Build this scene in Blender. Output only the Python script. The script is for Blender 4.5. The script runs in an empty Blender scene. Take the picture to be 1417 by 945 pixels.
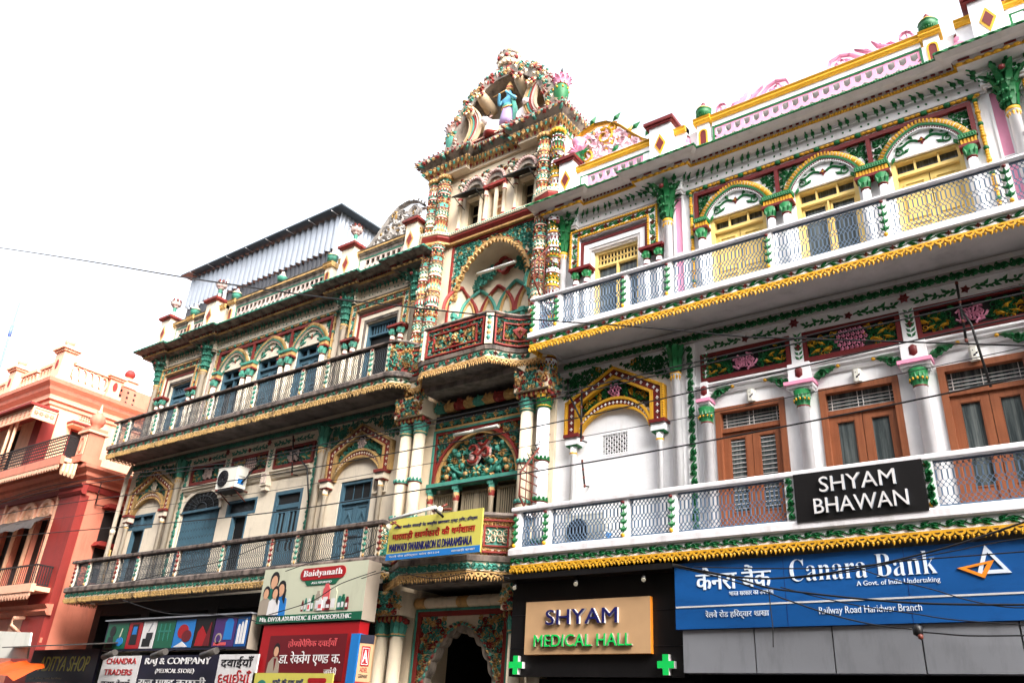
import bpy, bmesh, math, random
from mathutils import Vector, Matrix
R = math.radians
sc = bpy.context.scene
COL = sc.collection

# ------------------------------------------------------------------ camera, sky, sun, exposure
def set_camera():
    rx, ry, rz = .4557, -.6537, .0655
    fwd = Vector((math.sin(ry) * math.cos(rx), math.cos(ry) * math.cos(rx), math.sin(rx)))
    r = Vector((math.cos(ry), -math.sin(ry), 0)); u = r.cross(fwd)
    r2 = math.cos(rz) * r + math.sin(rz) * u; u2 = -math.sin(rz) * r + math.cos(rz) * u
    cam = bpy.data.cameras.new('street_camera')
    cam.lens = 1143.56 / 1417 * 36; cam.sensor_width = 36
    cam.clip_start = .05; cam.clip_end = 2000
    o = bpy.data.objects.new('street_camera', cam); COL.objects.link(o)
    M = Matrix((r2, u2, -fwd)).transposed().to_4x4(); M.translation = Vector((8.2978, -10, 0))
    o.matrix_world = M
    sc.camera = o
set_camera()

SUN_EL, SUN_AZ = 42, 62          # azimuth measured from the facade's outward normal towards +X
def set_light():
    w = bpy.data.worlds.new('World'); sc.world = w; w.use_nodes = True
    nt = w.node_tree; bg = nt.nodes['Background']
    sky = nt.nodes.new('ShaderNodeTexSky'); sky.sky_type = 'NISHITA'; sky.sun_disc = False
    d = Vector((math.sin(R(SUN_AZ)) * math.cos(R(SUN_EL)), -math.cos(R(SUN_AZ)) * math.cos(R(SUN_EL)), math.sin(R(SUN_EL))))
    sky.sun_elevation = R(SUN_EL); sky.sun_rotation = math.atan2(d.x, d.y)
    sky.air_density = 1.0; sky.dust_density = 6.0; sky.ozone_density = 1.0
    hs = nt.nodes.new('ShaderNodeHueSaturation'); hs.inputs['Saturation'].default_value = .25
    hs.inputs['Value'].default_value = 2.1
    nt.links.new(sky.outputs[0], hs.inputs['Color']); nt.links.new(hs.outputs[0], bg.inputs['Color'])
    bg.inputs['Strength'].default_value = .15
    L = bpy.data.lights.new('hazy_sun', 'SUN'); L.energy = .5; L.angle = R(32); L.color = (1, .86, .68)
    o = bpy.data.objects.new('hazy_sun', L); COL.objects.link(o)
    o.rotation_euler = (-d).to_track_quat('-Z', 'Y').to_euler(); o.location = (0, -8, 30)
    vs = sc.view_settings; vs.view_transform = 'Standard'; vs.look = 'None'; vs.gamma = 1; vs.use_curve_mapping = False
    vs.exposure = 1.2
    sc.cycles.max_bounces = 6; sc.cycles.diffuse_bounces = 3; sc.cycles.glossy_bounces = 2
set_light()

# ------------------------------------------------------------------ materials
def lin(r, g, b):
    return tuple(((c / 255) / 12.92 if c <= 10 else ((c / 255 + .055) / 1.055) ** 2.4) for c in (r, g, b))
def mat(name, rgb, rough=.62, var=.12, dirt=0., dcol=(28, 24, 22), dscale=(2.2, 2.2, .55), dlo=.5, metal=0., bump=.12, fine=26, spec=.35):
    m = bpy.data.materials.new(name); m.use_nodes = True
    nt = m.node_tree; N = nt.nodes; K = nt.links
    b = N['Principled BSDF']; b.inputs['Roughness'].default_value = rough; b.inputs['Metallic'].default_value = metal
    b.inputs['Specular IOR Level'].default_value = spec
    geo = N.new('ShaderNodeNewGeometry')
    n1 = N.new('ShaderNodeTexNoise'); n1.inputs['Scale'].default_value = 5; n1.inputs['Detail'].default_value = 6
    K.new(geo.outputs['Position'], n1.inputs['Vector'])
    c = lin(*rgb)
    mx = N.new('ShaderNodeMix'); mx.data_type = 'RGBA'
    mx.inputs[6].default_value = (*[v * (1 - var) for v in c], 1); mx.inputs[7].default_value = (*[min(1, v * (1 + var)) for v in c], 1)
    K.new(n1.outputs['Fac'], mx.inputs[0]); out = mx.outputs[2]
    if dirt > 0:
        mp = N.new('ShaderNodeMapping'); mp.inputs['Scale'].default_value = dscale
        K.new(geo.outputs['Position'], mp.inputs['Vector'])
        n2 = N.new('ShaderNodeTexNoise'); n2.inputs['Scale'].default_value = 2.4; n2.inputs['Detail'].default_value = 9; n2.inputs['Roughness'].default_value = .68
        K.new(mp.outputs[0], n2.inputs['Vector'])
        rp = N.new('ShaderNodeMapRange'); rp.inputs['From Min'].default_value = dlo; rp.inputs['From Max'].default_value = dlo + .2
        rp.inputs['To Max'].default_value = dirt
        K.new(n2.outputs['Fac'], rp.inputs['Value'])
        m2 = N.new('ShaderNodeMix'); m2.data_type = 'RGBA'; m2.inputs[7].default_value = (*lin(*dcol), 1)
        K.new(rp.outputs[0], m2.inputs[0]); K.new(out, m2.inputs[6]); out = m2.outputs[2]
    K.new(out, b.inputs['Base Color'])
    if bump > 0:
        n3 = N.new('ShaderNodeTexNoise'); n3.inputs['Scale'].default_value = fine; n3.inputs['Detail'].default_value = 5
        K.new(geo.outputs['Position'], n3.inputs['Vector'])
        bp = N.new('ShaderNodeBump'); bp.inputs['Strength'].default_value = bump; bp.inputs['Distance'].default_value = .02
        K.new(n3.outputs['Fac'], bp.inputs['Height']); K.new(bp.outputs[0], b.inputs['Normal'])
    return m
def glass(name, rgb, rough=.08):
    return mat(name, rgb, rough, .25, bump=.03, fine=3, spec=.6)

def palette(p, d):
    return {k: mat(p + '_' + k, *v[:1], **(v[1] if len(v) > 1 else {})) for k, v in d.items()}
FR = palette('fresh', dict(
    white=((232, 232, 234), dict(dirt=.3, dcol=(158, 148, 136), dlo=.53, dscale=(3, 3, .45))), green=((16, 98, 50), dict(rough=.5, var=.3)), yellow=((202, 150, 34), dict(rough=.5, var=.22, dirt=.3, dcol=(150, 104, 30), dlo=.54)),
    red=((96, 20, 20), dict(rough=.5, var=.25)), pink=((222, 144, 174), dict(dirt=.2, dcol=(170, 120, 136))), blush=((234, 196, 208),), gray=((196, 192, 190), dict(dirt=.25, dcol=(120, 112, 105))), rail=((220, 217, 220), dict(dirt=.35, dcol=(130, 120, 112))),
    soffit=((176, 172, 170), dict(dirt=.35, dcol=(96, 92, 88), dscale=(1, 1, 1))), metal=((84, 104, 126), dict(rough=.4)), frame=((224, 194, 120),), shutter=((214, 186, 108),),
    glass=((52, 60, 62), dict(rough=.1, dirt=.55, dcol=(120, 126, 124), dscale=(9, 9, .35), dlo=.44)), wood=((134, 80, 53), dict(rough=.42, var=.2, dirt=.5, dcol=(104, 54, 32), dscale=(12, 12, .5), dlo=.45)), dark=((18, 17, 17),)))
DIRT = dict(dirt=.75, dlo=.47, dcol=(44, 38, 34), dscale=(2.6, 2.6, .8))
WE = palette('worn', dict(
    white=((216, 204, 184), dict(dirt=.45, dcol=(96, 84, 72), dlo=.54)), green=((58, 126, 107), dict(DIRT, dlo=.48)), yellow=((184, 148, 92), DIRT),
    red=((122, 42, 36), DIRT), pink=((206, 184, 176), DIRT), gray=((122, 114, 106), dict(dirt=.9, dlo=.42, dcol=(40, 36, 34))), rail=((122, 108, 100), dict(dirt=.9, dlo=.4, dcol=(40, 34, 32), dscale=(3, 3, 2))),
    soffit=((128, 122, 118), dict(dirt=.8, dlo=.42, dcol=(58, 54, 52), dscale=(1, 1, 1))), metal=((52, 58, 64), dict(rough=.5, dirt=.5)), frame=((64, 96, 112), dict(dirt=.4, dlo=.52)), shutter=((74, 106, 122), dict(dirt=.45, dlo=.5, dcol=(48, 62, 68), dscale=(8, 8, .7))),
    glass=((40, 42, 44), dict(rough=.15)), wood=((64, 92, 106), dict(dirt=.3)), dark=((15, 14, 14),), stone=((172, 166, 160), dict(dirt=.65, dlo=.5, dcol=(84, 78, 74)))))
GA = palette('gate', dict(
    white=((222, 206, 180), dict(dirt=.4, dcol=(110, 94, 78), dlo=.56)), green=((72, 146, 130), dict(DIRT, dirt=.7, dlo=.5)), yellow=((198, 156, 98), dict(DIRT, dirt=.7, dlo=.51)),
    red=((136, 44, 38), dict(DIRT, dirt=.6, dlo=.54)), pink=((206, 172, 164), DIRT), gray=((150, 138, 126), dict(dirt=.85, dlo=.44, dcol=(48, 42, 38))), rail=((130, 116, 106), dict(dirt=.9, dlo=.42, dcol=(44, 38, 36))),
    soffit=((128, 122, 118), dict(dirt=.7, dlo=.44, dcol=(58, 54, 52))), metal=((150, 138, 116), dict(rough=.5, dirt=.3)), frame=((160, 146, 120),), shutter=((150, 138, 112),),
    glass=((34, 34, 34), dict(rough=.2)), wood=((176, 122, 84), dict(dirt=.5)), dark=((13, 12, 12),), blue=((92, 160, 190),), purple=((150, 130, 170),), horn=((188, 164, 134), dict(dirt=.4, dcol=(110, 92, 76))), skin=((178, 140, 118),)))
OR = palette('peach', dict(
    white=((232, 178, 148), dict(dirt=.3, dcol=(150, 98, 76), dlo=.56)), red=((138, 44, 38), dict(dirt=.35, dcol=(92, 40, 34))), yellow=((234, 190, 156), dict(dirt=.3, dcol=(150, 98, 76))),
    salmon=((206, 124, 100), dict(dirt=.35, dcol=(120, 70, 56))), metal=((30, 27, 28),), dark=((26, 19, 18),), awning=((74, 66, 62), dict(dirt=.4)), soffit=((150, 96, 80),)))
def M1(n, rgb, **k): return mat(n, rgb, **k)

# ------------------------------------------------------------------ mesh builder: points are (u along the wall, o outwards, z up)
def flat(s=1, y=0.): return lambda u, o, z: (s * u, y - o, z)
class MB:
    def __init__(s, f=None):
        s.v = []; s.f = []; s.m = []; s.s = []; s.map = f or flat()
    def p(s, u, o, z):
        s.v.append(s.map(u, o, z)); return len(s.v) - 1
    def fc(s, idx, m, sm=False):
        s.f.append(tuple(idx)); s.m.append(m); s.s.append(sm)
    def empty(s): return not s.f
def locmap(f, u0, o0, z0, a=0.):
    c, sn = math.cos(a), math.sin(a)
    return lambda u, o, z: f(u0 + u * c - z * sn, o0 + o, z0 + u * sn + z * c)
def pathmap(f, pts):
    P = [Vector(p) for p in pts]; n = len(P); cum = [0.]
    for i in range(1, n): cum.append(cum[-1] + (P[i] - P[i - 1]).length)
    nr = []
    for i in range(n):
        ns = []
        if i > 0: d = (P[i] - P[i - 1]).normalized(); ns.append(Vector((-d.y, d.x)))
        if i < n - 1: d = (P[i + 1] - P[i]).normalized(); ns.append(Vector((-d.y, d.x)))
        a = sum(ns, Vector((0, 0))); a.normalize(); k = max(.4, a.dot(ns[0])); nr.append(a / k)
    def g(u, o, z):
        i = 0
        while i < n - 2 and u > cum[i + 1]: i += 1
        t = (u - cum[i]) / max(1e-6, cum[i + 1] - cum[i])
        q = P[i].lerp(P[i + 1], t); tt = min(1, max(0, t)); w = nr[i].lerp(nr[i + 1], tt)
        q = q + w * o
        return f(q.x, q.y, z)
    g.cum = cum
    return g, cum
class T:                                   # a thing or part: (object, base point)
    pass
def finish_mesh(name, mb, pal):
    me = bpy.data.meshes.new(name); me.from_pydata(mb.v, [], mb.f)
    names = []; idx = []; cache = {}
    for k in mb.m:
        if k not in cache:
            mm = pal[k] if isinstance(k, str) else k
            if mm not in names: names.append(mm)
            cache[k] = names.index(mm)
        idx.append(cache[k])
    for mm in names: me.materials.append(mm)
    me.polygons.foreach_set('material_index', idx); me.polygons.foreach_set('use_smooth', mb.s)
    me.update(); return me
def thing(name, label, cat, loc, group=None):
    o = bpy.data.objects.new(name, None); COL.objects.link(o); o.location = loc; o.empty_display_size = .2
    o['label'] = label; o['category'] = cat; o['base'] = list(loc)
    if group: o['group'] = group
    return o
def part(parent, name, mb, pal, label=None):
    o = bpy.data.objects.new(name, finish_mesh(name, mb, pal)); COL.objects.link(o)
    if parent is not None:
        o.parent = parent
        q = parent
        while q.parent: q = q.parent
        if parent.type == 'EMPTY' or q.type == 'EMPTY':
            if parent is q: o.matrix_parent_inverse = Matrix.Translation(-Vector(q.location))
    if label: o['label'] = label
    return o
def part_split(parent, name, mb, pal, xs):
    """one part per interval of world X"""
    groups = {}
    for f, m, s in zip(mb.f, mb.m, mb.s):
        x = sum(mb.v[i][0] for i in f) / len(f); groups.setdefault(sum(x > q for q in xs), []).append((f, m, s))
    for k in sorted(groups):
        b = MB(); ren = {}
        for f, m, s in groups[k]:
            for i in f:
                if i not in ren: ren[i] = len(b.v); b.v.append(mb.v[i])
            b.fc([ren[i] for i in f], m, s)
        part(parent, name, b, pal)
def solo(name, mb, pal, label, cat, group=None, kind=None):
    o = part(None, name, mb, pal)
    if kind: o['kind'] = kind
    else: o['label'] = label; o['category'] = cat
    if group: o['group'] = group
    return o

# ---- shapes
def box(b, u0, u1, o0, o1, z0, z1, m):
    cm = getattr(b.map, 'cum', None)
    if cm and any(u0 + 1e-4 < c < u1 - 1e-4 for c in cm):
        return sweep(b, [(o0, z0), (o1, z0), (o1, z1), (o0, z1)], [u0] + [c for c in cm if u0 + 1e-4 < c < u1 - 1e-4] + [u1], m, True)
    q = [b.p(u, o, z) for z in (z0, z1) for o in (o0, o1) for u in (u0, u1)]
    for f in ((0, 1, 3, 2), (4, 6, 7, 5), (0, 2, 6, 4), (1, 5, 7, 3), (2, 3, 7, 6), (0, 4, 5, 1)): b.fc([q[i] for i in f], m)
def prism(b, poly, o0, o1, m, ms=None):
    A = [b.p(u, o1, z) for u, z in poly]; B = [b.p(u, o0, z) for u, z in poly]; n = len(poly)
    b.fc(A, m); b.fc(B[::-1], m)
    for i in range(n): j = (i + 1) % n; b.fc((A[i], A[j], B[j], B[i]), ms or m)
def strip(b, A, B, o0, o1, m, ms=None, closed=False, back=False):
    n = len(A); a1 = [b.p(u, o1, z) for u, z in A]; b1 = [b.p(u, o1, z) for u, z in B]
    a0 = [b.p(u, o0, z) for u, z in A]; b0 = [b.p(u, o0, z) for u, z in B]; ms = ms or m
    for i in range(n if closed else n - 1):
        j = (i + 1) % n
        b.fc((a1[i], a1[j], b1[j], b1[i]), m); b.fc((a0[i], a0[j], a1[j], a1[i]), ms); b.fc((b1[i], b1[j], b0[j], b0[i]), ms)
        if back: b.fc((a0[j], a0[i], b0[i], b0[j]), ms)
    if not closed:
        for i in (0, n - 1): b.fc((a0[i], a1[i], b1[i], b0[i]), ms)
def frame(b, u0, u1, z0, z1, w, o0, o1, m, bottom=True):
    box(b, u0, u0 + w, o0, o1, z0, z1, m); box(b, u1 - w, u1, o0, o1, z0, z1, m)
    box(b, u0 + w, u1 - w, o0, o1 - .002, z1 - w, z1, m)
    if bottom: box(b, u0 + w, u1 - w, o0, o1 - .002, z0, z0 + w, m)
def tube(b, pts, r, m, n=6, cap=True, sm=True):
    P = [Vector(p) for p in pts]; rings = []
    for i, p in enumerate(P):
        d = (P[min(i + 1, len(P) - 1)] - P[max(i - 1, 0)]).normalized()
        a = d.cross(Vector((0, 0, 1)) if abs(d.z) < .9 else Vector((1, 0, 0))).normalized(); c = d.cross(a)
        rr = r[i] if isinstance(r, (list, tuple)) else r
        rings.append([b.p(*(p + (a * math.cos(t) + c * math.sin(t)) * rr)) for t in [2 * math.pi * k / n for k in range(n)]])
    for A, B in zip(rings, rings[1:]):
        for k in range(n): b.fc((A[k], A[(k + 1) % n], B[(k + 1) % n], B[k]), m, sm)
    if cap: b.fc(rings[0][::-1], m); b.fc(rings[-1], m)
def lathe(b, u, o, prof, n=12, sm=True, cap=True, lob=0., ln=8):
    """prof: (r, z, material of the band above)"""
    rings = []
    for r, z, m in prof:
        rings.append([b.p(u + r * (1 + lob * math.cos(ln * t)) * math.cos(t), o + r * (1 + lob * math.cos(ln * t)) * math.sin(t), z) for t in [2 * math.pi * k / n for k in range(n)]])
    for i in range(len(rings) - 1):
        A, B = rings[i], rings[i + 1]
        for k in range(n): b.fc((A[k], A[(k + 1) % n], B[(k + 1) % n], B[k]), prof[i][2], sm)
    if cap: b.fc(rings[0][::-1], prof[0][2]); b.fc(rings[-1], prof[-2][2])
def bead(b, u, o, z, ru, ro, rz, m, n=6):
    t0 = b.p(u, o, z + rz); t1 = b.p(u, o, z - rz); rs = []
    for h in (.55, -.55):
        c = math.sqrt(1 - h * h); rs.append([b.p(u + ru * c * math.cos(t), o + ro * c * math.sin(t), z + rz * h) for t in [2 * math.pi * k / n for k in range(n)]])
    for k in range(n):
        j = (k + 1) % n
        b.fc((rs[0][k], rs[0][j], t0), m, True); b.fc((rs[1][j], rs[1][k], t1), m, True); b.fc((rs[1][k], rs[1][j], rs[0][j], rs[0][k]), m, True)
def leaf(b, u, z, a, L, w, o, h, m):
    c, s = math.cos(a), math.sin(a)
    q = lambda x, y, k: b.p(u + x * c - y * s, o + k, z + x * s + y * c)
    B, Tp, l, r, t = q(0, 0, 0), q(L, 0, 0), q(L * .42, w / 2, 0), q(L * .42, -w / 2, 0), q(L * .45, 0, h)
    b.fc((B, r, t), m); b.fc((r, Tp, t), m); b.fc((Tp, l, t), m); b.fc((l, B, t), m)
def stud(b, u, z, a, L, w, o, h, m):
    c, s = math.cos(a), math.sin(a)
    q = lambda x, y, k: b.p(u + x * c - y * s, o + k, z + x * s + y * c)
    A = [q(-L / 2, -w / 2, 0), q(L / 2, -w / 2, 0), q(L / 2, w / 2, 0), q(-L / 2, w / 2, 0)]
    t0, t1 = q(-L * .3, 0, h), q(L * .3, 0, h)
    b.fc((A[0], A[1], t1, t0), m, True); b.fc((A[2], A[3], t0, t1), m, True); b.fc((A[1], A[2], t1), m, True); b.fc((A[3], A[0], t0), m, True)
def flower(b, u, z, r, o, m, mc, n=6, h=.03, a0=0.):
    for k in range(n): leaf(b, u, z, a0 + 2 * math.pi * k / n, r, r * .75, o, h, m)
    leaf(b, u - r * .3, z, 0, r * .6, r * .5, o + h * .7, h * .6, mc)
def ribbon(b, pts, w, o, h, m):
    n = len(pts); rows = []
    for i, (u, z) in enumerate(pts):
        a, c = pts[max(i - 1, 0)], pts[min(i + 1, n - 1)]
        du, dz = c[0] - a[0], c[1] - a[1]; L = math.hypot(du, dz) or 1
        k = w * (1 - .75 * i / (n - 1)) if not isinstance(w, list) else w[i]
        nx, nz = -dz / L * k / 2, du / L * k / 2
        rows.append((b.p(u + nx, o, z + nz), b.p(u, o + h, z), b.p(u - nx, o, z - nz)))
    for A, B in zip(rows, rows[1:]):
        b.fc((A[0], B[0], B[1], A[1]), m, True); b.fc((A[1], B[1], B[2], A[2]), m, True)
def scroll(b, u, z, r, a0, sgn, o, m, w=None, h=.025, turns=1.35, n=11):
    pts = []
    for i in range(n):
        t = i / (n - 1); rr = r * (1 - .78 * t); a = a0 + sgn * 2 * math.pi * turns * t
        pts.append((u + rr * math.cos(a), z + rr * math.sin(a)))
    ribbon(b, pts, w or r * .42, o, h, m)
def relief(b, inside, u0, u1, z0, z1, st, o, mats, rnd, h=.03, mirror=None):
    st = st * .74; relief_pass(b, inside, u0, u1, z0, z1, st, o, mats, rnd, h, mirror); relief_pass(b, inside, u0 - st * .4, u1, z0 - st * .3, z1, st * 1.15, o, mats, rnd, h * .7, mirror)
def relief_pass(b, inside, u0, u1, z0, z1, st, o, mats, rnd, h=.03, mirror=None):
    """mats: list of (material, weight): carved scrolls, leaves and flowers filling a region"""
    ms = [m for m, w in mats]; ws = [w for m, w in mats]; z = z0 + st * .5; row = 0
    while z < z1:
        u = u0 + st * (.5 if row % 2 else 1.0)
        while u < (mirror if mirror is not None else u1):
            x, y = u + rnd.uniform(-.2, .2) * st, z + rnd.uniform(-.2, .2) * st
            if inside(x, y):
                k = rnd.random(); m = rnd.choices(ms, ws)[0]; a = rnd.uniform(0, 6.28); m2 = rnd.choices(ms, ws)[0]; sg = rnd.choice((-1, 1))
                for xx, aa, s2 in ([(x, a, sg)] + ([(2 * mirror - x, math.pi - a, -sg)] if mirror is not None else [])):
                    if k < .5:
                        scroll(b, xx, y, st * .58, aa, s2, o, m, h=h)
                        leaf(b, xx + st * .5 * math.cos(aa), y + st * .5 * math.sin(aa), aa + s2 * .6, st * .9, st * .46, o, h * 1.2, m2)
                    elif k < .86:
                        for q in range(3): leaf(b, xx, y, aa + (q - 1) * .8, st * (1.05 if q == 1 else .8), st * .46, o, h * 1.2, m)
                    else: flower(b, xx, y, st * .42, o, m, m2, 5, h)
            u += st
        z += st * .82; row += 1
def arc(u0, u1, zs, za, n=24, p=2.0, q=.62, tip=.0):
    out = []
    for i in range(n + 1):
        x = -math.cos(math.pi * i / n); a = abs(x)
        out.append(((u0 + u1) / 2 + x * (u1 - u0) / 2, zs + (za - zs) * ((1 - a ** p) ** q * (1 - tip) + tip * (1 - a))))
    return out
def sweep(b, prof, us, ms, closed=False):
    """prof (o, z) swept along u positions; ms: material per profile segment"""
    rows = [[b.p(u, o, z) for o, z in prof] for u in us]; n = len(prof)
    for A, B in zip(rows, rows[1:]):
        for i in range(n if closed else n - 1):
            j = (i + 1) % n; b.fc((A[i], B[i], B[j], A[j]), ms[i] if isinstance(ms, list) else ms)
    for A in (rows[0], rows[-1]): b.fc(A, ms[0] if isinstance(ms, list) else ms)
def lace(b, u0, u1, z0, z1, o, m, per=.105):
    """hanging fringe: a band, a row of rings and a row of drops"""
    n = max(1, round((u1 - u0) / per)); p = (u1 - u0) / n; H = z1 - z0; rn = random.Random(n)
    for i in range(n):
        u = u0 + (i + .5) * p; wob = rn.uniform(.8, 1.12)
        box(b, u - p / 2, u + p / 2, o - .012, o + .012, z1 - H * .2, z1, m)
        k = 8; A = []; Bq = []
        for t in range(k + 1):
            a = math.pi * t / k
            A.append((u - math.cos(a) * p * .5, z1 - H * .18 - math.sin(a) * H * .42)); Bq.append((u - math.cos(a) * p * .27, z1 - H * .18 - math.sin(a) * H * .2))
        strip(b, A, Bq, o - .01, o + .014, m)
        zt = z1 - H * .52
        for sg in (0, 1):
            uu = u + sg * p * .5 + rn.uniform(-.05, .05) * p; hh = wob * (1. if sg == 0 else .82)
            if rn.random() < .035: continue
            q = [b.p(uu, o + .016, zt + H * .1 * (1 - sg)), b.p(uu - p * .2, o, zt - H * .16 * hh), b.p(uu, o + .02, zt - H * .2 * hh), b.p(uu + p * .2, o, zt - H * .16 * hh), b.p(uu, o, zt - H * .48 * hh), b.p(uu, o - .02, zt - H * .2 * hh)]
            for f in ((0, 1, 2), (0, 2, 3), (1, 4, 2), (2, 4, 3), (0, 5, 1), (0, 3, 5), (1, 5, 4), (3, 4, 5)): b.fc([q[x] for x in f], m)
def vine(b, u0, u1, z0, z1, o, mg, mr, per=.3, h=.022, my=None, dense=False):
    n = max(1, round((u1 - u0) / per)); p = (u1 - u0) / n; zc = (z0 + z1) / 2; H = z1 - z0
    for i in range(n):
        ua = u0 + i * p
        if mr: flower(b, ua + p * .5, zc, H * .56, o + .004, mr, my or mr, 4, h * 1.3)
        for sg in (-1, 1):
            c = ua + p * .5 + sg * p * .3
            leaf(b, c - .2 * p, zc - H * .36 * sg, .42 * sg, p * .5, H * .46, o, h, mg)
            leaf(b, c - .16 * p, zc + H * .02 * sg, .42 * sg, p * .5, H * .5, o, h, mg)
            if dense: leaf(b, c - .05 * p, zc + H * .3 * sg, -.5 * sg, p * .45, H * .4, o, h, mg)
            if dense: scroll(b, c, zc + H * .12 * sg, H * .34, 1.5 * sg, sg, o, mg, h=h)
        pts = [(ua + p * t / 8, zc + H * .3 * math.sin(2 * math.pi * t / 8)) for t in range(9)]
        ribbon(b, pts, [H * .22] * 9, o, h * .8, mg)
def railing(b, u0, u1, z0, z1, m, sp=.05, w=.011, o=0.):
    n = max(2, round((u1 - u0) / sp)); s = (u1 - u0) / n; H = z1 - z0
    zs = [1, .97, .94, .9, .87, .83, .8, .76, .59, .55, .52, .48, .45, .41, .24, .2, .17, .13, .1, .06, .03, 0]
    fl = [1, 1, -1, -1, 1, 1, -1, -1, -1, 1, 1, -1, -1, 1, 1, -1, -1, 1, 1, -1, -1, -1]
    for i in range(n):
        sg = 1 if i % 2 else -1; prev = None
        for zf, f in zip(zs, fl):
            u = u0 + (i + .5) * s + sg * f * s * .36; z = z0 + zf * H
            q = [b.p(u - w / 2, o - w / 2, z), b.p(u + w / 2, o - w / 2, z), b.p(u + w / 2, o + w / 2, z), b.p(u - w / 2, o + w / 2, z)]
            if prev:
                for k in range(4): b.fc((prev[k], prev[(k + 1) % 4], q[(k + 1) % 4], q[k]), m)
            prev = q
    for z in (z0 + .008, z1 - .008): box(b, u0, u1, o - .009, o + .009, z - .009, z + .009, m)
def honeycomb(b, u0, u1, z0, z1, o0, o1, m, per=.16):
    n = max(1, round((u1 - u0) / per)); p = (u1 - u0) / n; H = z1 - z0; zm = (z0 + z1) / 2
    def cell(cu, zb, zt, up, clip=0):
        # pentagon-like cells: two rows interlocking along a zigzag
        k = H * .09
        lo, hi = cu - p / 2, cu + p / 2
        out = [(lo, zb + (k if not up else 0)), (cu, zb - (k if not up else 0)), (hi, zb + (k if not up else 0)), (hi, zt), (cu, zt), (lo, zt)] if not up else \
              [(lo, zb), (cu, zb), (hi, zb), (hi, zt - k), (cu, zt + k), (lo, zt - k)]
        ce = (cu, (zb + zt) / 2); inn = [(ce[0] + (x - ce[0]) * .62, ce[1] + (y - ce[1]) * .66) for x, y in out]
        strip(b, out, inn, o0, o1, m, 'gray', closed=True, back=True)  # hole sides grey: shading inside the cells put into the colour
    for i in range(n):
        cell(u0 + (i + .5) * p, zm, z1, False)
    for i in range(n - 1):
        cell(u0 + (i + 1) * p, z0, zm, True)
    box(b, u0, u0 + p / 2, o0, o1, z0, zm - H * .05, m); box(b, u1 - p / 2, u1, o0, o1, z0, zm - H * .05, m)
def wall_grid(b, u0, u1, z0, z1, holes, o, m, depth=.22, mr=None):
    us = sorted({u0, u1, *[h[0] for h in holes], *[h[1] for h in holes]}); zs = sorted({z0, z1, *[h[2] for h in holes], *[h[3] for h in holes]})
    for a, c in zip(us, us[1:]):
        for d, e in zip(zs, zs[1:]):
            x, y = (a + c) / 2, (d + e) / 2
            if any(h[0] < x < h[1] and h[2] < y < h[3] for h in holes): continue
            b.fc((b.p(a, o, d), b.p(c, o, d), b.p(c, o, e), b.p(a, o, e)), m)
    for a, c, d, e in holes:
        for (ua, za), (ub, zb) in (((a, d), (a, e)), ((c, d), (c, e)), ((a, e), (c, e)), ((a, d), (c, d))):
            b.fc((b.p(ua, o, za), b.p(ub, o, zb), b.p(ub, o - depth, zb), b.p(ua, o - depth, za)), mr or m)
def cap_leaves(b, u, o, z, r, H, flare, m, n=8, w=None):
    for k in range(n):
        a = 2 * math.pi * (k + .5) / n; w_ = w or r * .8; rows = []
        for t, rr, ww in ((0, r, .6), (.45, r * 1.12, 1.), (.8, r + flare * .55, .8), (1., r + flare, .45), (.9, r + flare * 1.25, .1)):
            c, s = math.cos(a), math.sin(a)
            rows.append([b.p(u + c * rr - s * x, o + s * rr + c * x, z + H * t) for x in (-w_ * ww / 2, w_ * ww / 2)])
        for A, B in zip(rows, rows[1:]): b.fc((A[0], A[1], B[1], B[0]), m, True)

# ---- lettering (glyph outlines of the built-in font turned into mesh)
def glyphs(body, bold=0., ext=.5):
    c = bpy.data.curves.new('lettering', 'FONT'); c.body = body; c.size = 1; c.extrude = 0; c.offset = bold; c.resolution_u = 3
    o = bpy.data.objects.new('lettering', c); COL.objects.link(o); bpy.context.view_layer.update()
    me = bpy.data.meshes.new_from_object(o.evaluated_get(bpy.context.evaluated_depsgraph_get()))
    vs = [(v.co.x, v.co.y) for v in me.vertices]; fs = [tuple(p.vertices) for p in me.polygons]
    ed = {}
    for f in fs:
        for i in range(len(f)):
            e = (f[i], f[(i + 1) % len(f)]); k = tuple(sorted(e)); ed[k] = None if k in ed else e
    bpy.data.objects.remove(o); bpy.data.curves.remove(c); bpy.data.meshes.remove(me)
    return vs, fs, [e for e in ed.values() if e]
def clip_right(g, x):
    """cut a glyph at x: turns a full consonant into its half form"""
    vs, fs, _ = g; bm = bmesh.new(); V = [bm.verts.new((a, c, 0)) for a, c in vs]
    for f in fs:
        try: bm.faces.new([V[i] for i in f])
        except ValueError: pass
    bmesh.ops.bisect_plane(bm, geom=bm.verts[:] + bm.edges[:] + bm.faces[:], plane_co=(x, 0, 0), plane_no=(1, 0, 0), clear_outer=True)
    bm.verts.index_update(); out = ([(v.co.x, v.co.y) for v in bm.verts], [tuple(v.index for v in f.verts) for f in bm.faces])
    ed = {}
    for f in out[1]:
        for i in range(len(f)):
            e = (f[i], f[(i + 1) % len(f)]); k = tuple(sorted(e)); ed[k] = None if k in ed else e
    bm.free(); return out[0], out[1], [e for e in ed.values() if e]
def width(g): return max((x for x, y in g[0]), default=0)
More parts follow.
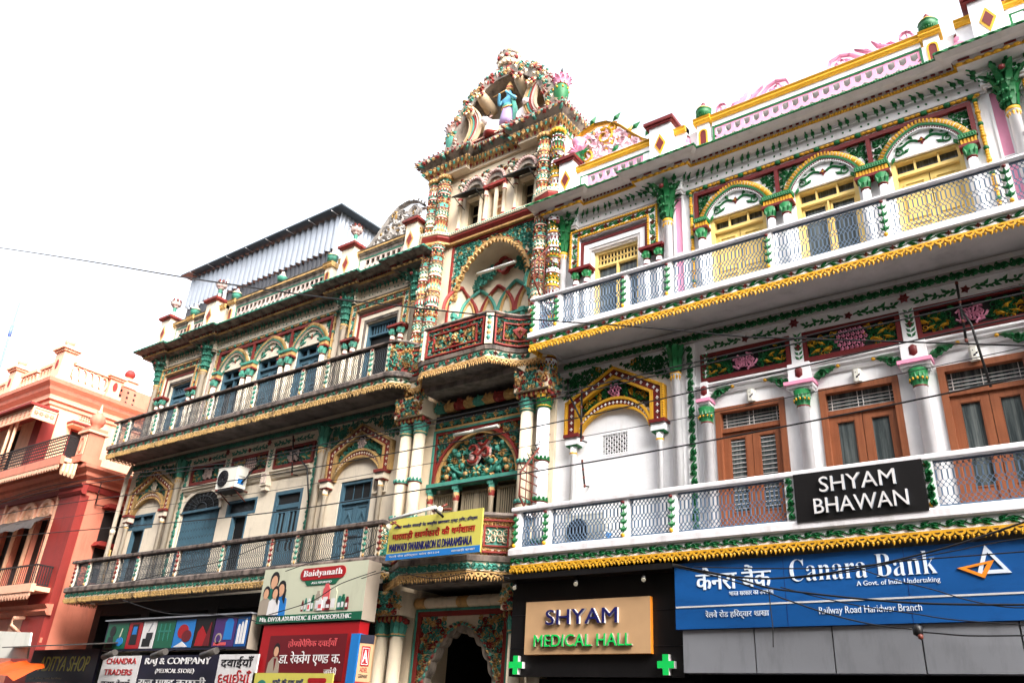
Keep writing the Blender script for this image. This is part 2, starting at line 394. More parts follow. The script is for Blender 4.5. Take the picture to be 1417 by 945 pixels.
def compose(words, bold=0.):
    """Devanagari: plain strings are set as they are; ('h', c) is a half consonant; ('r',) a reph stroke over the glyph set last; ' ' a gap"""
    VS, FS, ES, x = [], [], [], 0.
    def add(g, dx):
        k = len(VS); VS.extend((a + dx, c) for a, c in g[0]); FS.extend(tuple(i + k for i in f) for f in g[1]); ES.extend((i + k, j + k) for i, j in g[2])
    for w in words:
        if w == ' ': x += .3; continue
        if isinstance(w, str): g = glyphs(w, bold); add(g, x); x += width(g) - bold * .6 - .012
        elif w[0] == 'h':
            g = glyphs(w[1], bold); W = width(g); g = clip_right(g, W - .155); add(g, x); x += width(g) - .01
        elif w[0] == 'r':
            pts = [(x - .13 + .085 * math.cos(a), .72 + .1 + .085 * math.sin(a)) for a in [math.pi * (1.25 - .22 * i) for i in range(7)]]
            t = .035; A = [(x - .13 + (.085 + t) * math.cos(a), .82 + (.085 + t) * math.sin(a)) for a in [math.pi * (1.3 - .22 * i) for i in range(8)]]
            B = [(x - .13 + (.085 - t) * math.cos(a), .82 + (.085 - t) * math.sin(a)) for a in [math.pi * (1.3 - .22 * i) for i in range(8)]]
            vs = A + B; n = len(A); fs = [(i, i + 1, n + i + 1, n + i) for i in range(n - 1)]
            es = [(i, i + 1) for i in range(n - 1)] + [(n + i + 1, n + i) for i in range(n - 1)]
            add((vs, fs, es), 0)
    return VS, FS, ES
def put_text(b, g, u0, u1, z0, z1, o, th, m, side=None, shear=0., bold=0.):
    """fit glyph outlines into the box u0..u1, z0..z1 and give them thickness"""
    xs = [a for a, c in g[0]]; ys = [c for a, c in g[0]]
    ax, bx, ay, by = min(xs), max(xs), min(ys), max(ys)
    su = (u1 - u0) / (bx - ax); sz = (z1 - z0) / (by - ay)
    F = [(u0 + (x - ax) * su + shear * (y - ay) * sz, z0 + (y - ay) * sz) for x, y in g[0]]
    for k, dx in enumerate((0, -bold * su, bold * su) if bold else (0,)):
        A = [b.p(u + dx, o + th - .0006 * k, z) for u, z in F]; B = [b.p(u + dx, o, z) for u, z in F]
        for f in g[1]: b.fc([A[i] for i in f], m)
        for i, j in g[2]: b.fc((A[i], A[j], B[j], B[i]), side or m)
_gl = glyphs
def glyphs(body, bold=0., ext=.5):
    s = list(body); i = 1
    while i < len(s):
        if s[i] == 'ि': s[i - 1], s[i] = s[i], s[i - 1]
        i += 1
    return _gl(''.join(s), bold, ext)
# ------------------------------------------------------------------ ground
def sheet(name, x0, x1, y0, y1, z0, z1, m):
    b = MB(); box(b, x0, x1, -y1, -y0, z0, z1, m); o = solo(name, b, {}, None, None, kind='structure'); return o
ASPH = M1('asphalt', (62, 60, 58), rough=.9, dirt=.4); PAVE = M1('pavement_stone', (84, 80, 75), rough=.85, dirt=.5)
sheet('ground', -400, 400, -400, 400, -1.9, -1.72, ASPH)
sheet('road', -120, 120, -11.5, -1.9, -1.72, -1.70, ASPH)
sheet('pavement', -120, 120, -1.9, .3, -1.72, -1.58, PAVE)

# ------------------------------------------------------------------ pieces shared by both wings
MID = 5.985                                   # centre of the three-arch bay
def mirror(f): return lambda u, o, z: f(2 * MID - u, o, z)
def green_cap(b, u, z0, z1, r, o=0.1, mg='green', mr='red'):
    lathe(b, u, o, [(r * .7, z0, mr), (r * .8, z0 + .02, mg), (r * .72, z0 + .03, mg), (r * 1.1, z1, mg)], 8)
    for k in (-1, 0, 1): leaf(b, u + k * r * .55, z0 + .03, 1.57 - .2 * k, (z1 - z0) * .8, r * .6, o + r * .75, .02, mg)
def window_bay(root, f, pal, key, style):
    b = MB(f); w = 'white'
    for u0, u1 in ((1.82, 2.0), (3.27, 3.45)): box(b, u0, u1, 0, .1, 7.12, 7.9, w)
    box(b, 2.0, 3.27, 0, .098, 7.73, 7.9, w)
    for u0, u1, z0, z1 in ((1.82, 1.85, 7.12, 7.87), (3.42, 3.45, 7.12, 7.87), (1.82, 3.45, 7.87, 7.9), (1.975, 2.0, 7.12, 7.72), (3.27, 3.295, 7.12, 7.72), (1.975, 3.295, 7.72, 7.745)):
        box(b, u0, u1, .1, .122, z0, z1, 'yellow')
        n = int(max(u1 - u0, z1 - z0) / .045)
        for i in range(n):
            t = (i + .5) / n
            if u1 - u0 > z1 - z0: bead(b, u0 + (u1 - u0) * t, .122, (z0 + z1) / 2, .02, .018, .022, 'yellow', 5)
            else: bead(b, (u0 + u1) / 2, .122, z0 + (z1 - z0) * t, .022, .018, .02, 'yellow', 5)
    vine(b, 1.87, 3.4, 7.755, 7.86, .1, 'green', 'red', .26)
    for uc in (1.912, 3.358):
        g = locmap(b.map, uc, 0, 7.12, math.pi / 2); b2 = MB(g); vine(b2, .02, .62, -.05, .05, .1, 'green', 'red', .24)
        k = len(b.v); b.v += b2.v; b.f += [tuple(i + k for i in q) for q in b2.f]; b.m += b2.m; b.s += b2.s
    part(root, 'carved_surround', b, pal)
    b = MB(f)
    frame(b, 2.005, 3.245, 7.1, 7.655, .05, 0, .06, 'red', False)
    frame(b, 2.06, 3.19, 5.85, 7.6, .085, 0, .045, w, False); frame(b, 2.145, 3.105, 5.85, 7.515, .05, 0, .03, 'gray', False)
    c_ = MB(f)
    for ua, ub in ((1.86, 2.26), (3.15, 3.56)):
        box(c_, ua, ub, 0, .2, 7.07, 7.115, 'red'); box(c_, ua + .02, ub - .02, 0, .17, 7.04, 7.07, 'red')
        for c in (ua + .1, ub - .1):
            green_cap(c_, c, 6.9, 7.04, .075); lathe(c_, c, .1, [(.05, 5.82, w), (.05, 6.9, w)], 8); lathe(c_, c, .1, [(.062, 6.8, 'red'), (.062, 6.83, 'red')], 8)
    part_split(root, 'window_colonnette', c_, pal, [f(2.65, 0, 0)[0]]); part(root, 'inner_surround', b, pal)
    b = MB(f); frame(b, 2.22, 3.05, 5.85, 7.45, .055, -.13, -.05, 'frame'); box(b, 2.275, 2.995, -.12, -.06, 7.15, 7.19, 'frame')
    if style == 'glass':
        box(b, 2.62, 2.65, -.12, -.06, 5.9, 7.15, 'frame')
        for i in range(11): box(b, 2.3 + i * .062, 2.318 + i * .062, -.1, -.08, 7.19, 7.4, 'frame')
        box(b, 2.275, 2.995, -.1, -.08, 7.28, 7.3, 'frame')
    win = part(root, 'window', b, pal)
    b = MB(f)
    if style == 'glass': box(b, 2.27, 3.0, -.135, -.125, 5.9, 7.4, 'glass'); part(win, 'pane', b, pal)
    else:
        if style == 'open': box(b, 2.27, 3.0, -.135, -.125, 5.9, 7.4, 'dark')
        hi = 7.1
        for u0, u1 in ((2.28, 2.63), (2.64, 2.99)):
            if style == 'shut':
                box(b, u0, u1, -.12, -.09, 5.9, hi, 'shutter')
                for z0, z1 in ((5.98, 6.4), (6.46, 7.03)): frame(b, u0 + .04, u1 - .04, z0, z1, .02, -.09, -.075, 'frame')
        for i in range(9): box(b, 2.3 + i * .075, 2.325 + i * .075, -.11, -.09, 7.19, 7.4, 'frame')
        if style == 'shut': box(b, 2.27, 3.0, -.135, -.125, 7.15, 7.4, 'dark')
        part(win, 'shutter', b, pal)
def order_column(root, f, pal, u, o=.1, z0=5.82):
    b = MB(f); lathe(b, u, o, [(.075, z0, 'white'), (.066, 7.46, 'white'), (.085, 7.47, 'yellow'), (.085, 7.52, 'yellow'), (.07, 7.53, 'white')], 12)
    for k in range(5):
        a = math.pi * (k + .5) / 5; leaf(b, u + .07 * math.cos(a), 7.47, -1.57, .09, .04, o + .07 * math.sin(a), .01, 'yellow')
    col = part(root, 'column', b, pal)
    b = MB(f); lathe(b, u, o, [(.07, 7.53, 'green'), (.075, 7.75, 'green'), (.13, 8.0, 'green'), (.15, 8.06, 'green')], 10)
    cap_leaves(b, u, o, 7.54, .08, .2, .05, 'green', 8, .07); cap_leaves(b, u, o, 7.66, .09, .22, .08, 'green', 9, .08); cap_leaves(b, u, o, 7.8, .1, .24, .12, 'green', 8, .09); cap_leaves(b, u, o, 7.9, .12, .2, .17, 'green', 8, .1)
    for k in range(9):
        a = math.pi * (k + .5) / 9
        for z, r in ((7.62, .09), (7.76, .1), (7.9, .12)): bead(b, u + (r + .02) * math.cos(a + z), o + (r + .02) * math.sin(a + z), z, .026, .026, .03, 'green', 6)
        scroll(b, u + .2 * math.cos(a), 8.05, .05, a, 1, o + .16 * math.sin(a), 'green', h=.04)
    bead(b, u, o + .2, 8.06, .045, .03, .045, 'red')
    part(col, 'capital', b, pal)
def arcade(root, f, pal, key):
    ctr = [MID - 1.295, MID, MID + 1.295]
    # red panel frame with carved spandrels, yellow bead arch, tympanum
    b = MB(f); box(b, 4.05, 7.92, 0, .06, 7.83, 7.895, 'red')
    for u in (4.075, MID - .645, MID + .645, 7.895): box(b, u - .028, u + .028, 0, .058, 7.36, 7.83, 'red')
    part(root, 'red_frieze_frame', b, pal)
    b = MB(f); n = 58
    for i in range(n):
        u = 3.96 + (8.01 - 3.96) * i / (n - 1); g = i % 4 == 0
        bead(b, u, .05, 7.95, .045 if not g else .055, .03 if not g else .045, .024 if not g else .04, 'green' if g else 'yellow')
    for uu in (3.995, 7.975):
        for i in range(44):
            z = 7.92 - i * .048; g = i % 4 == 1; bead(b, uu, .05, z, .03 if not g else .04, .03 if not g else .045, .034, 'green' if (g and i % 8 == 1) else 'yellow')
    part(root, 'bead_rope', b, pal)
    for c in ctr:
        b = MB(f); rnd = random.Random(int(c * 100))
        A = arc(c - .575, c + .575, 7.37, 7.872, 30, 2.1, .7, .22); B = arc(c - .5, c + .5, 7.37, 7.80, 30, 2.1, .7, .22)
        Cc = arc(c - .47, c + .47, 7.37, 7.765, 30, 2.1, .7, .22); D = arc(c - .43, c + .43, 7.37, 7.72, 30, 2.1, .7, .22)
        strip(b, A, B, 0, .05, 'white'); strip(b, B, Cc, 0, .075, 'green'); strip(b, Cc, D, 0, .06, 'white')
        P = arc(c - .537, c + .537, 7.37, 7.836, 300, 2.1, .7, .22); L = 0; nx = .02
        for a, d in zip(P, P[1:]):
            L += math.hypot(d[0] - a[0], d[1] - a[1])
            if L > nx: nx += .047; stud(b, a[0], a[1], math.atan2(a[1] - 7.2, (a[0] - c) * .8), .095, .045, .045, .04, 'yellow')
        Q = arc(c - .45, c + .45, 7.37, 7.743, 44, 2.1, .7, .22)
        for q in Q[1:-1]: bead(b, q[0], .06, q[1], .013, .012, .013, 'red', 5)
        ar = part(root, 'arch', b, pal)
        b = MB(f); poly = [(u, z) for u, z in D]; prism(b, poly, -.02, .012, 'white')
        flower(b, c, 7.56, .07, .012, 'red', 'yellow', 4)
        for sg in (-1, 1):
            scroll(b, c + sg * .3, 7.47, .07, 1.57, sg, .012, 'green', h=.03); ribbon(b, [(c + sg * .04, 7.56), (c + sg * .08, 7.59), (c + sg * .13, 7.605), (c + sg * .18, 7.59), (c + sg * .22, 7.56), (c + sg * .27, 7.54), (c + sg * .32, 7.54)], [.04, .045, .045, .045, .04, .04, .03], .012, .03, 'green')
            for x, z, a in ((.1, 7.62, .9), (.16, 7.5, -.7), (.22, 7.6, .3), (.3, 7.6, .6), (.17, 7.66, 1.2), (.36, 7.43, -1.2)): leaf(b, c + sg * x, z, a if sg > 0 else math.pi - a, .13, .06, .012, .035, 'green')
        part(ar, 'tympanum_relief', b, pal)
        b = MB(f)
        relief(b, lambda x, y: 7.42 < y < 7.8 and abs(x - c) < .61 and abs(x - c) > .14 and y > 7.372 + .55 * (max(0, 1 - (abs(x - c) / .6) ** 2.1) ** .7), c - .62, c + .62, 7.4, 7.82, .1, .0, [('green', 1)], rnd, .03, mirror=c)
        if not b.empty(): part_split(ar, 'spandrel_carving', b, pal, [f(c, 0, 0)[0]])
    # pillars between the openings
    for u, half in ((4.165, 1), (MID - .6475, 0), (MID + .6475, 0), (7.805, 1)):
        b = MB(f); w = .105 if half else .215
        box(b, u - w, u + w, 0, .15, 7.29, 7.36, 'green'); box(b, u - w + .015, u + w - .015, 0, .12, 7.19, 7.29, 'yellow')
        for i in range(5 if half else 10): box(b, u - w + .02 + i * .041, u - w + .04 + i * .041, .12, .135, 7.2, 7.285, 'yellow')
        box(b, u - w - .01, u + w + .01, 0, .16, 7.15, 7.19, 'red')
        for i in range(7 if half else 14): leaf(b, u - w + .015 + i * .031, 7.35, -1.4, .06, .03, .15, .012, 'green')
        for c in ((u,) if half else (u - .11, u + .11)):
            green_cap(b, c, 6.98, 7.15, .085, .09); lathe(b, c, .09, [(.055, 5.82, 'white'), (.055, 6.97, 'white')], 8)
        part(root, 'pillar', b, pal)
    for i, c in enumerate(ctr):
        h = .432; b = MB(f); zt = 7.41; frame(b, c - h, c + h, 5.85, zt, .06, -.14, -.03, 'frame'); box(b, c - h + .06, c + h - .06, -.13, -.04, 7.12, 7.17, 'frame')
        for k in (1, 2): box(b, c - h + k * .288 - .012, c - h + k * .288 + .012, -.11, -.06, 7.17, 7.35, 'frame')
        door = part(root, 'balcony_door', b, pal)
        op = (key == 'R' and i == 1) or (key == 'L' and i == 2)
        b = MB(f)
        if not op:
            for u0, u1 in ((c - h + .065, c - .006), (c + .006, c + h - .065)):
                box(b, u0, u1, -.13, -.09, 5.87, 7.11, 'shutter')
                for z0, z1 in ((5.95, 6.4), (6.46, 7.03)): frame(b, u0 + .05, u1 - .05, z0, z1, .022, -.09, -.072, 'shutter')
        else:
            box(b, c - .012, c + .012, -.13, -.05, 5.87, 7.11, 'frame')
            for u0, u1 in ((c - h + .065, c - .02), (c + .02, c + h - .065)): frame(b, u0, u1, 5.87, 7.11, .03, -.12, -.09, 'frame')
        part(door, 'shutter', b, pal)
        b = MB(f); box(b, c - h + .055, c + h - .055, -.15, -.14, 5.87 if op else 7.15, 7.36, 'glass'); part(door, 'pane', b, pal)
def cornice(root, f, pal, key):
    end = [(10.12, 0), (10.12, .1), (10.52, .1), (10.52, -.8)]
    pts = [(1.64, -.3), (1.64, .1), (1.9, .1), (1.9, 0), (3.42, 0), (3.42, .1), (3.84, .1), (3.84, 0), (8.13, 0), (8.13, .1), (8.55, .1), (8.55, 0)] + end
    g, cum = pathmap(f, pts); b = MB(g)
    prof = [(0, 7.96), (.025, 7.965), (.03, 7.99), (.05, 8.0), (.055, 8.02), (.055, 8.18), (.075, 8.185), (.075, 8.21), (.1, 8.225), (.23, 8.245), (.255, 8.25), (.262, 8.292), (.285, 8.295), (.29, 8.335), (.33, 8.345), (.38, 8.352), (.445, 8.385), (.462, 8.39), (.466, 8.435), (.45, 8.445), (.1, 8.52)]
    ms = ['gray', 'white', 'gray', 'white', 'white', 'white', 'white', 'gray', 'gray', 'gray', 'yellow', 'gray', 'gray', 'gray', 'gray', 'gray', 'gray', 'green', 'white', 'white', 'white']
    sweep(b, prof, cum, ms)
    tot = cum[-1]; u = .03
    while u < tot:
        bead(b, u, .27, 8.272, .022, .026, .026, 'yellow', 5); bead(b, u, .468, 8.415, .02, .014, .018, 'green', 5); u += .047
    u = .06; i = 0
    while u < tot:
        box(b, u, u + .055, .29, .3, 8.3, 8.33, 'red'); u += .11
    u = .05
    while u < tot:
        for d in (0, .1):
            bead(b, u + d, .11, 8.2, .034, .03, .04, 'green', 8); bead(b, u + d, .15, 8.232, .016, .03, .02, 'green', 6); bead(b, u + d, .095, 8.15, .014, .014, .025, 'green', 5)
            bead(b, u + d, .06, 8.075, .016, .016, .018, 'green', 5)
        u += .255
    part(root, 'cornice', b, pal)
def parapet(root, f, pal, key):
    fresh = key == 'R'; hm = 'pink'
    def bay(u0, u1):
        b = MB(f); box(b, u0, u1, .06, .16, 8.46, 8.56, 'white'); box(b, u0, u1, .05, .17, 8.97, 9.055, 'white' if fresh else 'gray')
        sweep(b, [(.05, 9.055), (.2, 9.055), (.225, 9.085), (.215, 9.12), (.24, 9.15), (.21, 9.17), (.05, 9.18)], [u0, u1], 'yellow' if fresh else 'gray')
        if not fresh: box(b, u0, u1, .21, .235, 9.085, 9.12, 'yellow')
        box(b, u0, u1, .05, .19, 9.18, 9.2, 'white' if fresh else 'gray')
        frame(b, u0, u1, 8.56, 8.97, .028, .1, .165, 'green'); par = part(root, 'parapet', b, pal)
        b = MB(f); honeycomb(b, u0 + .03, u1 - .03, 8.59, 8.94, -.04, .15, hm, .15); part(par, 'pierced_panel', b, pal)
    for a, c in ((2.02, 3.4), (4.46, 7.51), (8.57, 9.95)): bay(a, c)
    def block(u, w=.19, dep=.32):
        b = MB(f); m = 'white'
        wl = .03 if u < 2 else .2; box(b, u - w - wl, u + w + .2, .04, .16, 8.46, 9.18, m); box(b, u - w, u + w, .04, dep, 8.46, 9.26, m); box(b, u - w - .015, u + w + .015, .04, dep + .015, 8.46, 8.53, m)
        sweep(b, [(.05, 9.06), (.2, 9.06), (.225, 9.09), (.215, 9.12), (.24, 9.15), (.2, 9.175), (.05, 9.18)], [u - w - wl, u + w + .2], 'yellow')
        prism(b, [(u - .1, 8.87), (u, 8.66), (u + .1, 8.87), (u, 9.08)], dep, dep + .015, 'yellow'); prism(b, [(u - .068, 8.87), (u, 8.73), (u + .068, 8.87), (u, 9.01)], dep + .013, dep + .021, 'red')
        box(b, u - w - .04, u + w + .04, 0, dep + .05, 9.26, 9.285, 'red'); box(b, u - w - .07, u + w + .07, -.02, dep + .08, 9.285, 9.34, 'red')
        if fresh: prism(b, [(u - w - .02, 9.34), (u + w + .02, 9.34), (u + .05, 9.43), (u - .05, 9.43)], .05, .3, 'white'); bead(b, u, .18, 9.47, .05, .05, .06, 'pink')
        else: prism(b, [(u - w - .02, 9.34), (u + w + .02, 9.34), (u + .07, 9.42), (u - .07, 9.42)], .05, .3, 'red')
        return part(root, 'pedestal', b, pal)
    def lotus(par, u):
        b = MB(f); lathe(b, u, .18, [(.05, 9.4, 'white'), (.04, 9.55, 'green'), (.05, 9.66, 'white'), (.05, 9.7, 'white')], 8)
        lathe(b, u, .18, [(.05, 9.68, 'pink'), (.13, 9.75, 'pink'), (.13, 9.83, 'pink'), (.03, 9.9, 'red')], 10)
        cap_leaves(b, u, .18, 9.68, .07, .16, .09, 'pink', 8, .1); cap_leaves(b, u, .18, 9.72, .1, .18, .02, 'red', 8, .08); part(par, 'lotus_finial', b, pal)
    for u in (1.82, 3.63, 8.34, 10.25):
        p = block(u, .14 if u < 2 else .19)
        if not fresh and u > 2: lotus(p, u)
    def pier(u, big=True):
        b = MB(f); box(b, u - .1, u + .1, .04, .2, 8.46, 9.06, 'white'); sweep(b, [(.05, 9.06), (.24, 9.06), (.265, 9.09), (.255, 9.12), (.28, 9.15), (.24, 9.175), (.05, 9.18)], [u - .14, u + .14], 'yellow')
        P = [(u - .05, 8.56), (u - .05, 8.86)] + [(u - .05 * math.cos(t), 8.86 + .06 * math.sin(t)) for t in (.5, 1.05, 1.57, 2.1, 2.6)] + [(u + .05, 8.86), (u + .05, 8.56)]
        Q = [(u + (x - u) * 1.45, 8.54 + (z - 8.54) * 1.06) for x, z in P]
        strip(b, Q, P, .2, .222, 'yellow'); prism(b, P, .2, .212, 'red')
        pr = part(root, 'pier', b, pal); b = MB(f)
        mg = 'green'
        lathe(b, u, .14, [(.05, 9.18, mg), (.06, 9.21, mg), (.11, 9.25, mg), (.125, 9.31, mg), (.115, 9.35, mg), (.13, 9.36, 'yellow'), (.12, 9.38, 'yellow' if fresh else 'white'), (.08, 9.42, 'pink'), (.03, 9.47, 'red' if fresh else 'pink'), (.035, 9.5, 'red'), (.01, 9.54, 'red')], 12, lob=.05, ln=8)
        for k in range(10):
            a = math.pi * (k + .5) / 10; leaf(b, u + .1 * math.cos(a), 9.22, 1.57, .13, .06, .14 + .1 * math.sin(a), .015, mg)
        part(pr, 'urn', b, pal)
    for u in (4.32, 7.65): pier(u)
    if not fresh:
        b = MB(f); pier(9.3); b = MB(f)
        lathe(b, MID, .14, [(.05, 9.2, 'green'), (.11, 9.25, 'green'), (.12, 9.33, 'white'), (.05, 9.4, 'white'), (.035, 9.47, 'red'), (.01, 9.5, 'red')], 10); part(root, 'urn', b, pal)
    if fresh:
        for u in (4.02, 7.95):
            b = MB(f); o = .12
            box(b, u - .14, u + .14, .02, .08, 8.46, 9.06, 'white')
            lathe(b, u, o, [(.1, 8.5, 'pink'), (.085, 8.6, 'pink'), (.05, 8.68, 'pink'), (.075, 8.76, 'pink'), (.08, 8.8, 'pink'), (.03, 8.83, 'pink'), (.045, 8.86, 'pink'), (.05, 8.91, 'pink'), (.03, 8.95, 'red'), (.04, 8.97, 'red'), (.01, 9.02, 'red')], 10)
            for sg in (-1, 1): tube(b, [(u + sg * .075, o, 8.79), (u + sg * .11, o + .04, 8.68), (u + sg * .03, o + .09, 8.7)], [.026, .024, .02], 'pink', 6)
            part(root, 'prayer_figurine', b, pal)
        bead(b, MID, .1, 9.26, .04, .04, .06, 'pink')
        for side in (0, 1):
            g = mirror(f) if side else f; b = MB(g); P = 'pink'; o = .1
            scroll(b, 4.63, 9.3, .12, -1.57, -1, o, P, .05, .05, 1.4, 14)
            ribbon(b, [(4.62, 9.2), (4.8, 9.22), (4.98, 9.34), (5.06, 9.45)], [.06, .09, .09, .02], o, .05, P); ribbon(b, [(4.9, 9.2), (5.05, 9.24), (5.2, 9.36), (5.3, 9.42)], [.05, .08, .07, .02], o, .05, P)
            ribbon(b, [(5.1, 9.2), (5.25, 9.26), (5.36, 9.38), (5.5, 9.43), (5.66, 9.38), (5.72, 9.2)], [.05, .08, .08, .08, .06, .04], o, .05, P); scroll(b, 5.5, 9.3, .08, 1.57, -1, o, P, .04, .04, 1.2)
            for u, z, a in ((4.75, 9.28, .4), (4.9, 9.3, .8), (5.08, 9.28, .9), (5.22, 9.25, .5), (5.36, 9.26, .7), (5.6, 9.24, 2)): leaf(b, u, z, a, .15, .08, o, .04, P)
            part(root, 'pink_cresting', b, pal)
    # tall scroll rising to the gateway
    b = MB(f); m1, m2 = ('blush', 'yellow') if fresh else ('stone', 'yellow'); o = .08
    pts = [(3.36, 9.22), (3.2, 9.34), (3.0, 9.55), (2.75, 9.85), (2.5, 10.03), (2.25, 10.08), (1.98, 10.0), (1.8, 9.85)]
    prev = None; dense = []
    for i in range(len(pts) - 1):
        for k in range(4):
            t = k / 4; dense.append((pts[i][0] * (1 - t) + pts[i + 1][0] * t, pts[i][1] * (1 - t) + pts[i + 1][1] * t))
    dense.append(pts[-1]); ribbon(b, dense, [.055] * len(dense), o - .03, .08, m2 if fresh else 'stone'); ribbon(b, dense, [.055] * len(dense), o - .03, -.06, m2 if fresh else 'stone')
    ins = lambda x, y: 9.22 < y < 9.2 + .84 * max(0, 1 - ((x - 2.25) / 1.0) ** 2 if x > 2.25 else 1 - ((x - 2.25) / .9) ** 2 * .4) - .08 and x > 1.75
    rnd = random.Random(7)
    for (x, z, r, a, sg) in ((2.05, 9.75, .17, 0, 1), (2.45, 9.72, .2, 2, -1), (2.8, 9.5, .17, 1, 1), (2.1, 9.4, .15, 3, -1), (2.45, 9.38, .14, 0, 1), (3.05, 9.32, .1, 2, -1), (2.62, 9.86, .1, 1, 1)):
        scroll(b, x, z, r, a, sg, o - .02, m2 if rnd.random() < (.2 if fresh else .08) else m1, .085, .06, 1.25, 14)
        scroll(b, x, z, r, a, sg, o - .02, m1, .085, -.05, 1.25, 14)
    for i in range(170):
        x = rnd.uniform(1.85, 3.25); z = rnd.uniform(9.22, 10.0)
        if ins(x, z): leaf(b, x, z, rnd.uniform(0, 6.3), .2, .1, o - .02, .05, rnd.choice((m1, m1, m1, m1, m1, m2)))
    if fresh:
        for x, z, a in ((2.15, 10.08, .9), (2.62, 9.97, .7), (2.98, 9.62, .5), (3.25, 9.36, .9), (2.0, 9.3, 1.4), (2.6, 9.3, .6), (1.95, 9.62, .2)): leaf(b, x, z, a, .22, .13, o + .02, .04, 'green')
    else:
        for i in range(14):
            x, z = dense[2 + i * 2][0], dense[2 + i * 2][1]; leaf(b, x, z, 1.57 - (x - 2.3) * .9, .09, .06, o, .03, 'stone')
    box(b, 1.8, 3.36, .04, .12, 9.18, 9.24, m1 if not fresh else 'white')
    part(root, 'scroll_cresting', b, pal)
def balcony(root, f, pal, key, path, Z, posts, skip=(), lacedz=1., vine_mr='red', low=False, post_m=None):
    """Z: lace bottom, lace top, band top, ledge top, lattice top, rail top; path in plan (u, out)"""
    lb, lt, bt, le, la, rt = Z; g, cum = pathmap(f, path); tot = cum[-1]
    off = cum[posts['i']] - path[posts['i']][0] if posts else 0
    b = MB(g); sweep(b, [(-.12, lt - .02), (.02, lt - .02), (.03, lt + .005), (.03, bt - .01), (.06, bt), (.075, bt + .02), (.075, le - .03), (.045, le), (-.12, le)], cum, ['soffit', 'gray', 'white', 'gray', 'rail', 'rail', 'rail', 'rail', 'rail'], True)
    A = [b.map(c, -.11, lt - .01) for c in cum]; k = len(b.v); b.v += A; b.fc(range(k, k + len(A)), 'soffit'); A = [b.map(c, -.11, le - .01) for c in cum]; k = len(b.v); b.v += A; b.fc(range(k, k + len(A)), 'rail')
    bal = part(root, 'balcony', b, pal)
    b = MB(g); sweep(b, [(-.055, la), (.055, la), (.065, la + .015), (.065, rt - .012), (.05, rt), (-.055, rt)], cum, 'rail', True); part(bal, 'handrail', b, pal)
    b = MB(g); vine(b, .03, tot - .03, lt + .02, bt - .015, .03, 'green', vine_mr, .3 if vine_mr else .24, my='red', dense=vine_mr is None); part(bal, 'vine_band', b, pal)
    b = MB(g); lace(b, .02, tot - .02, lb, lt, .035, 'yellow', .105 if key == 'R' else .095); part(bal, 'lace_fringe', b, pal)
    return bal, g, off, tot
def post(bal, g, u, pal, le, la, worn=None, right=True):
    b = MB(g); m = 'white'; box(b, u - .035, u + .035, -.035, .035, le, la, m); H = la - le; ug = u - .022
    mg = worn or 'green'
    for i in range(4):
        z = le + H * (.12 + .19 * i); w = .07 - .008 * i
        leaf(b, ug, z, 1.57, H * .22, w, .035, .03, mg)
        for sg in (-1, 1): leaf(b, ug, z + .02, 1.57 - sg * .75, H * .16, .04, .035, .02, mg)
    bead(b, ug, .045, le + H * .06, .03, .02, H * .06, 'yellow'); bead(b, ug, .045, le + H * .92, .028, .02, .022, 'red')
    part(bal, 'baluster_post', b, pal)
# unseen house front added behind the camera to shade the lower storeys
def opposite():
    p = dict(wall=M1('opposite_plaster', (112, 102, 92), dirt=.5), dark=M1('opposite_window', (24, 26, 28), rough=.3), trim=M1('opposite_trim', (120, 106, 92)))
    t = thing('shading_terrace_house', 'unseen plain terrace house added across the street to shade the lower storeys', 'building', (0, -16, -1.6)); f = lambda u, o, z: (u, -12.5 + o, z)
    b = MB(f); wall_grid(b, -30, 30, -1.6, 14.2, [(u, u + 1.1, z, z + 1.5) for u in range(-29, 29, 3) for z in (1.6, 4.5, 7.4, 10.6)], 0, 'wall', .2); box(b, -30, 30, -7, -.25, -1.6, 14.15, 'dark'); part(t, 'wall', b, p)
    b = MB(f); box(b, -30, 30, 0, .25, 14.2, 14.4, 'trim'); box(b, -30, 30, 0, .8, 1.0, 1.12, 'trim'); box(b, -30, 30, -7, 0, 14.15, 14.2, 'trim'); part(t, 'cornice', b, p)
opposite()
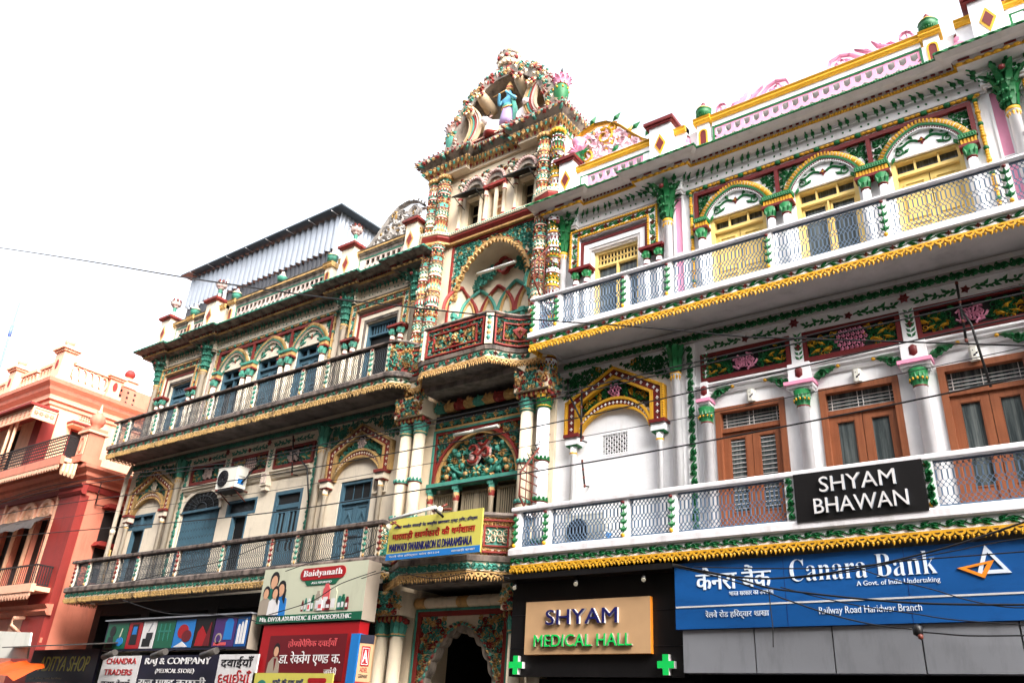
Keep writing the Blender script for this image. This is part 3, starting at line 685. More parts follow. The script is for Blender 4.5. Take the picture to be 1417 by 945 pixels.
# ------------------------------------------------------------------ lower storey pieces
def gable(root, f, pal, key, seed, centre='pink'):
    rnd = random.Random(seed); b = MB(f)
    def dens(P, n=14):
        out = []
        for a, c in zip(P, P[1:]): out += [(a[0] + (c[0] - a[0]) * i / n, a[1] + (c[1] - a[1]) * i / n) for i in range(n)]
        return out + [P[-1]]
    O = dens([(1.81, 4.24), (1.81, 4.785), (2.65, 5.235), (3.48, 4.785), (3.48, 4.24)]); I = dens([(2.04, 4.24), (2.04, 4.7), (2.65, 5.05), (3.25, 4.7), (3.25, 4.24)])
    L = lambda t: [(a[0] + (c[0] - a[0]) * t, a[1] + (c[1] - a[1]) * t) for a, c in zip(O, I)]
    strip(b, L(0), L(.24), 0, .1, 'yellow'); strip(b, L(.24), L(.78), 0, .075, 'red'); strip(b, L(.78), L(1), 0, .095, 'yellow')
    M_ = L(.51); acc = 0
    for a, c in zip(M_, M_[1:]):
        acc += math.hypot(c[0] - a[0], c[1] - a[1])
        if acc > .075: acc = 0; flower(b, c[0], c[1], .032, .075, 'white', 'white', 4, .016)
    for t in (0.08,):
        N = L(t); acc = 0
        for a, c in zip(N, N[1:]):
            acc += math.hypot(c[0] - a[0], c[1] - a[1])
            if acc > .035: acc = 0; bead(b, c[0], .1, c[1], .016, .014, .016, 'yellow', 5)
    A = arc(2.02, 3.27, 4.25, 4.74, 28, 2, .6); B = arc(2.05, 3.24, 4.23, 4.7, 28, 2, .6); C = arc(2.05, 3.24, 4.21, 4.61, 28, 2, .6); D = arc(2.06, 3.23, 4.19, 4.57, 28, 2, .6)
    strip(b, A, B, 0, .09, 'yellow'); strip(b, B, C, 0, .07, 'red'); strip(b, C, D, 0, .09, 'yellow')
    for a, c in list(zip(B, C))[3:-3]: flower(b, (a[0] + c[0]) / 2, (a[1] + c[1]) / 2, .028, .07, 'white', 'white', 4, .016)
    ga = part(root, 'gable_frame', b, pal)
    b = MB(f); inner = lambda x, y: y > 4.77 - .75 * abs(x - 2.65) ** 2 and y < 5.0 - .56 * abs(x - 2.65) and 2.1 < x < 3.2 and math.hypot((x - 2.65) / 1.2, y - 4.87) > .1
    U = [2.05 + 1.19 * i / 40 for i in range(41)]; za = lambda u: max([z for x, z in A if abs(x - u) < .06] or [4.3])
    strip(b, [(u, 5.05 - .58 * abs(u - 2.65)) for u in U], [(u, za(u) - .01) for u in U], -.01, .008, 'dark')
    relief(b, inner, 2.05, 3.25, 4.45, 5.02, .1, .008, [('green', 6), ('yellow', 1)], rnd, .035, mirror=2.65)
    for a in range(6): scroll(b, 2.65 + .06 * math.cos(a * 1.05), 4.86 + .07 * math.sin(a * 1.05), .05, a, 1, .03, centre, h=.03)
    part(ga, 'tympanum_relief', b, pal)
    b = MB(f); relief(b, lambda x, y: 4.84 < y < 5.3 and 1.78 < x < 3.52 and y > 5.33 - .53 * abs(x - 2.65), 1.75, 3.55, 4.8, 5.32, .12, 0, [('green', 7), ('yellow', 1)], rnd, .03, mirror=2.65)
    part_split(root, 'spandrel_carving', b, pal, [f(2.65, 0, 0)[0]])
    b = MB(f)
    for ua, ub in ((1.855, 2.11), (3.27, 3.52)):
        box(b, ua, ub, 0, .18, 4.19, 4.24, 'red'); box(b, ua + .02, ub - .02, 0, .15, 4.08, 4.19, 'white'); box(b, ua + .03, ub - .03, 0, .14, 4.06, 4.08, 'green' if key == 'R' else 'red')
        c = (ua + ub) / 2; lathe(b, c, .08, [(.05, 2.4, 'white'), (.045, 3.93, 'white'), (.058, 3.94, 'yellow'), (.058, 3.97, 'yellow'), (.045, 3.975, 'white'), (.055, 4.06, 'white')], 10)
    part_split(root, 'gable_colonnette', b, pal, [f(2.7, 0, 0)[0]])
def vine_strip(root, f, pal, u):
    b = MB(f); box(b, u - .07, u + .07, 0, .03, 2.4, 5.34, 'white'); g = locmap(f, u, 0, 2.45, math.pi / 2); c = MB(g)
    vine(c, 0, 2.85, -.055, .055, .03, 'green', None, .2, .03, dense=True); k = len(b.v); b.v += c.v; b.f += [tuple(i + k for i in q) for q in c.f]; b.m += c.m; b.s += c.s
    part(root, 'vine_strip', b, pal)
def lower_column(root, f, pal, u):
    b = MB(f); lathe(b, u, .09, [(.075, 2.4, 'white'), (.066, 4.86, 'white'), (.085, 4.87, 'yellow'), (.085, 4.9, 'yellow'), (.07, 4.91, 'green'), (.08, 5.1, 'green'), (.13, 5.3, 'green')], 12)
    cap_leaves(b, u, .09, 4.92, .08, .2, .04, 'green', 8, .07); cap_leaves(b, u, .09, 5.08, .09, .22, .08, 'green', 8, .09)
    for k in range(5):
        a = math.pi * (k + .5) / 5; leaf(b, u + .07 * math.cos(a), 4.87, -1.57, .1, .04, .09 + .07 * math.sin(a), .01, 'yellow')
    part(root, 'column', b, pal)
def lower_frieze(root, f, pal, key):
    b = MB(f); vine(b, 1.75, 10.4, 5.37, 5.48, .04, 'green', None, .16, .04, dense=True); box(b, 1.6, 10.45, 0, .04, 5.36, 5.5, 'soffit')
    part(root, 'soffit_vine', b, pal)
    b = MB(f)
    for c in (4.68, 6.06, 7.42):
        for sg in (-1, 1):
            ribbon(b, [(c + sg * (.06 + .065 * i), 5.245 + .02 * math.sin(i * 1.6)) for i in range(9)], [.022] * 9, 0, .02, 'green')
            for i in range(5): x = c + sg * (.1 + .1 * i); leaf(b, x, 5.245, (.9 if i % 2 else -.5) if sg > 0 else math.pi - (.9 if i % 2 else -.5), .1, .05, .0, .025, 'green'); leaf(b, x + sg * .05, 5.25, (-.8 if i % 2 else .4) if sg > 0 else math.pi - (-.8 if i % 2 else .4), .08, .045, .0, .025, 'green'); bead(b, x + sg * .03, .0, 5.27 - .05 * (i % 2), .02, .02, .02, 'green', 5)
        flower(b, c, 5.245, .06, 0, 'red', 'red', 5)
    for u in (5.375, 6.745): flower(b, u, 5.285, .075, .05, 'red', 'red', 6, .03)
    part(root, 'frieze_sprig', b, pal)
def panel_row(root, f, pal, key, spans):
    for i, (a, c) in enumerate(spans):
        rnd = random.Random(i + 3); b = MB(f); m = (a + c) / 2
        frame(b, a, c, 4.695, 5.12, .055, 0, .055, 'red'); box(b, a + .05, c - .05, 0, .006, 4.74, 5.07, 'dark')
        pn = part(root, 'frieze_panel', b, pal); b = MB(f)
        relief(b, lambda x, y: 4.77 < y < 5.04 and a + .08 < x < c - .08 and (abs(x - m) > .2), a, c, 4.74, 5.06, .1, .006, [('green', 8), ('yellow', 2)], rnd, .03, mirror=m)
        for sg in (-1, 1):
            for k in range(4): leaf(b, m + sg * (.24 + .07 * k), 4.86 + .03 * (k % 2), (.5 if k % 2 else -.4) if sg > 0 else math.pi - (.5 if k % 2 else -.4), .16, .05, .02, .03, 'yellow')
        if i == 1:
            for r in range(5):
                for q in range(9):
                    x, y = m - .24 + q * .06 + (.03 if r % 2 else 0), 4.785 + r * .06
                    if math.hypot((x - m) / 1.5, y - 4.905) < .15: flower(b, x, y, .034, .02, 'pink', 'red', 5, .022)
        else:
            for k in range(9): a_ = k * .698; scroll(b, m + .1 * math.cos(a_), 4.9 + .05 * math.sin(a_), .075, a_, 1 if k % 2 else -1, .02, 'pink', h=.03)
        part(pn, 'panel_relief', b, pal)
    b = MB(f); sweep(b, [(0, 4.49), (.03, 4.49), (.05, 4.52), (.05, 4.55), (.09, 4.57), (.09, 4.6), (.12, 4.615), (.12, 4.64), (0, 4.65)], [3.96, 8.06], 'white'); part(root, 'string_course', b, pal)

def wing(s, key):
    f = flat(s); pal = FR if key == 'R' else WE
    root = thing('townhouse', 'freshly painted white house with green, yellow and pink carving, right of the gateway' if key == 'R' else
                 'weathered cream house with teal carving and blue shutters, left of the gateway', 'building', (s * 6, 3, -1.6))
    # walls with openings
    up = [(2.22, 3.05, 5.85, 7.45), (2 * MID - 3.05, 2 * MID - 2.22, 5.85, 7.45)] + [(c - .432, c + .432, 5.85, 7.41) for c in (MID - 1.295, MID, MID + 1.295)]
    if key == 'R': lo = [(4.227, 5.113, 2.4, 4.25), (5.615, 6.5, 2.4, 4.26), (6.99, 7.875, 2.4, 4.27), (2.43, 2.85, 3.89, 4.2)]
    else: lo = [(2.27, 3.09, 2.5, 4.18), (4.125, 4.935, 2.5, 4.215), (5.72, 6.17, 2.5, 3.868), (5.475, 6.425, 3.868, 4.19), (6.68, 7.98, 2.5, 4.13), (9.36, 9.82, 2.5, 3.9), (9.06, 10.08, 3.91, 4.25)]
    b = MB(f); wall_grid(b, 1.0, 10.45, 5.55, 8.46, up, 0, 'white'); wall_grid(b, 1.0, 10.45, 2.2, 5.55, lo, 0, 'white')
    for k in (1.0, 10.45): b.fc((b.p(k, 0, -1.6), b.p(k, 0, 8.46), b.p(k, -6, 8.46), b.p(k, -6, -1.6)), 'white')
    b.fc((b.p(1, 0, 8.46), b.p(10.45, 0, 8.46), b.p(10.45, -6, 8.46), b.p(1, -6, 8.46)), 'gray'); b.fc((b.p(1, -6, -1.6), b.p(10.45, -6, -1.6), b.p(10.45, -6, 8.46), b.p(1, -6, 8.46)), 'white')
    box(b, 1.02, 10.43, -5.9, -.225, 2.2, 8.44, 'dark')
    if key == 'R':
        for u0, u1 in ((3.95, 3.975), (8.0, 8.025)): box(b, u0 - .1, u1 + .1, 0, .012, 5.85, 7.96, 'white')
        for u0 in (3.715, 8.14):
            for z0, z1 in ((5.85, 6.9), (6.92, 8.0 - .04)): box(b, u0, u0 + .115, 0, .012, z0, z1, 'pink')
            frame(b, u0 - .03, u0 + .145, 5.82, 7.965, .03, 0, .035, 'white'); box(b, u0, u0 + .115, 0, .03, 6.9, 6.92, 'white')
    else:
        for u0 in (3.73, 8.13): box(b, u0, u0 + .11, 0, .014, 5.85, 7.96, 'pink'); frame(b, u0 - .03, u0 + .14, 5.82, 7.965, .03, 0, .035, 'white')
    part(root, 'wall', b, pal)
    # ground floor: piers and a dark recess behind the shop signs
    b = MB(f)
    for u0, u1 in ((1.62, 1.8), (3.55, 3.85), (6.0, 6.3), (8.3, 8.6), (10.2, 10.45)): box(b, u0, u1, -.4, .02, -1.6, 2.2, 'dark')
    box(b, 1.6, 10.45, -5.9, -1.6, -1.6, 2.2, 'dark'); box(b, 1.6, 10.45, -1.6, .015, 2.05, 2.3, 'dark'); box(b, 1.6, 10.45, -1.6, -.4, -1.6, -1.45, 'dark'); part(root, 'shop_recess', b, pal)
    # upper storey
    window_bay(root, f, pal, key, 'glass' if key == 'R' else 'open'); window_bay(root, mirror(f), pal, key, 'glass' if key == 'R' else 'shut')
    for u in (1.68, 3.62, 8.35, 10.28): order_column(root, f, pal, u)
    arcade(root, f, pal, key); cornice(root, f, pal, key); parapet(root, f, pal, key)
    # lower storey
    lower_frieze(root, f, pal, key); gable(root, f, pal, key, 5 if key == 'R' else 6)
    for u in (3.67, 8.3): lower_column(root, f, pal, u)
    for u in (3.86, 8.11): vine_strip(root, f, pal, u)
    if key == 'R':
        gable(root, mirror(f), pal, key, 9)
        panel_row(root, f, pal, key, [(4.03, 5.29), (5.46, 6.66), (6.83, 8.03)])
        for u, half in ((4.06, 1), (5.4, 0), (6.765, 0), (8.06, -1)):
            b = MB(f); w = .19; u0, u1 = (u - .02 if half == 1 else u - w, u + .02 if half == -1 else u + w)
            if half: u0, u1 = (u - .06, u + .14) if half == 1 else (u - .14, u + .06)
            box(b, u0, u1, 0, .2, 4.355, 4.4, 'pink'); box(b, u0 + .02, u1 - .02, 0, .17, 4.32, 4.355, 'white'); box(b, u0 + .045, u1 - .045, 0, .13, 4.285, 4.32, 'white')
            n = 9
            for i in range(n): box(b, u0 + .03 + (u1 - u0 - .08) * i / n, u0 + .045 + (u1 - u0 - .08) * i / n, .13, .145, 4.29, 4.318, 'white')
            box(b, u0 + .05, u1 - .05, 0, .14, 4.4, 4.66, 'white'); uc = (u0 + u1) / 2
            bead(b, uc, .135, 4.53, .06, .03, .085, 'red', 10); box(b, u0 + .09, u1 - .09, 0, .05, 4.66, 5.16, 'white')
            for k in range(6): z = 4.74 + k * .065; leaf(b, uc, z, .9, .09, .04, .05, .02, 'green'); leaf(b, uc, z, math.pi - .9, .09, .04, .05, .02, 'green')
            flower(b, uc, 4.92, .05, .055, 'red', 'red', 4)
            for sg in (-1, 1):
                e = u1 if sg > 0 else u0
                if (half == 1 and sg < 0) or (half == -1 and sg > 0): continue
                for k in range(4): leaf(b, e + sg * .06 * k - sg * .05, 4.46 + .02 * k, (.25 if sg > 0 else math.pi - .25), .16, .13 - .02 * k, .04, .06, 'green')
                scroll(b, e + sg * .08, 4.47, .07, 0, sg, .07, 'green', h=.04); bead(b, e + sg * .28, .06, 4.55, .03, .03, .025, 'yellow')
            pl = part(root, 'pier_bracket', b, pal); b = MB(f); cu = 5.4 if u == 5.4 else 6.77 if u == 6.765 else uc
            lathe(b, cu, .08, [(.078, 2.4, 'white'), (.07, 4.05, 'white'), (.085, 4.055, 'red'), (.085, 4.075, 'red'), (.08, 4.08, 'green'), (.11, 4.285, 'green')], 12)
            for k in range(6): a = math.pi * (k + .5) / 6; leaf(b, cu + .09 * math.cos(a), 4.1, 1.57, .16, .05, .085 + .09 * math.sin(a), .02, 'green'); bead(b, cu + .105 * math.cos(a + .25), .09 + .105 * math.sin(a + .25), 4.15, .014, .014, .02, 'yellow', 5)
            part(pl, 'pillar', b, pal)
        for i, (a, c) in enumerate(((4.227, 5.113), (5.615, 6.5), (6.99, 7.875))):
            zt = 4.25 + .01 * i; b = MB(f); frame(b, a - .03, c + .03, 2.4, zt + .035, .075, -.1, .03, 'wood', False); box(b, a + .04, c - .04, -.09, .0, 3.93, 3.985, 'wood')
            d = part(root, 'balcony_door', b, pal); m = (a + c) / 2; bd = MB(f); bg = MB(f); bb = MB(f)
            for u0, u1 in ((a + .045, m - .004), (m + .004, c - .045)):
                frame(bd, u0, u1, 2.42, 3.925, .085, -.08, -.03, 'wood'); box(bd, u0 + .085, u1 - .085, -.075, -.045, 2.5, 2.85, 'wood'); box(bg, u0 + .08, u1 - .08, -.07, -.06, 2.85, 3.85, 'glass')
                frame(bd, u0 + .085, u1 - .085, 2.85, 3.845, .014, -.05, -.035, 'wood')
                if i == 0:
                    for k in range(16): box(bb, u0 + .1, u1 - .1, -.058, -.05, 2.9 + k * .06, 2.908 + k * .06, 'gray')
            part(d, 'door_leaf', bd, pal); box(bg, a + .05, c - .05, -.07, -.06, 3.985, zt - .04, 'glass'); part(d, 'pane', bg, pal)
            for k in range(4): box(bb, a + .05, c - .05, -.056, -.048, 4.01 + .045 * k, 4.016 + .045 * k, 'gray')
            for x in (a + .1, m - .03, m + .03, c - .1): box(bb, x - .004, x + .004, -.058, -.05, 3.99, zt - .045, 'gray')
            part(d, 'window_bar', bb, pal)
        b = MB(f); box(b, 2.43, 2.85, -.15, -.1, 3.89, 4.2, 'dark')
        n = 10
        for r in range(8):
            for q in range(n):
                if (r + q) % 2 == 0: frame(b, 2.43 + q * .042, 2.43 + (q + 1) * .042, 3.89 + r * .0388, 3.89 + (r + 1) * .0388, .006, -.03, .0, 'white')
        frame(b, 2.41, 2.87, 3.87, 4.22, .025, -.02, .008, 'white'); part(root, 'vent_screen', b, pal)
    else:
        g = mirror(f); gable(root, g, pal, key, 12, 'white')
        panel_row(root, f, pal, key, [(3.96, 5.16), (5.31, 6.53), (6.75, 7.94)])
        for u in (5.235, 6.64):
            b = MB(f); box(b, u - .1, u + .1, 0, .06, 4.66, 5.16, 'white'); box(b, u - .1, u + .1, 0, .13, 4.36, 4.64, 'white'); box(b, u - .07, u + .07, 0, .1, 4.27, 4.36, 'white'); frame(b, u - .06, u + .06, 4.4, 4.6, .02, .13, .145, 'pink'); bead(b, u, .05, 4.27, .05, .04, .04, 'pink')
            for k in range(6): z = 4.74 + k * .065; leaf(b, u, z, .9, .09, .04, .06, .02, 'green'); leaf(b, u, z, math.pi - .9, .09, .04, .06, .02, 'green')
            part(root, 'pier_bracket', b, pal)
        # blue door with diamond panels under the near gable
        b = MB(f); frame(b, 2.27, 3.09, 2.5, 4.18, .06, -.12, -.02, 'frame', False); box(b, 2.33, 3.03, -.11, -.03, 3.76, 3.83, 'frame')
        d = part(root, 'balcony_door', b, pal); b = MB(f)
        for u0, u1 in ((2.335, 2.678), (2.684, 3.025)):
            box(b, u0, u1, -.1, -.07, 2.5, 3.76, 'shutter')
            for z0, z1 in ((2.6, 3.05), (3.15, 3.7)):
                m, n = (u0 + u1) / 2, (z0 + z1) / 2; frame(b, u0 + .04, u1 - .04, z0, z1, .02, -.07, -.055, 'frame'); strip(b, [(m - .11, n), (m, n + .2), (m + .11, n), (m, n - .2)], [(m - .08, n), (m, n + .15), (m + .08, n), (m, n - .15)], -.07, -.052, 'frame', closed=True)
        box(b, 2.55, 2.8, -.06, -.045, 3.16, 3.18, 'metal'); part(d, 'shutter', b, pal)
        b = MB(f); box(b, 2.33, 3.03, -.09, -.08, 3.83, 4.12, 'glass')
        for k in (1, 2): box(b, 2.33 + k * .233, 2.34 + k * .233, -.08, -.07, 3.83, 4.12, 'frame')
        part(d, 'pane', b, pal)
        # double door with glazed leaves
        b = MB(f); frame(b, 4.125, 4.935, 2.5, 4.215, .07, -.1, .0, 'frame', False); box(b, 4.19, 4.87, -.09, -.02, 3.86, 3.95, 'frame'); d = part(root, 'balcony_door', b, pal); b = MB(f); bp = MB(f)
        for u0, u1 in ((4.197, 4.527), (4.533, 4.863)):
            frame(b, u0, u1, 2.5, 3.855, .06, -.08, -.04, 'shutter'); box(b, u0 + .06, u1 - .06, -.075, -.05, 2.56, 3.05, 'shutter'); box(b, (u0 + u1) / 2 - .015, (u0 + u1) / 2 + .015, -.075, -.045, 3.05, 3.8, 'shutter'); box(bp, u0 + .05, u1 - .05, -.07, -.065, 3.05, 3.8, 'glass')
        box(bp, 4.19, 4.87, -.06, -.055, 3.95, 4.15, 'glass'); part(d, 'door_leaf', b, pal); part(d, 'pane', bp, pal)
        # wide transom over a narrow doorway
        b = MB(f); frame(b, 5.475, 6.425, 3.868, 4.19, .05, -.1, .01, 'frame'); frame(b, 5.7, 6.19, 2.5, 3.868, .03, -.08, .012, 'frame', False); w = part(root, 'transom_window', b, pal); b = MB(f)
        for k in range(22): box(b, 5.53 + k * .041, 5.538 + k * .041, -.06, -.05, 3.92, 4.14, 'metal')
        box(b, 5.52, 6.38, -.09, -.08, 3.91, 4.15, 'glass'); box(b, 5.73, 6.16, -.1, -.085, 2.5, 3.868, 'dark'); part(w, 'window_bar', b, pal)
        # arched collapsible gate with a fan light
        b = MB(f); A = arc(6.6, 8.06, 4.1, 4.62, 26, 2, .5); B = arc(6.68, 7.98, 4.1, 4.53, 26, 2, .5); strip(b, A, B, -.02, .04, 'white'); prism(b, B, -.03, .006, 'dark')
        w = part(root, 'fanlight', b, pal); b = MB(f)
        for k in range(1, 12): a = math.pi * k / 12; tube(b, [(7.33 + .2 * math.cos(a), .02, 4.13 + .14 * math.sin(a)), (7.33 + .62 * math.cos(a), .02, 4.13 + .38 * math.sin(a))], .007, 'metal', 4)
        for rr, rz in ((.2, .14), (.44, .28), (.63, .41)): tube(b, [(7.33 + rr * math.cos(math.pi * k / 18), .02, 4.13 + rz * math.sin(math.pi * k / 18)) for k in range(19)], .011, 'metal', 4)
        part(w, 'fan_bar', b, pal); b = MB(f); box(b, 6.64, 8.02, -.05, .03, 4.08, 4.13, 'frame')
        for k in range(27): u = 6.7 + k * .0485; box(b, u, u + .014, -.05, -.02, 2.5, 4.09, 'frame')
        for k in range(26):
            for z in range(9):
                z0 = 2.6 + z * .16; u = 6.707 + k * .0485; dz = .08 if (k + z) % 2 else -.08; tube(b, [(u, -.03, z0 - dz / 2), (u + .0485, -.03, z0 + dz / 2)], .005, 'metal', 4, False)
        part(root, 'collapsible_gate', b, pal)
        # barred high window and narrow door in the far gable
        b = MB(f); frame(b, 9.06, 10.08, 3.91, 4.25, .05, -.1, .01, 'frame'); box(b, 9.545, 9.595, -.09, .0, 3.96, 4.2, 'frame'); frame(b, 9.34, 9.84, 2.5, 3.91, .03, -.1, .008, 'frame', False); box(b, 9.37, 9.81, -.1, -.085, 2.5, 3.9, 'dark'); box(b, 9.1, 10.05, -.1, -.09, 3.93, 4.24, 'dark'); w = part(root, 'transom_window', b, pal); b = MB(f)
        for q in range(32):
            u = 9.1 + q * .03; tube(b, [(u, -.05, 3.95), (u + .12, -.05, 4.2)], .004, 'frame', 4, False); tube(b, [(u + .1, -.055, 3.95), (u - .02, -.055, 4.2)], .004, 'frame', 4, False)
        part(w, 'window_bar', b, pal)
        b = MB(f); frame(b, 1.9, 2.23, 3.86, 4.21, .03, -.02, .04, 'white'); box(b, 1.93, 2.2, .0, .012, 3.89, 4.18, 'gray')
        for k in range(8): box(b, 1.935 + k * .034, 1.94 + k * .034, .012, .02, 3.9, 4.17, 'white')
        part(root, 'vent_screen', b, pal)
        b = MB(f); tube(b, [(10.5, .1, 2.3), (10.5, .1, 5.2), (10.44, .05, 5.5)], .05, 'white', 8); tube(b, [(10.5, .1, 3.85), (10.5, .1, 3.95)], .062, 'white', 8); tube(b, [(10.38, .08, 2.3), (10.4, .08, 3.5)], .022, 'yellow', 6); part(root, 'downpipe', b, pal)
    # balconies
    Zu = (5.475, 5.6, 5.7, 5.82, 6.375, 6.425); dz = 0 if key == 'R' else .09
    Zl = tuple(z + dz for z in (2.13, 2.245, 2.36, 2.485, 2.985, 3.055))
    if key == 'R': pu = [(1.56, -.05), (1.56, .65), (10.5, .65), (10.5, -.1)]; pl = [(1.44, -.05), (1.44, .65), (10.5, .65), (10.5, -.1)]
    else: pu = [(1.12, .12), (1.2, .22), (1.26, .36), (1.33, .5), (1.45, .61), (1.58, .65), (10.55, .65), (10.55, -.1)]; pl = [(1.06, .3), (1.2, .5), (1.22, .65), (10.62, .65), (10.62, -.1)]
    i_u = 1 if key == 'R' else 5; i_l = 1 if key == 'R' else 2
    bal, g, off, tot = balcony(root, f, pal, key, pu, Zu, {'i': i_u})
    pp = [1.6, 2.04, 3.2, 3.9, 5.35, 6.79, 8.12, 8.83, 9.95, 10.42]
    for u in pp: post(bal, g, u + off, pal, 5.82, 6.375)
    for a, c in zip(pp, pp[1:]):
        b = MB(g); railing(b, a + off + .045, c + off - .04, 5.83, 6.37, 'metal', .026 if key == 'R' else .028, .0075); part(bal, 'railing_panel', b, pal)
    b = MB(g)
    if key == 'R': railing(b, .08, off + 1.54, 5.83, 6.37, 'metal', .026, .0075); part(bal, 'railing_panel', b, pal)
    else:
        sweep(b, [(-.03, 5.82), (.01, 5.82), (.03, 5.95), (.035, 6.1), (.02, 6.3), (.0, 6.375), (-.03, 6.375)], [x for x in [.0, .1, .2, .3, .45, .6, off + 1.56]], 'red')
        relief(b, lambda x, y: 5.86 < y < 6.34, .02, off + 1.52, 5.83, 6.36, .11, .03, [('green', 5), ('yellow', 3), ('red', 1)], random.Random(2), .035); part(bal, 'carved_panel', b, GA)
    bal, g, off, tot = balcony(root, f, pal, key, pl, Zl, {'i': i_l}, vine_mr=None)
    pp = [1.5, 2.0, 3.2, 3.87, 5.33, 6.79, 8.1, 8.8, 9.95, 10.42] if key == 'R' else [1.27, 1.6, 2.05, 3.23, 3.9, 5.3, 6.7, 8.08, 8.83, 9.95, 10.5]
    le, la = Zl[3], Zl[4]
    for k, u in enumerate(pp):
        if key == 'R' and u == 5.33: continue
        post(bal, g, u + off, pal, le, la, worn=('red' if k % 2 == 0 else 'green') if key == 'L' else None)
    for a, c in zip(pp, pp[1:]):
        if key == 'R' and a == 5.33: continue
        b = MB(g); railing(b, a + off + .045, c + off - .04, le + .01, la - .005, 'metal', .027, .008); part(bal, 'railing_panel', b, pal)
    b = MB(g)
    if key == 'R':
        railing(b, .06, off + 1.44, le + .01, la - .005, 'metal', .027, .008); part(bal, 'railing_panel', b, pal); b = MB(g)
        for u0 in (5.33, 6.79):
            box(b, u0 + off - .055, u0 + off + .055, -.035, .045, le, la, 'white'); h = locmap(g, u0 + off, 0, le, math.pi / 2); c = MB(h); vine(c, 0.01, la - le - .01, -.045, .045, .045, 'green', None, .17, .03, dense=True)
            k = len(b.v); b.v += c.v; b.f += [tuple(i + k for i in q) for q in c.f]; b.m += c.m; b.s += c.s
        part_split(bal, 'vine_post', b, pal, [6.0])
    else:
        box(b, .0, off + 1.24, -.03, .01, le, la, 'white'); relief(b, lambda x, y: True, .02, off + 1.2, le + .03, la - .02, .13, .01, [('green', 4), ('yellow', 2)], random.Random(3), .03); part(bal, 'carved_panel', b, GA)
    return root
right_house = wing(1, 'R'); left_house = wing(-1, 'L')
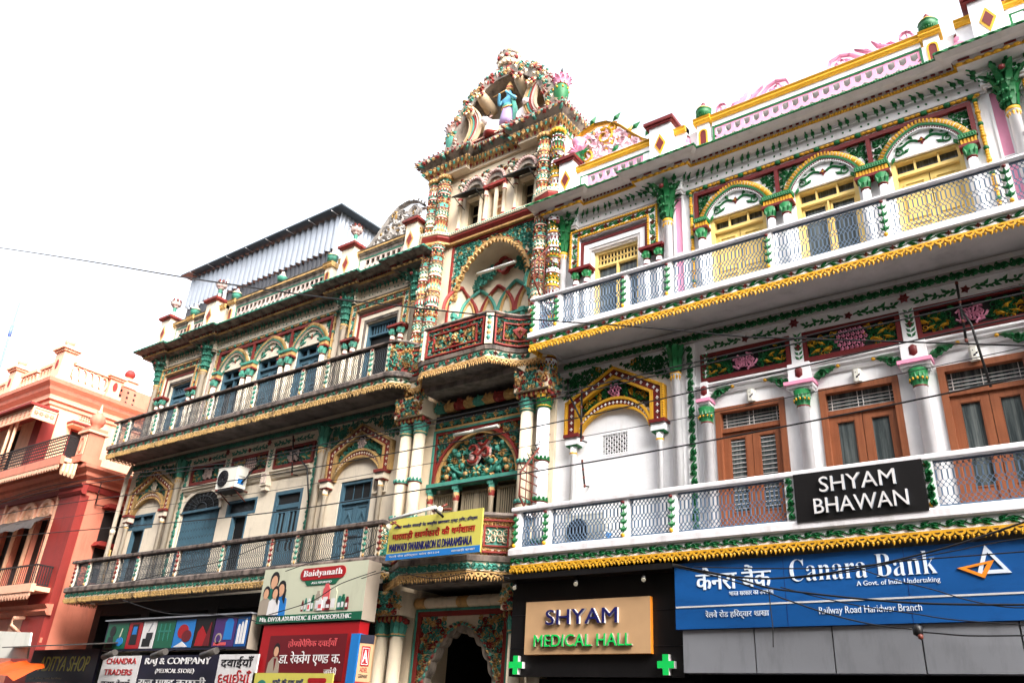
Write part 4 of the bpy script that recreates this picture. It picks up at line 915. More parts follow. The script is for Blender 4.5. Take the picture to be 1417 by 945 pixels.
# ------------------------------------------------------------------ gateway tower
def gateway():
    X0 = .08; f = lambda u, o, z: (X0 + u, -o, z); pal = GA
    root = thing('gateway_building', 'tall narrow gateway with painted columns and a shell pediment holding a blue statue', 'building', (X0, 2, -1.6))
    # body
    b = MB(f)
    wall_grid(b, -1.55, 1.55, 8.76, 10.2, [(-.72, -.24, 8.8, 9.5), (-.16, .2, 8.8, 9.52), (.56, .92, 8.8, 9.5)], .1, 'white', .25, 'white')
    for sg in (-1, 1): b.fc((b.p(sg * 1.55, .1, 8.4), b.p(sg * 1.55, .1, 10.2), b.p(sg * 1.55, -2, 10.2), b.p(sg * 1.55, -2, 8.4)), 'white')
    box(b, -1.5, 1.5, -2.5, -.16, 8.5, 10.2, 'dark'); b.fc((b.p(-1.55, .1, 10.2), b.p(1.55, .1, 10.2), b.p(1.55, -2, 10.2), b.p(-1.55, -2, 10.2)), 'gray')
    box(b, -1.53, 1.53, -6, -.76, 2.2, 8.5, 'white')
    for a, c in ((-1.53, -1.0), (1.0, 1.53)): box(b, a, c, -6, -.76, -1.6, 2.2, 'white')
    # piers either side
    for sg in (-1, 1):
        for z0, z1 in ((-1.6, 8.75),):
            a, c = sorted((sg * .96, sg * 1.53)); box(b, a, c, -.75, .05, z0, z1, 'white'); a, c = sorted((sg * .9, sg * .96)); box(b, a, c, -.75, .02, z0, 8.5, 'white')
    box(b, -.95, .95, -.75, -.55, 4.95, 5.36, 'gray'); box(b, -.97, .97, -.75, .4, 5.36, 5.46, 'soffit'); box(b, -.97, .97, -.75, .4, 2.14, 2.2, 'soffit'); box(b, -.95, .95, -.75, .0, 4.9, 4.96, 'white'); box(b, -.95, .95, -.75, -.55, 1.85, 2.4, 'soffit'); box(b, -.95, .95, -.55, -.05, 1.82, 1.88, 'white'); part(root, 'wall', b, pal)  # recess back behind the roll grey: balcony shade put into its colour
    # attic cornice: corner blocks project further than the middle
    pts = [(-1.56, -.9), (-1.56, .3), (-.62, .3), (-.62, .16), (.62, .16), (.62, .3), (1.56, .3), (1.56, -.9)]
    P = pts; g, cum = pathmap(f, P); b = MB(g)
    prof = [(-.2, 10.15), (0, 10.15), (.0, 10.24), (.03, 10.245), (.06, 10.3), (.1, 10.32), (.12, 10.37), (.15, 10.39), (.24, 10.47), (.25, 10.52), (.24, 10.54), (-.2, 10.56)]
    sweep(b, prof, cum, ['white', 'white', 'white', 'yellow', 'yellow', 'gray', 'gray', 'gray', 'gray', 'red', 'gray'])
    u = .05; i = 0
    while u < cum[-1]:
        m = ('yellow', 'red')[i % 2]
        tip = b.p(u, .025, 10.17); q = [b.p(u - .035, .02, 10.26), b.p(u + .035, .02, 10.26), b.p(u, .07, 10.25)]
        b.fc((q[0], q[2], tip), m); b.fc((q[2], q[1], tip), m); b.fc(q, m)
        bead(b, u, .1, 10.335, .034, .035, .03, 'yellow', 5); leaf(b, u, 10.39, .8, .13, .06, .14, .05, 'green'); leaf(b, u + .04, 10.39, 2.0, .11, .05, .14, .05, ('red', 'green', 'yellow')[i % 3])
        leaf(b, u, 10.33, -1.57, .1, .06, .1, .05, ('green', 'yellow')[i % 2]); leaf(b, u + .04, 10.41, 1.4, .12, .08, .17, .06, ('green', 'yellow', 'pink')[i % 3]); leaf(b, u, 10.5, -1.7, .08, .07, .23, .05, ('yellow', 'red', 'white')[i % 3]); bead(b, u + .04, .235, 10.49, .022, .022, .026, ('red', 'green')[i % 2], 5)
        if i % 4 == 0: flower(b, u, 10.46, .05, .2, 'red', 'yellow', 5, .04)
        if i % 5 == 0: bead(b, u, .17, 10.44, .035, .1, .05, 'green', 6); bead(b, u, .22, 10.49, .03, .05, .03, 'green', 6)
        bead(b, u, .25, 10.555, .02, .02, .02, 'red' if i % 2 else 'gray', 5); u += .082; i += 1
    part(root, 'attic_cornice', b, pal)
    b = MB(f); box(b, -.66, .66, .1, .42, 10.56, 10.61, 'red'); n = 36
    for k in range(n): bead(b, -.64 + 1.28 * k / (n - 1), .425, 10.575, .014, .012, .014, 'white', 5)
    lathe(b, .0, .36, [(.12, 10.55, 'red'), (.17, 10.62, 'white'), (.16, 10.74, 'yellow'), (.1, 10.82, 'red'), (.02, 10.84, 'red')], 14, lob=.06, ln=10); part(root, 'pediment_base', b, pal)
    # attic windows: colonnettes and hoods of carved garland
    b = MB(f)
    for u in (-.84, -.2, .24, .5, .96): lathe(b, u, .12, [(.05, 8.76, 'red'), (.05, 8.84, 'red'), (.038, 8.86, 'white'), (.036, 9.36, 'white'), (.05, 9.37, 'red'), (.05, 9.4, 'white'), (.045, 9.5, 'red'), (.06, 9.54, 'red')], 8)
    for u in (-.32, .04): box(b, u - .03, u + .03, .08, .13, 8.76, 9.5, 'white')
    box(b, -.24, .28, .1, .19, 9.54, 9.6, 'red'); part_split(root, 'attic_colonnette', b, pal, [X0 + q for q in (-.58, -.26, -.1, .14, .37, .73)])
    rnd = random.Random(4); cs = (-.48, .02, .74)
    for c in cs:
        b = MB(f); A = arc(c - .25, c + .25, 9.56, 9.86, 16, 2, .5); B = arc(c - .18, c + .18, 9.56, 9.75, 16, 2, .5); strip(b, A, B, .1, .16, 'gray'); prism(b, B, .08, .105, 'white')
        for a in A[1:-1]: bead(b, a[0], .17, a[1] + .02, .045, .05, .04, 'pink', 6)
        for k in range(5): leaf(b, c, 9.57, .4 + k * .58, .16, .06, .105, .03, ('green', 'yellow', 'red')[k % 3])
        part(root, 'window_hood', b, pal)
    b = MB(f)
    for k in range(130):
        u = -.96 + 1.92 * k / 129; z = 9.93 + .05 * math.sin(k * .31) + rnd.uniform(-.04, .04); leaf(b, u, z, rnd.uniform(-.8, .8), .12, .07, .1, .05, ('green', 'yellow', 'white', 'red', 'green', 'gray')[k % 6])
    for c in (-.23, .37, .95, -.8):
        for k in range(7): bead(b, c + .03 * math.sin(k * 2.), .15, 9.88 - k * .045, .055 - .003 * k, .045, .04, 'gray' if k % 2 else 'white', 6)
    part(root, 'carved_garland', b, pal)
    for k, (u0, u1) in enumerate(((-.72, -.24), (-.16, .2), (.56, .92))):
        b = MB(f); frame(b, u0, u1, 8.78, 9.5, .035, -.12, -.02, 'frame'); w = part(root, 'attic_window', b, pal); b = MB(f)
        if k == 1:
            box(b, u0 + .03, u1 - .03, -.1, -.06, 8.8, 9.47, 'wood')
            for r in range(4): z = 8.84 + r * .16; prism(b, [(u0 + .04, z), (u1 - .05, z + .02), (u1 - .05, z + .05), (u0 + .1, z + .06)], -.06, -.05, ('white', 'yellow')[r % 2])
            part(w, 'boarding', b, pal)
        else:
            box(b, u0, u1, -.14, -.13, 8.8, 9.5, 'glass'); box(b, u0 + .03, u1 - .03, -.1, -.08, 9.2, 9.22, 'frame'); part(w, 'pane', b, pal)
            b = MB(f); c = (u0 + u1) / 2; q = [(c - .27, .12, 9.56), (c + .25, .12, 9.56), (c + .28, .46, 9.36), (c - .3, .46, 9.36)]
            A = [b.p(*x) for x in q]; B = [b.p(x, o, z + .025) for x, o, z in q]; b.fc(A, 'dark'); b.fc(B, 'dark')
            for i in range(4): b.fc((A[i], A[(i + 1) % 4], B[(i + 1) % 4], B[i]), 'dark')
            for sg in (-1, 1): tube(b, [(c + sg * .25, .1, 9.28), (c + sg * .26, .42, 9.38)], .009, 'dark', 5)
            part(w, 'metal_hood', b, pal)
    # dark red string course with a chain of white beads, ringing the columns
    pts = [(-1.62, .0), (-1.62, .2), (-1.44, .36), (-1.16, .3), (-1.0, .12), (1.0, .12), (1.16, .3), (1.44, .36), (1.62, .2), (1.62, .0)]
    g, cum = pathmap(f, pts); b = MB(g); sweep(b, [(-.1, 8.56), (0, 8.56), (.0, 8.6), (.06, 8.66), (.06, 8.7), (.09, 8.71), (.09, 8.765), (-.1, 8.78)], cum, ['yellow', 'yellow', 'red', 'red', 'white', 'white', 'white']); u = .03
    while u < cum[-1]: bead(b, u, .092, 8.738, .02, .012, .016, 'green', 5); u += .05
    part(root, 'string_course', b, pal)
    # painted columns in pairs, upper and attic stages
    def painted(u, o, z0, z1, r, fresh, seed):
        p = FR if fresh else GA; rnd = random.Random(seed); prof = []; z = z0; k = 0; band = []
        while z < z1 - .02:
            h = min(rnd.uniform(.2, .34), z1 - z); c = ('white', 'yellow', 'white', 'green')[k % 4] if fresh else ('yellow', 'white', 'green', 'white')[k % 4]
            prof += [(r * 1.16, z, 'red'), (r * 1.16, z + .025, 'red'), (r, z + .03, c), (r, z + h, c)]; band.append((z + .04, z + h, c)); z += h; k += 1
        prof.append((r, z1, 'white')); b = MB(f); lathe(b, u, o, prof, 12)
        cyl = lambda x, q, zz: f(u + (r + q) * math.sin(x / r), o + (r + q) * math.cos(x / r), zz); c = MB(cyl)
        for a, e, m in band:
            ms = [x for x in ('green', 'yellow', 'white', 'red', 'green', 'yellow') if x != m]
            H = e - a; mo = band.index((a, e, m)) % 4; A_, B_, C_ = (ms + ms)[:3] if len(ms) > 2 else ('green', 'red', 'yellow')
            for q in range(9):
                x = (q - 4) * r * .5
                if mo == 0: leaf(c, x, a, 1.57, H * .62, r * .5, -.004, .03, A_); leaf(c, x, a + .01, 1.57, H * .36, r * .28, .012, .025, B_); leaf(c, x + r * .25, e - .03, -1.57, H * .42, r * .36, -.004, .024, C_)
                elif mo == 1:
                    for z0, an in ((a + H * .15, .8), (a + H * .5, -.8)): leaf(c, x, z0 + (H * .25 if an < 0 else 0), an, r * .8, r * .36, -.004, .03, A_)
                    bead(c, x, .004, a + H * .2, r * .17, .014, r * .17, B_, 5)
                elif mo == 2:
                    if q % 2 == 0: flower(c, x, a + H * .5, H * .3, -.004, A_, B_, 6, .03); leaf(c, x, a, 1.57, H * .25, r * .5, -.004, .024, C_)
                    else: scroll(c, x, a + H * .55, H * .26, 1.57, 1 if q % 4 == 1 else -1, -.004, C_, h=.03)
                else:
                    for k in (-1, 0, 1): leaf(c, x, a + .01, 1.57 + .55 * k, H * (.75 if k == 0 else .5), r * .32, -.004, .03, A_ if k else C_)
                    bead(c, x + r * .25, .004, e - H * .22, r * .2, .016, r * .2, B_, 6)
            for q in range(6): bead(c, (q - 2.5) * r * .62, .005, e - .02, .02, .014, .018, rnd.choice(('yellow', 'white') if m != 'yellow' else ('white', 'green')), 5)
        k = len(b.v); b.v += c.v; b.f += [tuple(i + k for i in q) for q in c.f]; b.m += c.m; b.s += c.s
        part(root, 'painted_column', b, p)
    for sg in (-1, 1):
        for du, o in ((1.2, .22), (1.47, .2)):
            fr = sg > 0 and du > 1.3; painted(sg * du, o, 5.31, 8.56, .115, fr, du + sg); painted(sg * du, o, 8.78, 10.02, .115, fr, du - sg)
            b = MB(f); lathe(b, sg * du, o, [(.1, 10.02, 'green'), (.12, 10.08, 'yellow'), (.15, 10.15, 'yellow')], 10)
            for k in range(6): a = math.pi * (k + .5) / 6; bead(b, sg * du + .13 * math.cos(a), o + .13 * math.sin(a), 10.1, .045, .045, .045, 'yellow')
            part(root, 'column_capital', b, FR if fr else GA)
    # great scalloped arch of the middle stage with its niche
    b = MB(f); frame(b, -.98, .98, 6.3, 8.55, .035, -.05, .06, 'red', False); n = 15
    A = arc(-.9, .9, 7.35, 8.47, 120, 2.1, .55, .1); O = [(x, max(z, 8.5) if abs(x) < .0 else 8.52) for x, z in A]
    Bq = [(x * .9, 7.35 + (z - 7.35) * .9) for x, z in A]
    Sc = []
    for i, (x, z) in enumerate(A):
        k = 1 - .045 * abs(math.sin(math.pi * n * i / 120)); Sc.append((x * k * .97, 7.3 + (z - 7.3) * k * .97))
    strip(b, [(max(-.95, min(.95, x * 1.05)), 8.52) for x, z in A], A, -.05, .0, 'white'); strip(b, A, Sc, -.06, .03, 'yellow')
    for sg in (-1, 1): a, c = sorted((sg * .88, sg * .95)); box(b, a, c, -.06, .0, 6.3, 8.52, 'white')
    for i in range(0, 120, 4):
        x, z = A[i]; a = math.atan2(z - 7.3, x); leaf(b, x * .96, 7.3 + (z - 7.3) * .96, a + math.pi + .3 * (-1) ** i, .11, .07, .03, .04, 'yellow'); leaf(b, x, z, a + 1.2, .1, .05, .02, .04, ('green', 'red', 'yellow')[(i // 4) % 3]); leaf(b, x * .98, z, a - 1.2, .1, .05, .02, .05, ('yellow', 'green')[(i // 4) % 2])
    ar = part(root, 'scalloped_arch', b, pal)
    b = MB(f); relief(b, lambda x, y: y > 7.32 + 1.17 * max(0, 1 - (abs(x) / .92) ** 2.1) ** .55 and .3 < abs(x) < .92, -.95, .95, 7.35, 8.52, .14, .0, [('green', 5), ('yellow', 1)], random.Random(8), .05, mirror=0); part_split(ar, 'spandrel_carving', b, pal, [X0])
    b = MB(f); N = -.5
    pts = [(-.92, 0), (-.86, N * .7), (-.6, N), (.6, N), (.86, N * .7), (.92, 0)]
    g, cum = pathmap(f, pts); c = MB(g); sweep(c, [(0, 5.75), (0, 7.5)], cum, 'white'); b.v += c.v; b.f += c.f; b.m += c.m; b.s += c.s
    rows = []
    for k in range(7):
        t = k / 6; zz = 7.5 + .95 * math.sin(t * math.pi / 2); kk = math.cos(t * math.pi / 2); rows.append([b.p(u * (kk ** .8 if t < 1 else .0), o * (.55 + .45 * kk), zz) for u, o in pts])
    for A_, B_ in zip(rows, rows[1:]):
        for i in range(len(pts) - 1): b.fc((A_[i], A_[i + 1], B_[i + 1], B_[i]), 'white', True)
    ni = part(root, 'niche', b, pal)
    b = MB(g); tot = cum[-1]; nn = 6; p = tot / nn; o = .0
    def ogive(u0, m, oo, w, r=.075):
        H = .64
        for sg in (-1, 1):
            q = [(u0 + sg * w * .98 * (1 - t ** 2.3), oo + .02, 7.08 + H * t) for t in [i / 9 for i in range(10)]]
            ribbon(b, [(a, z) for a, _, z in q], [r] * 10, oo, .05, m)
    for i in range(nn): u = (i + .5) * p; ogive(u, 'yellow', .01, p * .82, .05); ogive(u, 'green' if i % 2 else 'red', .035, p * .98)
    box(b, 0.02, tot - .02, .0, .06, 7.03, 7.08, 'green')
    for i in range(nn + 1): u = min(tot - .05, max(.05, i * p)); box(b, u - .06, u + .06, 0, .1, 7.0, 7.09, 'green'); lathe(b, u, .05, [(.02, 6.86, 'red'), (.045, 6.92, 'green'), (.04, 7.0, 'yellow')], 8)
    part(ni, 'interlaced_arcade', b, pal)
    b = MB(f); o = -.42; Q = []
    for i in range(49):
        t = 2 * math.pi * i / 48; r = .115 + .05 * abs(math.cos(2 * t)); Q.append((-.02 + r * 1.35 * math.cos(t), 8.06 + r * 1.05 * math.sin(t)))
    strip(b, Q, [(-.02 + (x + .02) * .8, 8.06 + (z - 8.06) * .8) for x, z in Q], o, o + .1, 'red', closed=True); prism(b, [(-.02 + (x + .02) * .8, 8.06 + (z - 8.06) * .8) for x, z in Q[:-1]], o, o + .03, 'gray')
    for sg in (-1, 1): relief(b, lambda x, y: abs(y - (8.05 - .55 * (abs(x) - .25))) < .13, *sorted((sg * .26, sg * .72)), 7.7, 8.15, .12, o + .02, [('green', 1)], random.Random(3), .05)
    part(ni, 'rosette_carving', b, pal)
    # upper balcony with carved, bowed parapet
    def bowed(zf, zt, lb, lt, carve, nm):
        pts = [(-1.5, .3), (-1.36, .38), (-1.2, .36), (-1.02, .42), (-.86, .58), (-.76, .75), (-.66, .8), (.66, .8), (.76, .75), (.86, .58), (1.02, .42), (1.2, .36), (1.36, .38), (1.5, .3)]
        g, cum = pathmap(f, pts); tot = cum[-1]; b = MB(g)
        sweep(b, [(-.12, lt), (.0, lt), (.02, lt + .01), (.02, zf - .09), (.05, zf - .085), (.06, zf - .02), (.02, zf), (-.12, zf)], cum, ['soffit', 'gray', 'white', 'gray', 'rail', 'rail', 'rail', 'rail'], True)
        for zz in (lt + .02, zf - .02): k = len(b.v); b.v += [b.map(c, -.1, zz) for c in cum]; b.fc(range(k, k + len(cum)), 'soffit')
        sweep(b, [(-.06, zf), (0, zf), (0, zt - .06), (-.06, zt - .06)], cum, 'blue' if False else 'dark', True)
        bal = part(root, 'balcony', b, pal)
        b = MB(g); sweep(b, [(-.09, zt - .06), (.03, zt - .06), (.06, zt - .03), (.05, zt), (-.09, zt)], cum, 'rail', True); part(bal, 'coping', b, pal)
        b = MB(g); vine(b, .3, tot - .3, lt + .02, zf - .1, .02, 'green', 'red', .24, .028, my='red'); part(bal, 'vine_band', b, pal)
        b = MB(g); lace(b, .02, tot - .02, lb, lt, .02, 'yellow', .08); part(bal, 'lace_fringe', b, pal)
        c0 = cum[6]; c1 = cum[7]; spans = [(.06, c0 - .12), (c0 + .06, c1 - .06), (c1 + .12, tot - .06)]
        for i, (a, e) in enumerate(spans):
            b = MB(g); rnd = random.Random(i + 20)
            frame(b, a, e, zf + .02, zt - .08, .025, 0, .05, 'red'); frame(b, a + .14, e - .14, zf + .11, zt - .17, .02, 0, .045, 'red'); m = (a + e) / 2
            ins = lambda x, y: a + .17 < x < e - .17 and zf + .14 < y < zt - .2
            relief(b, lambda x, y: a + .04 < x < e - .04 and not (a + .1 < x < e - .1 and zf + .1 < y < zt - .17), a, e, zf + .04, zt - .08, .075, 0, [('green', 5), ('red', 2), ('yellow', 2)], rnd, .04, mirror=m)
            relief(b, ins, a + .15, e - .15, zf + .12, zt - .18, .1, 0, [('green', 5), ('yellow', 5), ('red', 1)], rnd, .045, mirror=m)
            if i != 1: prism(b, [(m - .14, (zf + zt) / 2), (m, zf + .16), (m + .14, (zf + zt) / 2), (m, zt - .22)], .0, .05, 'red')
            flower(b, m, (zf + zt) / 2 - .02, .07, .05, 'yellow', 'red', 6, .04); part(bal, 'carved_panel', b, pal)
        for u in (c0 - .04, c1 + .04):
            b = MB(g); box(b, u - .05, u + .05, 0, .07, zf, zt - .06, 'white')
            for k in range(5): leaf(b, u, zf + .05 + k * .09, 1.57, .13, .07, .07, .03, ('green', 'yellow')[k % 2])
            part(bal, 'baluster_post', b, pal)
    bowed(5.74, 6.345, 5.4, 5.53, True, 'u')
    # lower stage: coupled white columns with block capitals, roll beam, relief lunette, railings
    def coupled(zb, zt, zc, ztop, fz=1.):
        for sg in (-1, 1):
            for du in (1.12, 1.43):
                fr = sg > 0 and du > 1.3; p = FR if (fr and zb > 1) else GA; u = sg * du; b = MB(f)
                lathe(b, u, .22, [(.11, zb, 'white'), (.1, zt, 'white')], 14)
                for z in ([zb + .3 + .62 * k for k in range(int((zt - zb) / .62))] if zb > 1 else []):
                    lathe(b, u, .22, [(.1, z, 'red'), (.125, z + .02, 'green'), (.125, z + .05, 'green'), (.1, z + .06, 'green')], 14)
                    for k in range(7): a = math.pi * k / 6; bead(b, u + .12 * math.cos(a), .22 + .12 * math.sin(a), z + .06, .03, .02, .03, 'green', 5)
                col = part(root, 'coupled_column', b, p); b = MB(f)
                lathe(b, u, .22, [(.105, zt, 'green'), (.13, zt + .02, 'yellow'), (.11, zt + .05, 'green'), (.12, zc, 'green')], 12)
                cap_leaves(b, u, .22, zt + .02, .11, .14, .04, 'green', 9, .08); cap_leaves(b, u, .22, zt + .1, .115, .14, .03, 'yellow' if fr else 'green', 9, .07); part(col, 'capital', b, p)
            b = MB(f); a, c = sorted((sg * .97, sg * 1.6)); box(b, a, c, 0, .4, zc + .1, ztop, 'white')
            for k in range(14): bead(b, a + (c - a) * (k + .5) / 14, .32, zc + .05, .03, .05, .05, 'red' if k % 2 else 'yellow', 5); bead(b, a + (c - a) * (k + .5) / 14, .2, zc + .03, .03, .1, .05, 'red', 5)
            relief(b, lambda x, y: True, a + .03, c - .03, zc + .12, ztop - .02, .11, .4, [('green', 4), ('yellow', 3), ('red', 2)], random.Random(5), .04, mirror=(a + c) / 2)
            g = lambda u, o, z, s=sg, e=(c if sg > 0 else a): f(e + s * o, .4 - u * 1., z) if False else f(e + s * o, u, z)
            cc = MB(g); relief(cc, lambda x, y: True, .02, .38, zc + .12, ztop - .02, .11, .0, [('green', 4), ('yellow', 3), ('red', 2)], random.Random(6), .04)
            k = len(b.v); b.v += cc.v; b.f += [tuple(i + k for i in q) for q in cc.f]; b.m += cc.m; b.s += cc.s
            part(root, 'block_capital', b, pal)
    coupled(2.3, 4.7, 4.9, 5.3); coupled(-1.6, 1.42, 1.62, 2.08)
    def roll(zc, painted):
        b = MB(f); n = 9
        for k in range(n):
            u0, u1 = -.95 + 1.9 * k / n, -.95 + 1.9 * (k + 1) / n; m = ('green', 'yellow', 'red', 'yellow')[k % 4] if painted else ('white' if k % 4 else 'yellow')
            rings = [[b.p(u, .04 + r * math.cos(t), zc + r * math.sin(t)) for t in [2 * math.pi * q / 10 for q in range(10)]] for u, r in ((u0, .07), (u0 + .02, .085), (u1 - .02, .085), (u1, .07))]
            for A_, B_ in zip(rings, rings[1:]):
                for q in range(10): b.fc((A_[q], A_[(q + 1) % 10], B_[(q + 1) % 10], B_[q]), m, True)
            if painted:
                for q in range(10): leaf(b, u0 + .04 + random.Random(q + k).random() * .12, zc - .05 + random.Random(q * 3 + k).random() * .1, q, .1, .05, .11, .03, m)
        part(root, 'roll_moulding', b, pal)
    roll(5.18, True); roll(1.93, False)
    b = MB(f); box(b, -.95, .95, 0, .03, 4.8, 5.05, 'dark'); vine(b, -.93, .93, 4.83, 4.95, .03, 'green', 'yellow', .22, .03, dense=True); box(b, -.93, .93, 0, .06, 4.78, 4.815, 'yellow'); part(root, 'painted_frieze', b, pal)
    b = MB(f); box(b, -.95, -.91, -.05, .06, 2.5, 4.78, 'green'); box(b, .91, .95, -.05, .06, 2.5, 4.78, 'green'); box(b, -.91, .91, -.05, .058, 4.745, 4.78, 'green'); frame(b, -.91, .91, 3.83, 4.745, .045, -.04, .04, 'red', False)
    O = arc(-.9, .9, 3.84, 4.74, 48, 2, .5, .06); I = arc(-.86, .86, 3.84, 4.68, 48, 2, .5, .06); J = arc(-.8, .8, 3.84, 4.62, 48, 2, .5, .04); strip(b, O, I, -.05, .05, 'red'); strip(b, I, J, -.05, .02, 'yellow'); strip(b, [(max(-.9, min(.9, x * 1.1)), 4.74) for x, z in O], O, -.06, -.005, 'red')
    relief(b, lambda x, y: y > 3.84 + .9 * max(0, 1 - (abs(x) / .9) ** 2) ** .5 + .03 and .35 < abs(x) < .86 and y < 4.7, -.9, .9, 4.1, 4.72, .11, .0, [('green', 3), ('yellow', 2)], random.Random(21), .045, mirror=0)
    box(b, -.97, .97, -.08, .1, 3.77, 3.835, 'green'); lu = part(root, 'lunette_frame', b, pal)
    b = MB(f); prism(b, J, -.12, -.1, 'dark'); rnd = random.Random(11)
    ins = lambda x, y: y > 3.86 and (x / .78) ** 2 + ((y - 3.84) / .75) ** 2 < 1 and math.hypot(x, y - 4.25) > .2
    for o, st, h in ((-.1, .15, .05), (-.06, .17, .07)): relief(b, ins, -.82, .82, 3.84, 4.65, st, o, [('green', 9), ('yellow', 2), ('red', 1)], rnd, h, mirror=0)
    for sg in (-1, 1):
        for k, (x, z, a, m) in enumerate(((.3, 4.1, -.4, 'green'), (.45, 3.95, .6, 'green'), (.62, 3.95, 1.4, 'yellow'), (.58, 4.08, .5, 'yellow'), (.4, 4.3, .3, 'green'), (.25, 4.5, .9, 'yellow'), (.5, 4.38, -.3, 'green'), (.22, 3.95, -.7, 'yellow'))):
            aa = a if sg > 0 else math.pi - a; leaf(b, sg * x, z, aa, .24, .11, -.05, .07, m); bead(b, sg * x, .0, z, .05, .05, .05, m)
        ribbon(b, [(sg * .15, 3.9), (sg * .35, 3.98), (sg * .55, 4.12), (sg * .7, 4.15)], [.07, .07, .06, .03], -.03, .07, 'green')
    for k in range(8): a = k * .785; leaf(b, 0, 3.98, a, .12, .08, -.02, .05, ('green', 'yellow')[k % 2])
    part(lu, 'lunette_relief', b, pal)
    # sacred emblem in the lunette
    b = MB(f); o = -.01; k = 'pink'; k2 = 'red'
    sh = lambda P_: [(x * .82, 4.27 + (z - 4.27) * .82) for x, z in P_]
    P1 = [(-.2, 4.38), (-.12, 4.44), (-.02, 4.42), (.02, 4.34), (-.05, 4.28), (-.12, 4.27)]; P2 = [(-.1, 4.27), (.0, 4.26), (.04, 4.17), (-.03, 4.09), (-.14, 4.09), (-.22, 4.15)]
    P3 = [(.03, 4.22), (.12, 4.3), (.22, 4.36), (.29, 4.32), (.29, 4.22), (.22, 4.17), (.15, 4.22)]; P4 = [(.03, 4.48), (.1, 4.42), (.2, 4.44), (.27, 4.52)]
    for P_ in map(sh, (P1, P2, P3, P4)): ribbon(b, P_, [.09] * len(P_), o, .05, k); ribbon(b, P_, [.05] * len(P_), o + .03, .04, k2)
    bead(b, .16, .03, 4.53, .035, .03, .035, 'yellow'); bead(b, -.1, .02, 4.22, .07, .03, .09, 'pink', 8); part(lu, 'emblem', b, pal)
    # grey folding railings between little pillars
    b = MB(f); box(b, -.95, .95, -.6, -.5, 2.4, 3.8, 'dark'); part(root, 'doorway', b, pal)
    for u in (-.92, -.36, .36, .92):
        b = MB(f); box(b, u - .055, u + .055, -.06, .08, 3.7, 3.78, 'green'); lathe(b, u, .02, [(.045, 2.4, 'white'), (.045, 3.5, 'white'), (.055, 3.51, 'red'), (.05, 3.54, 'red'), (.06, 3.6, 'yellow'), (.05, 3.65, 'green'), (.06, 3.7, 'green')], 8)
        for k in range(5): leaf(b, u - .03 + .015 * k, 3.55, 1.2 + .15 * k, .12, .04, .07, .02, ('red', 'yellow', 'green')[k % 3])
        part(root, 'door_pillar', b, pal)
    for u0, u1 in ((-.86, -.42), (-.3, -.005), (.005, .3), (.42, .86)):
        b = MB(f); frame(b, u0, u1, 2.45, 3.68, .03, -.08, -.05, 'metal'); n = round((u1 - u0) / .045)
        for k in range(1, n): u = u0 + (u1 - u0) * k / n; box(b, u - .01, u + .01, -.07, -.055, 2.48, 3.65, 'metal')
        for r in range(2):
            for k in range(n): tube(b, [(u0 + (u1 - u0) * k / n, -.05, 3.1 + r * .06), (u0 + (u1 - u0) * (k + .5) / n, -.05, 3.15 + r * .06), (u0 + (u1 - u0) * (k + 1) / n, -.05, 3.1 + r * .06)], .006, 'metal', 4, False)
        part(root, 'folding_grille', b, pal)
    # lower balcony: canted ends
    pts = [(-1.45, .3), (-1.28, .36), (-.64, .8), (.64, .8), (1.28, .36), (1.45, .3)]; g, cum = pathmap(f, pts); tot = cum[-1]; b = MB(g)
    sweep(b, [(-.14, 2.2), (0, 2.2), (.02, 2.21), (.02, 2.33), (.05, 2.34), (.06, 2.41), (.02, 2.43), (-.14, 2.43)], cum, ['soffit', 'gray', 'white', 'gray', 'rail', 'rail', 'rail', 'rail'], True)
    for zz in (2.22, 2.41): k = len(b.v); b.v += [b.map(c, -.12, zz) for c in cum]; b.fc(range(k, k + len(cum)), 'soffit')
    sweep(b, [(-.06, 2.43), (0, 2.43), (0, 2.97), (-.06, 2.97)], cum, 'white', True); bal = part(root, 'balcony', b, pal)
    b = MB(g); sweep(b, [(-.09, 2.97), (.04, 2.97), (.06, 3.0), (.04, 3.045), (-.09, 3.045)], cum, 'rail', True); part(bal, 'coping', b, pal)
    b = MB(g); vine(b, .02, tot - .02, 2.21, 2.33, .02, 'green', None, .2, .03, dense=True); part(bal, 'vine_band', b, pal)
    b = MB(g); lace(b, .02, tot - .02, 2.06, 2.2, .02, 'yellow', .09); part(bal, 'lace_fringe', b, pal)
    for a, e in ((cum[1] + .05, cum[2] - .05), (cum[2] + .05, cum[3] - .05), (cum[3] + .05, cum[4] - .05)):
        b = MB(g); frame(b, a, e, 2.46, 2.94, .025, 0, .05, 'red'); frame(b, a + .16, e - .16, 2.55, 2.85, .02, 0, .045, 'red'); box(b, a + .16, e - .16, 0, .008, 2.55, 2.85, 'green'); m = (a + e) / 2
        relief(b, lambda x, y: a + .05 < x < e - .05 and not (a + .1 < x < e - .1 and 2.53 < y < 2.87), a, e, 2.46, 2.95, .09, 0, [('yellow', 8), ('red', 1)], random.Random(1), .04, mirror=m)
        for k in range(8): scroll(b, m + (k % 4 - 1.5) * .09, 2.66 + .09 * (k // 4), .06, k, 1 if k % 2 else -1, .01, 'white', h=.03)
        part(bal, 'carved_panel', b, pal)
    # entrance: scalloped arch in a painted frame
    b = MB(f); frame(b, -.93, .88, -1.6, 1.84, .035, -.05, .06, 'green', False); frame(b, -.895, .845, -1.6, 1.805, .07, -.05, .045, 'red', False)
    n = 13; A = arc(-.79, .74, .45, 1.62, 104, 2.1, .6, .1); S = []
    for i, (x, z) in enumerate(A):
        k = 1 - .05 * abs(math.sin(math.pi * n * i / 104)); S.append((-.025 + (x + .025) * k * .93, .45 + (z - .45) * k * .93))
